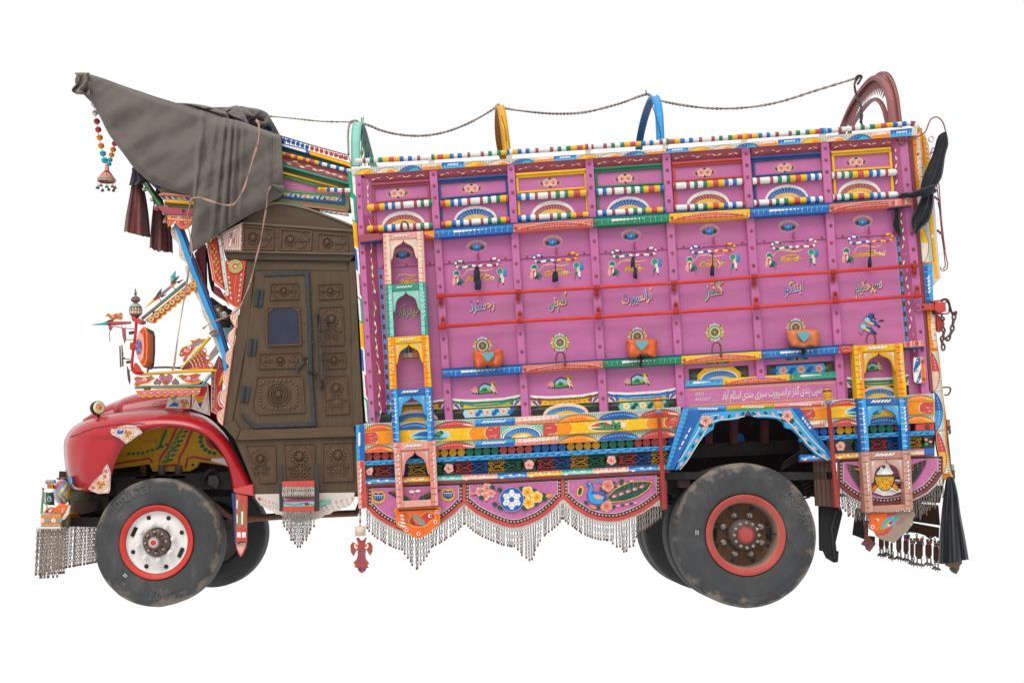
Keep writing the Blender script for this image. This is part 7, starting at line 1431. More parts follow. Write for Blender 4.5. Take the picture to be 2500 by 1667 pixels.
b = B(VU); b.ptube(smooth([(1090,735),(1045,730),(1030,712),(1060,700),(1120,685)],3),2.2,'mar',.0); b.make('hook',truck)
def val(v):
 v.poly([(1232,830),(1632,838),(1625,885),(1235,862)],'orgy'); v.line([(1232,825),(1632,835)],8,'white'); v.line([(1240,875),(1620,905)],9,'white')
 for k in range(11):x = 1265+35*k; v.poly([(x,832),(x+16,833),(x+14,870+k),(x-1,868+k)],('yel','blue','red','tq','white','yel','blue','red','tq','blue','yel')[k])
 for cx,cy,r in((1250,915,55),(1485,925,95)):v.ell(cx,cy-10,r,r*.9,'red',n=20,a0=0,a1=180); v.ell(cx,cy-6,r*.94,r*.84,'white',n=24,a0=0,a1=180,hole=.965); v.ell(cx-r*.3,cy+25,20,20,'blue',n=10); v.ell(cx-r*.3,cy+25,8,8,'yel',n=8); v.ell(cx+r*.3,cy+15,14,12,'yel',n=8)
 for x,y_ in((1415,930),(1560,940)):v.flower(x,y_,12,'yel',5,'org')
cu('scalloped_valance',[(1232,802),(1640,822),(1618,960)]+list(reversed(smooth([(1348,895),(1370,960),(1410,1010),(1470,1040),(1530,1035),(1580,1000),(1618,960)],3)))[1:]+[(1330,930),(1290,975),(1250,1008),(1238,1000)],'org',.0,.015,val)
b = B(VU); b.slab([(842,322),(880,305),(1140,650),(1095,688)],'lgreen',.1,.03,.8); b.slab([(885,300),(915,270),(1160,620),(1120,625)],'blk',.14,.04,.6)
for x,y_ in((915,410),(1008,532)):b.ptube([(x,y_),(x+2,y_+2)],1.3,'blk',.095)
b.make('crown_arm',truck)
for x,y_ in((862,405),(985,570),(1050,670),(1180,785)):b = B(); b.ball(P(*VU(x,y_),.08),5.2*MPP,mixc('steel','off',.4),(1,1,1),10,7); b.ball(P(*VU(x+26,y_+22),.1),3.2*MPP,mixc('steel','brn',.4),(1,1,1),8,5); b.make('jingle_bell',truck,'steel')
b = B(VU); b.slab([(1215,815),(1228,815),(1190,950),(1150,935)],'tan',.02,.01,.3); b.slab([(1225,830),(1238,830),(1255,1005),(1238,1010)],'orgy',.01,.01,.3); b.slab([(1236,830),(1245,830),(1235,990),(1212,1010)],'blk',.02,.01,.3); b.make('ribbon_end',truck,'cloth')
# ------------------------------------------------------------------ tarpaulin
PAIRS =[((352,130),(354,150)),((362,100),(364,176)),((380,86),(392,208)),((412,84),(440,228)),((445,90),(462,262)),((520,112),(486,312)),((600,140),(530,392)),((700,178),(590,508)),((800,210),(690,642)),((900,245),(785,762)),((1000,275),(925,852)),((1100,305),(1075,908)),((1200,335),(1172,942)),((1240,346),(1178,1010)),((1270,355),(1166,1150)),((1300,365),(1147,1312)),((1330,374),(1170,1326)),((1365,388),(1250,1276)),((1400,396),(1310,1232)),((1435,404),(1370,1190)),((1480,413),(1430,1150)),((1520,425),(1490,1112)),((1580,446),(1560,1070)),((1640,468),(1630,1030)),((1690,485),(1690,992)),((1730,500),(1735,966)),((1760,508),(1775,945)),((1785,516),(1804,918))]
sp = smooth([a+e for a,e in PAIRS],7); NV = 46
def tarp_y(u,t,x,y_):
 f = 0
 for c,wd,am in((1395,16,.030),(1440,14,.05),(1478,13,.045),(1520,20,.028),(1335,26,.02),(1240,30,.03),(1690,22,.02)):
  top_x = sp_u(u)[0]; f+=am*math.exp(-((top_x-c)/wd)**2)*(1-.35*abs(t-.4))
 f+=.034*mnoise.noise(((x*.53+y_*.85)*.0075+3,(y_*.53-x*.85)*.0026,1.7))+.007*mnoise.noise(((x*.62+y_*.78)*.018,(y_*.62-x*.78)*.005+5,4.1))+.003*mnoise.noise((x*.04,y_*.02,9))
 d = x*.75+y_*.66; f+=.02*max(0,1-abs(y_-(1.05*x-120))/90)*(1 if x<900 else 0)
 return-.055-f*1.7-.05*math.sin(math.pi*min(1,t*1.1))+.10*max(0,.06-t)/.06+.04*max(0,t-.93)/.07
def sp_u(u):return sp[u]
rows =[]
for j in range(NV+1):
 t = j/NV; row =[]
 for i,q in enumerate(sp):
  x,y_ = lerp(q[:2],q[2:],t)
  if x<470:y_+=4*math.sin(x*.2+t*9)*math.sin(t*math.pi)
  row.append(P(*VA(x,y_),tarp_y(i,t,x,y_)))
 rows.append(row)
b = B(c='canv'); b.grid(rows,'canv'); tr = rows[0];
over =[[Vector((p.x,p.y+(2.38-p.y)*k/8,p.z-.05*math.sin(math.pi*k/8)+(.02*mnoise.noise((p.x*3,k,1))if 0<k else 0)))for p in tr]for k in range(9)]
b.grid(over,'canv'); far =[[Vector((p.x,2.4-p.y*.3,p.z))for p in r]for r in(rows[0],rows[NV//2],rows[NV])]; b.grid(far,'canv')
fr =[r[0:94]for r in(rows[NV],)][0]; b.grid([[p for p in fr],[Vector((p.x,2.3,p.z))for p in fr]],'canv')
b.make('tarpaulin',None,'canvas',None,.006); tarp = bpy.data.objects['tarpaulin']; tag(tarp,'faded grey-brown canvas tarpaulin draped over the upswept crown of the truck cab','tarpaulin')
# hem, folded flap and rolled corner
b = B(VA,-.14); b.ptube([(1785,518),(1795,700),(1803,905)],1.0,mixc('canv','black',.15),-.02,n=5); b.ptube([(1726,520),(1722,700),(1722,860)],.7,mixc('canv','black',.35),-.125,n=4); b.ptube([(452,95),(640,156),(900,244),(1190,334),(1385,392)],.6,mixc('canv','black',.2),.0,n=4); b.make('hem',tarp,'canvas')
b = B(VA); rows =[]
for j in range(15):
 a = math.pi*1.25*j/14-.5; x0,y0,x1,y1 = 1726,862,1800,920; row =[]
 for k in range(9):t = k/8; x,y_ = lerp((1716,868),(1806,892),t); r = 6+46*t; row.append(P(*VA(x,y_-10+math.sin(a)*r*.55),-.09-.10*math.cos(a)*(.3+.7*t)))
 rows.append(row)
b.grid(rows,'canv'); b.make('rolled_corner',tarp,'canvas',None,.005)
b = B(VA); rows =[]
for j in range(13):
 t = j/12; row =[]
 for k in range(19):
  u = k/18; x = 352+100*u+22*math.sin(t*7)*(1-u); y_ = lerp((105,84),(112,235),t)[1]+(1-u)*22*math.sin(t*math.pi)-4; row.append(P(*VA(x-(1-u)*6*abs(t-.4),y_),-.10-.05*math.sin(u*9+t*5)-.04*mnoise.noise((u*4,t*6,2))))
 rows.append(row)
b.grid(rows,mixc('canv','tan',.35)); b.make('tip_bunch',tarp,'canvas',None,.005)
# bunched canvas on top
for(q,y0,dep,sd,c)in(([(1050,292),(1180,296),(1300,318),(1400,352),(1390,392),(1200,338)],.25,.5,1,mixc('canv','tan',.15)),([(1180,330),(1300,320),(1420,318),(1492,312),(1530,400),(1520,425),(1380,395)],.55,.9,2,'canv'),([(1490,318),(1560,322),(1640,336),(1700,372),(1690,440),(1640,475),(1500,425)],.9,.8,3,'canv'),([(1660,425),(1732,428),(1722,498),(1650,480)],1.0,.2,4,'navy')):
 cx,cy = sum(p[0]for p in q)/len(q),sum(p[1]for p in q)/len(q); sq = smooth(q,5,True); rows =[]
 for j in range(9):
  t = j/8; rows.append([P(*VA(cx+(x-cx)*math.sin(t*math.pi/2),cy+(y_-cy)*math.sin(t*math.pi/2)),y0-.16*math.cos(t*math.pi/2)-.11*mnoise.noise((x*.012,y_*.014+t*1.4,sd)))for x,y_ in sq])
 rows.append([p+Vector((0,dep,0))for p in rows[-1]]); b = B(); b.grid(rows,c,closed=True); b.make('canvas_bunch',tarp,'canvas' if c!='navy' else 'cloth')
b = B(VA); b.ptube(smooth([(1560,420),(1590,398),(1650,402),(1660,416)],3),5,'blk',.3,squash=.4); b.make('canvas_fold',tarp,'canvas')
# ------------------------------------------------------------------ straps that hold the tarpaulin
def strap(label,V,pts,wd,y,c=('tan','mar','dgreen'),name='tarpaulin_strap',cat='strap'):
 sm_ = smooth(pts,6); b = B(V); rad =[wd*(.8+.35*math.sin(i*.5))for i in range(len(sm_))]; cc =[mixc(mixc('sal','tan',.55),c[2]if i%9==4 else 'grey',.55 if i%9==4 else .25)for i in range(len(sm_))]
 b.ptube([(p[0],p[1],p[2]if len(p)>2 else y)for p in sm_],rad,cc,n=6,squash=.35); o = b.make(name,None,'cloth'); return tag(o,label,cat,'woven straps tying down the tarpaulin')
strap('flat woven strap looping down from the top of the tarpaulin to the crown beam',VA,[(1612,405,-.1),(1632,450,-.2),(1625,560,-.24),(1590,680,-.27),(1548,820,-.3),(1520,900,-.3),(1470,980,-.3),(1430,1002,-.3),(1360,992,-.29),(1280,968,-.27),(1220,948,-.22),(1168,952,-.14)],3.2,-.15)
strap('long thin strap running from the crown beam down to the front guard rail',VA,[(1168,952,-.14),(1150,1000,-.1),(1132,1080,-.08),(1130,1120,-.07),(1150,1200,-.06),(1165,1320,-.06),(1148,1420,-.05),(1125,1568,-.04),(1070,1900,-.02),(1038,2130,.0),(1020,2130,.02)],2.6,-.05)
strap('narrow strap hanging from the tarpaulin corner across the wooden door to the blue post',VA,[(1715,866,-.13),(1690,920,-.12),(1685,1000,-.10),(1665,1120,-.08),(1640,1260,-.06),(1610,1380,-.05),(1590,1470,-.04),(1560,1568,-.03),(1530,1640,-.02),(1490,1720,-.01),(1420,1770,.0),(1345,1800,.0),(1290,1825,.0),(1240,1860,.02)],2.4,-.05)
b = B(VB); b.ptube(smooth([(1770,650),(1800,625),(1850,615),(1840,650),(1790,668),(1830,640)],3),3,mixc('tan','dmar',.4),.03); b.make('strap_knot',bpy.data.objects['tarpaulin_strap.002'],'cloth')
# ------------------------------------------------------------------ bead garland and cloths under the crown
g = thing('bead_garland','string of coloured wooden beads ending in a pink bell under the crown tip','garland',P(*VA(570,880),.1))
b = B(VA); b.ptube([(470,255),(488,340),(505,440),(520,540),(535,600),(556,690),(570,720)],.8,'red',.1,n=5); b.ptube([(625,560),(612,640),(596,690),(572,720)],.8,'red',.1,n=5); b.make('cord',g,'cloth')
for x,y_,r,c in((482,302,20,'white'),(491,361,22,'white'),(503,419,23,'red'),(513,476,23,'red'),(523,531,23,'orgy'),(533,588,23,'orgy'),(545,642,23,'tq'),(557,689,23,'tq'),(627,573,21,'red'),(617,614,21,'orgy'),(606,651,20,'orgy'),(596,686,18,'tq'),(589,714,17,'tq')):
 b = B(); p = P(*VA(x,y_),.1); k = .3507*MPP*r; b.ball(p,k,[c,c,c,c,c,c,c,c],(1,1,.96),12,8); b.lathe(p+Vector((0,0,k*.04)),(.15,0,1),[(k*1.012,-k*.07),(k*1.016,0),(k*1.012,k*.07)],'blk',14); b.make('bead',g)
p = P(*VA(570,830),.1); k = .3507*MPP; b = B(); b.lathe(p,(0,0,1),[(58*k,-10*k),(66*k,0),(65*k,8*k),(50*k,28*k),(28*k,55*k),(17*k,72*k),(13*k,110*k),(10*k,120*k)],['pnk','teal','sal',mixc('sal','pnk',.5),'dmar','sal','red2'],22)
for q in range(10):a = 2*math.pi*q/10; d = Vector((math.cos(a),math.sin(a),0)); b.tube([p+d*62*k+Vector((0,0,9*k)),p+d*44*k+Vector((0,0,36*k)),p+d*26*k+Vector((0,0,60*k))],1.6*k,'blk',4)
b.make('bell_cone',g)
for q in range(9):
 a = 2*math.pi*q/9+.2; o = p+Vector((math.cos(a),math.sin(a),0))*62*k; b = B(); dz = 34*k+(10*k if q%2 else 0); b.tube([o,o-Vector((0,0,dz))],.8*k,'iron',4); b.lathe(o-Vector((0,0,dz+18*k)),(0,0,1),[(14*k,0),(8*k,9*k),(2*k,18*k)],['tq' if q%2 else 'sal','sal' if q%3 else 'teal'],8,False); b.lathe(o-Vector((0,0,dz+24*k)),(0,0,1),[(13*k,0),(3*k,7*k)],'rust',8,False); b.make('tassel_bell',g)
def cloth(name,label,cat,V,left,right,y,c,folds,depth,bottom,group=None,mat='cloth',amp=.028,n=72,seed=1,parent=None,waist=None):
 """hanging cloth between two edges (lists of (x, y) from top to bottom), folded all round, ragged lower edge bottom(u)"""
 L_,R_ = smooth(left,4),smooth(right,4); m = 26; rows =[]
 def at(e,t):f = t*(len(e)-1); i = min(int(f),len(e)-2); return lerp(e[i],e[i+1],f-i)
 for j in range(m+1):
  t = j/m; a,e = at(L_,t),at(R_,t); row =[]
  for k in range(n):
   th = 2*math.pi*k/n; u = .5-.5*math.cos(th); f = amp*(.25+.75*t)*(math.sin(folds*th+seed+1.2*math.sin(t*2+seed))+.5*math.sin(folds*2.3*th+t*3))
   x,y_ = lerp(a,e,u); yy = y-depth*math.sin(th)*(.4+.6*t)+f
   if t>.9:y_+=bottom(u,th)*(t-.9)/.1
   row.append(P(*V(x,y_),yy))
  rows.append(row)
 b = B(); b.grid(rows,c if callable(c)else(lambda i,j:mixc(c,'black',.12*(math.sin(folds*2*math.pi*j/n+seed)>.55))),closed=True); o = b.make(name,parent,mat)
 return tag(o,label,cat,group)if label else o
rg = lambda s,a:(lambda u,th:a*mnoise.noise((u*5,th,s))+a*.5*mnoise.noise((u*17,th*3,s)))
cloth('hanging_cloth','maroon cloth nearest the crown tip, black band at its top','cloth',VU,[(668,60),(655,340),(620,560),(575,800),(540,1030)],[(800,90),(845,330),(890,520),(930,780),(962,1090)],.35,mixc(mixc('dmar','brn',.25),'black',.2),5,.16,lambda u,th:40+90*u*(1-.5*u)+30*mnoise.noise((u*9,th,3)),'dark cloths hanging from the crown',seed=2)
cloth('black_band',None,None,VU,[(690,30),(660,160),(640,260),(620,345)],[(800,130),(850,190),(920,270),(850,330)],.33,mixc('navy','dgrey',.5),4,.19,rg(2,14),parent=bpy.data.objects['hanging_cloth'],seed=4)
cloth('hanging_cloth','plain maroon cloth hanging beside the orange scalloped valance','cloth',VU,[(1050,390),(1010,640),(985,850),(965,1080),(948,1325)],[(1110,410),(1180,640),(1250,850),(1300,1050),(1322,1330)],.5,mixc(mixc('dmar','brn',.25),'black',.25),6,.2,lambda u,th:30+60*u+40*mnoise.noise((u*7,th,8)),'dark cloths hanging from the crown',seed=7)
# ------------------------------------------------------------------ hoops over the cargo space and the rope
def hoop(name,xn,yn,Y0,xf_,yf,Y1,apex,wpx,mat_c,ty=.02,lip=None,parent=truck):
 """bowed strap across the body: near foot pixel (xn, yn) at Y0, far foot at Y1, apex pixel"""
 A,E,T = P(xn,yn,Y0),P(xf_,yf,Y1),P(apex[0],apex[1],(Y0+Y1)/2); n = 30; wm = wpx*MPP/2
 for it in range(5):
  rows =[]; lo = 9e9
  for k in range(n+1):
   s = -1+2*k/n; h =(1-abs(s)**2.5)**(1/2.0)if abs(s)<1 else 0; m = lerp(A,E,(s+1)/2); base = A.z+(E.z-A.z)*(s+1)/2; z = base+(T.z-base)*h; lx =(T.x-(A.x+E.x)/2)*h
   mid = Vector(((A.x+E.x)/2+(A.x-E.x)/2*(-s)+lx,m[1],z)); nrm = Vector((0,s*abs(s)**.4,1-abs(s)**1.5+.05)).normalized()
   rows.append([mid+Vector((-wm,0,0)),mid+Vector((-wm,0,0))+nrm*ty,mid+Vector((-wm*.8,0,0))+nrm*ty*1.6,mid+Vector((-wm*.65,0,0))+nrm*ty,mid+Vector((wm*.65,0,0))+nrm*ty,mid+Vector((wm*.8,0,0))+nrm*ty*1.6,mid+Vector((wm,0,0))+nrm*ty,mid+Vector((wm,0,0))])
   q = rows[-1][2]-CAM; lo = min(lo,CY-F*(q.z*math.cos(TILT)-q.y*math.sin(TILT))/(q.y*math.cos(TILT)+q.z*math.sin(TILT)))
  T = T+Vector((0,0,(lo-apex[1])*MPP*.95))
 b = B(); b.grid(rows,mat_c,False,True); return b.make(name,parent),rows
h1,r1 = hoop('roof_hoop',869,407,.25,915,407,2.2,(888,295),24,mixc('teal','mint',.9))
b = B()
for k,yy in enumerate((.7,1.05,1.4,1.75)):
 q = min(r1,key=lambda r:abs(r[0].y-yy)); p =(q[0]+q[7])/2; zb = P(880,405,yy).z; b.tube([(p.x,yy,zb),(p.x,yy,p.z)],.0065,mixc('teal','mint',.2),6); b.ball((p.x-.03,yy,zb+(p.z-zb)*(.75-.1*(k%3))),.03,('blue','white','ylo')[k%3],(.6,1,1),8,5)
b.make('hoop_bar',h1); h2,r2 = hoop('roof_hoop',1239,382,.3,1229,388,1.8,(1217,255),21,'ylo'); h3,r3 = hoop('roof_hoop',1612,345,.3,1560,365,1.76,(1583,232),21,'sky')
for hh,pts in((h3,[(1576,221),(1580,232)]),(h1,[(882,288),(883,298)]),(h1,[(887,286),(886,298)])):b = B(); b.ptube(pts,1.5,'blue' if hh is h3 else 'teal',1.0,n=6); b.make('spike',hh)
b = B(); b.ptube(smooth([(1586,248),(1594,262),(1606,300),(1613,330),(1610,334)],3),1.3,'blue',.28,n=5); b.make('hook_rod',h3); b = B(); b.ptube(smooth([(1224,282),(1232,310),(1236,340),(1234,345)],3),1.1,'brn',.28,n=5); b.make('hook_rod',h2)
cR = mixc('mar','tan',.38); h4,r4 = hoop('roof_hoop',2181,312,.3,2056,330,1.95,(2108,184),20,cR,.03); h5,r5 = hoop('roof_hoop',2197,312,.3,2075,330,1.95,(2124,175),10,cR,.02); i4,q4 = hoop('hoop_inner_band',2168,312,.5,2075,330,1.75,(2108,240),12,cR,.015,parent=h4)
b = B()
for k in range(3,28):
 a,e = r4[k],q4[k]; p0,p1 =(a[0]+a[7])/2,(e[0]+e[7])/2; n_ =(r4[min(k+1,30)][0]-r4[k][0])*.5; mid = p0.lerp(p1,.72); b.add([p0-n_,p0+n_,mid,mid+Vector((.004,0,0)),p0+n_+Vector((.012,0,0)),p0-n_+Vector((.012,0,0))],[(0,1,2),(5,4,3),(0,2,3,5),(1,4,3,2)],cR)
 b.tube([p1+(p0-p1)*.0,p1+(p0-p1)*.16],.006,cR,4)
b.make('hoop_tooth',h4)
def rope(b,pts,r,c='grey'):
 sm_ = smooth(pts,8); w3 =[P(x,y_,yy)for x,y_,yy in sm_]
 for ph in(0,math.pi):
  out =[]; s = 0
  for i,p in enumerate(w3):
   s+=(p-w3[i-1]).length if i else 0; out.append(p+Vector((0,math.cos(s*90+ph),math.sin(s*90+ph)))*r*.55)
  b.tube(out,r*.62,c,5)
b = B(); cr = L((176,167,158))
for pts,r in(([(656,284,1.2),(720,290,1.2),(790,297,1.1),(868,298,1.1)],.009),([(868,297,1.0),(900,306,1.0),(935,320,1.05),(985,330,1.05),(1040,331,1.05),(1095,320,1.05),(1150,298,1.05),(1202,268,1.05),(1216,256,1.05),(1230,264,1.05),(1290,273,1.05),(1360,278,1.05),(1430,274,1.05),(1510,254,1.05),(1560,236,1.05),(1583,231,1.05),(1602,243,1.05),(1660,256,1.05),(1740,265,1.05),(1820,263,1.1),(1900,250,1.1),(1990,222,1.1),(2078,195,1.1),(2098,189,1.1)],.0135)):rope(b,pts,r,cr)
rope(b,[(872,296,1.0),(855,300,.9),(850,325,.8),(850,350,.7),(851,378,.6)],.015,mixc(cr,'brn',.3))
rope(b,[(2094,190,1.1),(2086,208,.9),(2093,240,.8),(2102,260,.7),(2104,285,.6),(2100,300,.6)],.016,mixc('dgrey','blk',.3)); rope(b,[(2102,262,.7),(2100,285,.62),(2106,310,.6)],.013,mixc('dgrey','blk',.3)); rope(b,[(2088,203,1.0),(2092,188,1.0),(2104,188,1.05),(2094,206,.95)],.014,mixc('dgrey','blk',.3))
tag(b.make('rope',None,'cloth'),'grey twisted rope sagging between the hoops over the cargo space','rope')
# ------------------------------------------------------------------ things hung on the pink side
def shook(x,y_,i,k0,k1,s=1.0):
 pts = lambda sx:[(x+sx*1.5,y_+3,-.012),(x+sx*8,y_-4-sx*.4,-.02),(x+sx*24,y_-3.5-sx*1.6,-.03),(x+sx*42,y_-2-sx*3.2,-.035),(x+sx*51,y_-6-sx*3.4,-.035),(x+sx*52.5,y_-13-sx*3.4,-.03),(x+sx*47,y_-18-sx*3.4,-.02),(x+sx*34,y_-17-sx*3,.01),(x+sx*30,y_-16.5-sx*3,.03)]
 b = B()
 for sx,(c1,c2)in((-1,k0),(1,k1)):
  sm_ = smooth(pts(sx),6); p3,cs =[],[]
  for m in range(len(sm_)-1):p3+=[P(*sm_[m]),P(*sm_[m+1])]; cs+=[c1 if(m//4)%2 else c2]*2
  b.tube(p3,2.9*MPP,cs,8)
 return b.make('double_hook',panels[i])
SH =[(1165,653),(1356.6,639),(1548,627),(1740,617),(1938,607),(2125.6,593.6)]
for k,(x,y_)in enumerate(SH):shook(x,y_,k+1,*((('white','green'),('white','mar'))if k%2==0 else(('white','blue'),('yel','red2'))))
TL =['thick dark thread tassel hanging from the hook above the first yellow wordmark, longest of all','dark thread tassel with two strands on a cord above the Goods wordmark','dark double thread tassel in two tiers above the Port wordmark','single dark thread tassel hanging over the com’y wordmark','single slim dark thread tassel hanging over the rightmost wordmark']
def tassel(x,y_,parts,label):
 b = B()
 for(dx,y0,y1,r)in parts:
  for s in range(9):a = 2*math.pi*s/9; b.ptube([(x+dx+math.cos(a)*r*.3,y0,-.02+math.sin(a)*r*.3*MPP),(x+dx+math.cos(a)*r*.95,y0+(y1-y0)*.35,-.025+math.sin(a)*r*MPP),(x+dx+math.cos(a)*r*.85+R.uniform(-1,1),y1+R.uniform(-2,2),-.025+math.sin(a)*r*.8*MPP)],r*.42,mixc('navy','black',.45),n=5)
 b.ptube([(x,y_-2),(x,parts[-1][1]+3)],1.3,mixc('navy','black',.4),-.02,n=5); tag(b.make('thread_tassel',None,'cloth'),label,'tassel','dark thread tassels on the double hooks')
tassel(1165,651,[(-1,652,686,6),(2,678,706,6.5)],TL[0]); tassel(1356,642,[(-3.5,664,688,3.6),(2.5,664,686,3.4)],TL[1]); tassel(1548,628,[(-3,630,652,4.2),(3,654,680,3.6)],TL[2]); tassel(1740,620,[(-1,648,673,4)],TL[3]); tassel(2125,597,[(-1.5,628,653,3.8)],TL[4])
# bare hooks
for i,(x,y_)in((0,(989,560)),(2,(1371,878)),(4,(1752,855)),(6,(2129,833))):
 b = B(); s = 1 if i else .8; sh = 36; b.ptube(smooth([(x-14*s,y_-3+(8 if i else 10)),(x-12*s,y_-12),(x-4,y_-19),(x+5,y_-15),(x+8,y_-4),(x+8,y_+16)],4),[2.0]*12+[2.6]*9,mixc('rust','dmar',.35),-.07); b.make('iron_hook',truck,'iron')
 # orange covers
CL =['orange cloth cover with a blue heart, hanging under the first rosette from the cab','orange cloth cover with a blue heart and dangling black knot, hung between the other two','paler worn orange cloth cover with a blue heart, nearest the rear wheel']
for n,(V,q,hx,hy,hs)in enumerate(((VG,[(1232,1168),(1290,1162),(1380,1172),(1440,1158),(1490,1138),(1518,1152),(1526,1210),(1518,1280),(1500,1308),(1420,1312),(1370,1300),(1330,1318),(1275,1325),(1250,1318),(1238,1250)],1380,1215,54),(VI,[(1158,1078),(1250,1075),(1330,1070),(1425,1078),(1440,1110),(1436,1180),(1420,1240),(1350,1220),(1285,1215),(1235,1240),(1180,1240),(1162,1180),(1153,1110)],1295,1128,54),(VM,[(742,895),(840,888),(930,885),(1002,896),(1016,940),(1012,1000),(985,1030),(930,1022),(880,1035),(820,1030),(775,1022),(748,975),(738,930)],884,944,50))):
 t = thing('orange_cover',CL[n],'cover',P(*V(hx,hy+90),-.05),'orange covers with hearts on the shelf rail'); cx,cy = sum(p[0]for p in q)/len(q),sum(p[1]for p in q)/len(q); sq = smooth(q,5,True); rows =[]; c =[(216,92,36),(222,98,40),(214,118,70)][n]; c = L(c)
 m = len(sq)
 for j in range(13):
  tt = j/12; g_ = math.sin(tt*math.pi/2); row =[]
  for k,(x,y_)in enumerate(sq):
   xx,yy = cx+(x-cx)*g_,cy+(y_-cy)*g_; f = .022*mnoise.noise((xx*.018+n*7,yy*.012,n))+.02*(yy-cy)/90*math.sin(xx*.07+n+2.2*mnoise.noise((xx*.01,0,n)))*max(0,(yy-cy)/90); row.append(P(*V(xx,yy),-.135+.13*tt**4-f*1.3))
  rows.append(row)
 b = B(); b.grid(rows,lambda i,j:mixc(c,'tan',.12 if i>9 else 0),closed=True); b.make('cover_cloth',t,'pvc')
 hp =[(hx,hy-hs*.62),(hx+hs*.5,hy-hs*.78),(hx+hs,hy-hs*.6),(hx+hs*.95,hy-hs*.1),(hx+hs*.5,hy+hs*.45),(hx,hy+hs*.95),(hx-hs*.5,hy+hs*.45),(hx-hs*.95,hy-hs*.1),(hx-hs,hy-hs*.6),(hx-hs*.5,hy-hs*.78)]
 b = B(V); b.slab(smooth(hp[:5],3)[:-1]+[hp[4],hp[5]]+smooth(hp[6:]+[hp[0]],3)[:-1],mixc('tq','grey',.35),-.155,.02,.6); b.make('heart_patch',t,'pvc')
 b = B(V); bt = sorted([p for p in q if p[1]>cy+40])
 for k in range(46):u = k/45; x = bt[0][0]+(bt[-1][0]-bt[0][0])*u; y0 = onl(bt,x); b.ptube([(x,y0-8),(x+R.uniform(-6,6),y0+R.uniform(2,14))],.7,mixc('tan','brn',.3),-.03-.05*math.sin(u*math.pi),n=4)
 b.make('frayed_edge',t,'cloth')
 if n:
  b = B(V); b.ptube(smooth([(hx-8,hy+90),(hx-16,hy+120),(hx-4,hy+150),(hx-16,hy+(170 if n==1 else 140)),(hx+2,hy+(205 if n==1 else 150))],4),2.6,'blk',-.07,n=6); b.ptube(smooth([(hx-14,hy+96),(hx+8,hy+120),(hx-10,hy+140)],3),2.4,'blk',-.075,n=6); b.make('tie_cord',t,'cloth')
  # ------------------------------------------------------------------ rear edge
def tall(name,V,pts,c,y,d,fn=None,mat='paint'):
 b = B(V); b.slab(pts,c,y,d,.8); o = b.make(name,truck,mat)
 if fn:v = B(VP,y-.0007,9e-5); fn(v); v.make('painted_pattern',o,'art')
 return o
Rp = lambda*p:W(VR,*p)
tall('rear_strip',VP,W(VR,(135,126),(184,120),(298,1568))+W(VS,(297,100),(386,1078),(344,1082))+W(VR,(268,1568)),'dmar',.0,.06)
def b2(v):
 def e(y):return onl([(305,2228),(660,2243),(760,2263),(870,2274),(960,2279),(1160,2300)],y)  # left edge x by y
 L_ =[(2226,322),(2236,460),(2252,640),(2262,760),(2270,855),(2279,960),(2287,1085),(2305,1170)]; R_ =[(2246,318),(2254,460),(2276,640),(2281,760),(2290,855),(2303,960),(2308,1075),(2322,1160)]
 fl = lambda e_,y:onl([(q[1],q[0])for q in e_],y)
 for y0,y1,c,c2,kind in((325,460,'orgy','skin','t'),(462,545,'white','teal','d'),(546,640,'yel','white','d'),(644,740,'blue','sky','t'),(762,850,'orgy','skin','t'),(858,955,'red2','skin','d'),(956,1050,'blue','sky','d'),(1052,1155,'red2','yel','d')):
  ys =[y0+(y1-y0)*k/12 for k in range(13)]
  if kind=='t':
   v.poly([(fl(L_,y)+1,y)for y in ys]+[(fl(R_,y)-1,y)for y in reversed(ys)],c); v.poly([(fl(L_,y)*.5+fl(R_,y)*.5,y)for y in ys]+[(fl(R_,y)-1,y)for y in reversed(ys)],c2)
   for k in range(12):y = y0+(y1-y0)*(k+.5)/12; x = fl(L_,y)+2+9*(k%2); v.line([(x,y),(x+9,y)],.9,'brn' if c!='blue' else 'tql')
   for k in range(5):y = y0+(y1-y0)*(.35+.09*k); x =(fl(L_,y)+fl(R_,y))/2; v.leaf(x-2,y+5,x+3,y-5,4.4,'white')
  else:
   v.poly([(fl(L_,y),y)for y in ys]+[(fl(R_,y)-1,y)for y in reversed(ys)],'off'); a = lambda y,g:fl(L_,y)+(fl(R_,y)-fl(L_,y))*g*math.sin(math.pi*(y-y0)/(y1-y0)*.98+.03)**.6
   for k in range(17):y = y0+(y1-y0)*(k+.5)/17; x = fl(R_,y); v.line([(x-7,y+1),(x-1,y)],1.6,'teal')
   v.poly([(fl(L_,y)+1,y)for y in ys]+[(a(y,.82),y)for y in reversed(ys)],c); h = ys[6:]; v.poly([(fl(L_,y)+1,y)for y in h]+[(a(y,.78),y)for y in reversed(h)],mixc(c,c2,.8)); v.line([(a(y,.84),y)for y in ys],1,'blk')
   for k in range(2,11):y = ys[k]; v.line([(a(y,.5),y-2),(a(y,.5),y+2)],1,'white')
tall('rear_corner_board',VP,[(2226,318),(2250,312),(2254,460),(2262,560),(2276,640),(2278,740),(2281,760),(2288,830),(2295,880),(2302,950),(2308,1010),(2312,1080),(2318,1120),(2324,1162),(2306,1172),(2290,1085),(2279,960),(2270,855),(2262,760),(2252,640),(2236,460)],'orgy',.02,.06,b2)
b = B(); b.ptube([(2250,312),(2260,470),(2280,640)],.6,'dgreen',.018,n=4); b.make('edge_bead',truck)
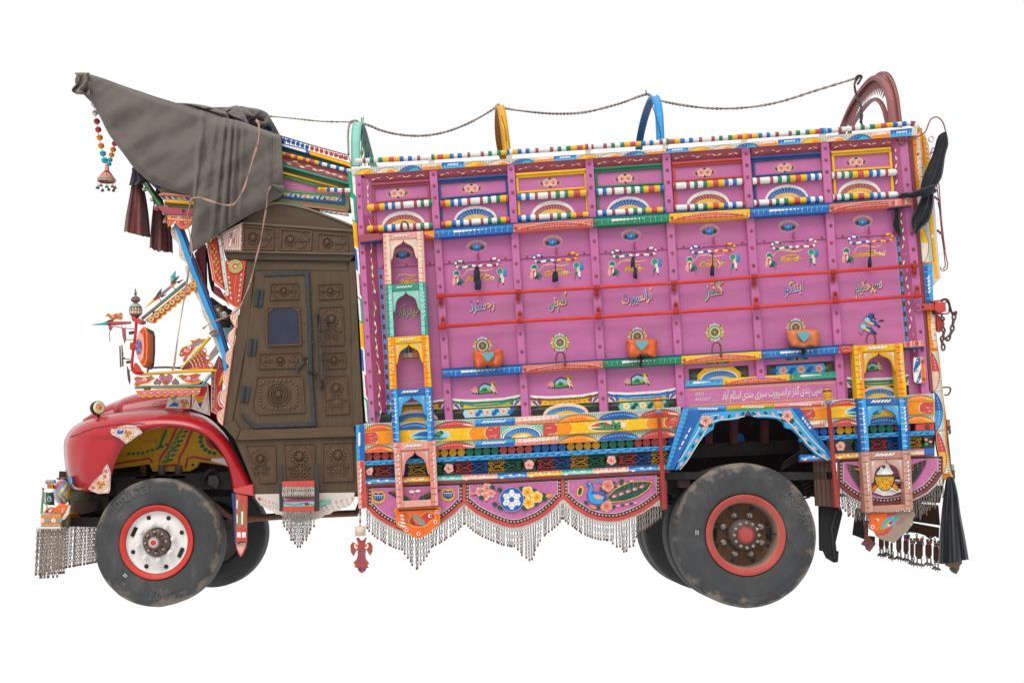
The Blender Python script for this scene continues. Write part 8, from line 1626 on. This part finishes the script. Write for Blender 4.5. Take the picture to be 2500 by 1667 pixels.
def b3(v):
 v.line([(2254,330),(2262,400),(2270,500),(2283,640),(2288,680)],9,'yel'); v.line([(2252,336),(2256,372),(2260,410)],5,'orgy',taper='both')
 for k in range(6):v.leaf(2252+k*2,336+12*k,2262+k*2,342+12*k,6,'orgy')
 v.ell(2276.5,577,3.6,3.6,'white',n=12)
tall('tailgate_board',VP,[(2241,318),(2258,325),(2269,356),(2271,384),(2282,494),(2290,600),(2297,678),(2278,698),(2270,640),(2256,480)],'off',.06,.06,b3)
b = B(); b.tube([P(2273+6*math.cos(a),340+7*math.sin(a),.1)for a in[2*math.pi*k/12 for k in range(12)]],.006,'off',6,closed=True); b.make('ring_eye',truck,'steel')
b = B(); b.slab(W(VO,(905,860),(935,850),(965,840),(945,690),(930,500),(915,330),(925,320),(950,500),(972,700),(985,842),(940,880)),mixc('rust','dgrey',.5),.05,.06,.5); b.make('edge_channel',truck,'iron')
o = truck
for x,y_ in((2241,376),(2256,547),(2271,721),(2281,817),(2288,913)):bolt(o,x,y_,.018,3.6,'grey')
# rear ladder rails, seen edge on
b = B(VR); b.ptube([(440,580),(462,900),(500,1240),(524,1350),(518,1395),(490,1415),(462,1410),(455,1380)],1.6,cR,.3); b.ptube([(420,600),(440,760),(470,1090),(490,1240),(502,1370),(480,1400)],1.6,cR,.6)
for q in([(392,705),(445,745)],[(420,1025),(475,1072)]):b.ptube(q,3.2,cR,.35)
for q in([(438,760),(462,900)],[(472,1080),(500,1215)]):b.ptube(q,[3.4,1.8],cR,.4)
for q in([(408,945),(460,900)],[(440,1270),(500,1222)]):b.ptube(q,.5,'off',.35,n=4)
b.ptube(smooth([(355,330),(360,290),(380,240),(400,260),(360,300)],3),1.6,cR,.3); b.make('rear_ladder',truck)
b = B(VR); b.slab([(55,160),(75,140),(140,145),(130,185),(90,212),(65,200)],mixc('mar','rust',.4),-.02,.02,.8); b.ptube(smooth([(110,165),(200,150),(280,110),(320,70),(345,0),(375,-42),(430,-52),(480,0),(505,90)],4),1.7,mixc('mar','rust',.3),-.03,n=7); o = b.make('bracket_rod',truck); bolt(o,102,170,-.02,4,'mar',VR)
# black cloths at the rear
cl = cloth('black_cloth','black cloth knotted on the bent rod at the top rear corner','cloth',VR,[(500,85),(430,130),(380,300),(300,480),(262,620),(270,720),(200,850),(170,930),(190,1010)],[(514,90),(532,200),(500,320),(470,520),(398,640),(388,780),(350,930),(270,1010),(225,1070)],-.06,mixc('blk','navy',.2),6,.06,rg(5,30),'black cloths tied on at the rear',amp=.014,seed=3)
b = B(VR); b.ptube(smooth([(60,712,-.03),(110,690,-.08),(180,695,-.1),(260,670,-.13),(340,640,-.14),(395,610,-.12)],4),[4,4.6,5,5.4,5.6,6,6.4,7,7.4,8,8.4,8.6,9,9,9,8.4,8,7.5,7,6,5],mixc('blk','navy',.2),n=9); b.ptube(smooth([(270,700,-.13),(340,665,-.15),(400,650,-.1)],4),[6]*9,mixc('blk','navy',.25),n=8); b.make('knot',cl,'cloth')
c2 = cloth('black_cloth','short ragged black rag hanging below the pink rail end bracket','cloth',VR,[(20,808),(15,900),(0,980),(30,1040),(60,1080)],[(55,808),(60,880),(70,960),(80,1040),(85,1090)],.0,mixc('blk','black',.3),3,.025,rg(7,20),'black cloths tied on at the rear',amp=.008,n=40,seed=5)
c3 = cloth('black_cloth','long black cloth hanging at the bottom rear corner beside the chain fringe','cloth',VT,[(1285,395),(1260,560),(1230,800),(1205,1100),(1192,1370)],[(1370,395),(1420,600),(1450,820),(1500,1080),(1548,1362)],.05,mixc('blk','navy',.22),6,.12,lambda u,th:(30 if u<.75 else 0)+22*mnoise.noise((u*9,th,2)),'black cloths tied on at the rear',amp=.028,seed=9)
# latch, padlock chain, reflector
b = B(VS); b.slab([(222,245),(240,236),(278,240),(276,310),(238,320),(220,305)],'pink2',-.03,.02,.8); b.slab([(280,240),(345,242),(352,236),(405,238),(402,300),(350,305),(345,296),(280,306)],'red2',-.035,.025,1); b.slab([(362,212),(455,203),(470,212),(380,226)],'red2',-.02,.03,.6); b.slab([(408,222),(505,222),(512,310),(440,328),(404,300)],'red2',-.06,.1,2); b.slab([(400,225),(440,225),(440,340),(404,330)],'iron',-.05,.1,1.2); b.ptube(smooth([(505,225),(535,235),(538,310),(520,335),(440,338),(390,345)],3),2,'red2',.0); b.slab([(415,345),(440,350),(480,390),(497,430),(490,480),(450,512),(425,500)],'red2',.02,.03,.8); b.make('tailgate_latch',truck); o = bpy.data.objects['tailgate_latch']; bolt(o,240,280,-.03,4,'mar',VS); bolt(o,288,272,-.035,3,'blk',VS)
t = thing('chain_loop','heavy rusty chain with a steel hook hanging from the red tailgate latch','chain',P(*VS(490,690),0)); b = B(VS); b.ptube(smooth([(460,215),(490,200),(525,210),(545,270),(560,320),(585,345),(605,330),(595,312)],3),3.2,'dgrey',-.02); b.ptube(smooth([(470,340),(465,365),(485,375),(490,395),(470,400)],3),2.4,'dgrey',.0); b.make('steel_hook',t,'steel')
def links(pts,r=2.3,c='rust',w_=16,l_=34):
 for i,(a,e)in enumerate(zip(pts,pts[1:])):
  d = Vector(e)-Vector(a); nn = d.normalized(); s = Vector((-nn.y,nn.x)); m =(Vector(a)+Vector(e))/2; L2 = d.length/2*1.28; q =[]
  for k in range(12):th = 2*math.pi*k/12; u,w2 = math.cos(th)*L2,math.sin(th)*w_; p = m+nn*u+(s*w2 if i%2==0 else s*w2*.35); q.append(P(*VS(p.x,p.y),-.02+(0 if i%2==0 else w2*.0006)))
  b = B(); b.tube(q,r*MPP,mixc(c,'dgrey',.35),6,closed=True); b.make('chain_link',t,'chain')
links([(588,330),(582,395),(570,450),(566,500),(540,550),(520,590),(478,560)]); links([(465,460),(490,505),(478,555),(465,590),(478,630),(482,680)])
b = B(VS); b.slab(smooth([(200,765),(215,755),(280,752),(300,760),(312,860),(316,975),(300,995),(230,1000),(205,985),(196,880)],1,True),'white',-.03,.015,1); o = b.make('reflector_plate',truck); v = B(VS,-.0307)
v.poly([(268,756),(300,762),(314,980),(300,993),(274,996)],L((240,110,20))); v.poly([(228,758),(264,756),(266,810),(202,905),(198,866)],'blue'); v.poly([(268,860),(270,950),(240,998),(222,996)],'blue'); v.make('painted_stripe',o,'art')
for x,y_ in((228,785),(228,878),(240,965)):bolt(o,x,y_,-.03,3.6,'off',VS)
for x,y_ in((284,795),(293,962)):bolt(o,x,y_,-.03,3.4,'rust',VS)
# small irons down the rear edge
b = B(VS); b.ptube(smooth([(470,1042),(540,1040),(550,1070),(530,1110),(495,1112)],3),1.8,'rust',.1,squash=2.0); b.make('tail_hook',truck,'iron'); b = B(VS); b.slab([(515,1350),(545,1345),(550,1410),(520,1415)],mixc('sal','rust',.4),.08,.04,.6)
for k in range(5):b.ptube(smooth([(525+6*k,1410),(522+6*k,1440),(540+3*k,1465),(530+4*k,1485)],2),1.4,'rust',.07+.01*k,n=5)
b.make('hinge_chain',truck,'iron'); b = B(VT); b.slab([(1335,255),(1378,250),(1380,320),(1340,325)],mixc('mint','grey',.4),.08,.04,.6)
for k in range(4):b.ptube(smooth([(1350+9*k,320),(1352+8*k,360),(1368+4*k,395),(1375,425)],2),1.6,'rust',.07+.01*k,n=5)
b.make('hinge_chain',truck,'iron')
# pendants: turned rod, roll and fleur plates
def pendant(V,x,y0,y1,y2,pts,seed):
 b = B(); b.striped(P(*V(x,y0),-.02),P(*V(x-2,y1),-.02),2.4*MPP,[(1,'grey'),(1,'mar'),(1,'off'),(1,'fuch'),(1,'off')],8); w_ = abs(V(38,0)[0]-V(0,0)[0])*MPP; p,q = P(*V(x,y1),-.02),P(*V(x,y2),-.02); b.lathe(q,(p-q),[(w_*.8,0),(w_,0.002),(w_,(p-q).length*.35),(w_*1.02,(p-q).length*.36),(w_*1.02,(p-q).length*.62),(w_,(p-q).length*.63),(w_,(p-q).length),(w_*.6,(p-q).length)],['tan','skin','mar','off','mar','skin','tan'],16); b.slab([V(*q_)for q_ in pts],mixc('red2','rust',.4),-.03,.02,.8,VP); o = b.make('pendant',truck); return o
fleur =[(88,1245),(105,1240),(122,1262),(140,1262),(158,1240),(165,1245),(152,1290),(152,1330),(170,1280),(190,1275),(208,1300),(208,1345),(190,1375),(170,1340),(160,1325),(155,1370),(160,1400),(184,1432),(170,1445),(180,1460),(160,1470),(158,1485),(130,1505),(105,1485),(100,1468),(75,1455),(82,1442),(68,1425),(92,1400),(100,1370),(98,1330),(85,1345),(70,1378),(50,1350),(45,1300),(62,1275),(85,1285),(98,1320),(104,1290)]
po = pendant(VH,120,1030,1158,1228,fleur,1); v = B(VH,-.0312)
for s in(-1,1):v.ell(127+s*40,1305,13,20,'white',15*s,10); v.ell(127+s*34,1298,9,14,'org',15*s,10); v.ell(127+s*55,1340,6,9,'green',n=8)
for k in range(5):v.ell(118,1330+24*k,4,9,'blue',10,7); v.ell(142,1325+24*k,4,9,'blue',-10,7)
v.ell(118,1472,10,14,'dblue',n=8); v.ell(148,1470,9,12,'dblue',n=8); v.make('painted_pattern',po,'art')
b = B(VT); b.slab([(1275,1385),(1400,1390),(1440,1395),(1478,1388),(1440,1435),(1438,1470),(1405,1525),(1370,1510),(1335,1480),(1330,1445),(1280,1425)],mixc('rust','tan',.4),.08,.02,.6); b.slab([(1340,1470),(1368,1450),(1400,1465),(1400,1510),(1365,1500)],mixc('dblue','rust',.4),.07,.012,.4); b.make('pendant',truck)
b = B(VT); b.slab([(345,900),(382,905),(380,1080),(430,1140),(470,1170),(440,1210),(400,1265),(360,1240),(350,1205),(300,1180),(340,1130)],mixc('rust','mar',.4),.15,.02,.6); b.slab([(355,1205),(385,1190),(380,1235)],'blue',.14,.012,.4); b.make('pendant',truck)
# rear apron: dark plates, strips, thin rods and little bells
b = B(VT); b.slab([(860,640),(1000,560),(1250,400),(1270,420),(1210,700),(1000,690),(900,790)],'blk',.35,.02,.5); b.slab([(900,790),(960,700),(1030,712),(1195,725),(1215,960),(905,915)],mixc('blk','brn',.2),.3,.02,.5); b.make('rear_flap',truck,'rubber')
b = B(VT); b.slab([(905,930),(1205,985),(1200,1110),(1160,1085),(1100,1118),(1040,1075),(960,1050),(860,1040),(830,1050),(905,940)],mixc('blk','brn',.25),.32,.02,.5); b.make('rear_flap',truck,'rubber')
b = B(VT); b.slab([(250,760),(345,800),(340,1120),(210,1070)],'black',.4,.04,.5); b.slab([(395,1080),(460,1090),(455,1200),(400,1190)],mixc('blk','brn',.3),.3,.02,.4); b.make('rear_flap',truck,'rubber')
for k,(x,y0,y1,w_)in enumerate(((535,1100,1240,54),(598,1120,1230,44),(654,1160,1270,22),(738,1110,1275,56),(822,1130,1295,56),(892,1170,1335,40),(972,1170,1350,84),(1083,1180,1345,70),(1170,1200,1395,56))):
 b = B(VT); h = w_/2; b.slab([(x-h*.8,y0),(x+h*.8,y0),(x+h,y0+24),(x+h,y1-45),(x+h*.5,y1),(x-h*.5,y1),(x-h,y1-45),(x-h,y0+24)],mixc('blk','brn',.35),.25,.015,.5); b.make('dangling_plate',truck,'rubber')
 if k>2:
  for s in(-1,1):b = B(VT); p0,p1 = P(*VT(x+s*24+6,y0-62),.25),P(*VT(x+s*10,y0+6),.25); b.striped(p0,p1,.012,[(1,'rust'),(1,('red2','dblue','tan')[k%3]),(1,'dgrey'),(1,('dblue','red2','tan')[k%3])],8); b.make('dangling_rod',truck)
 for s in(-1,1):
  xx,yy = x+s*h*.6,y1-20+12*(s>0); hang_chain(truck,P(*VT(xx,yy),.25),2,'grey',False,7.5); b = B(); b.lathe(P(*VT(xx,yy+92),.25),(.1*s,0,1),[(.0,-.018),(.003,-.016),(.003,0),(.026,.0),(.022,.012),(.006,.024),(0,.026)],mixc('dgrey','steel',.4),12); b.make('tassel_bell',truck,'steel')
for x,y0 in((830,1040),(940,1058),(1012,1090),(1098,1080),(1150,1110)):hang_chain(truck,P(*VT(x,y0),.26),3,'grey',False,7)
# rest of the body, out of the picture's sight: far wall, front and rear boards
b = B(); zt = P(1200,420,0).z; q =[P(867,424,0),P(2205,335,0),P(2270,1110,0),P(905,1180,0)]; f =[Vector((p.x,2.4,p.z))for p in q]; b.add(q[:0]+f+[p+Vector((0,.05,0))for p in f],[(0,1,2,3),(7,6,5,4),(0,4,5,1),(2,6,7,3),(1,5,6,2),(0,3,7,4)],'pink'); b.make('far_side_wall',truck,'panel')
for nm,(i,j),dx in(('front_wall',(0,3),.03),('rear_wall',(1,2),-.06)):
 b = B(); a,e = q[i]+Vector((dx,.09,-.05)),q[j]+Vector((dx,.09,0)); a2,e2 = Vector((a.x,2.39,a.z)),Vector((e.x,2.39,e.z)); s = Vector((.03,0,0)); b.add([a,a2,e2,e,a+s,a2+s,e2+s,e+s],[(0,1,2,3),(7,6,5,4),(0,4,5,1),(2,6,7,3),(1,5,6,2),(0,3,7,4)],'pink2'); b.make(nm,truck,'panel')
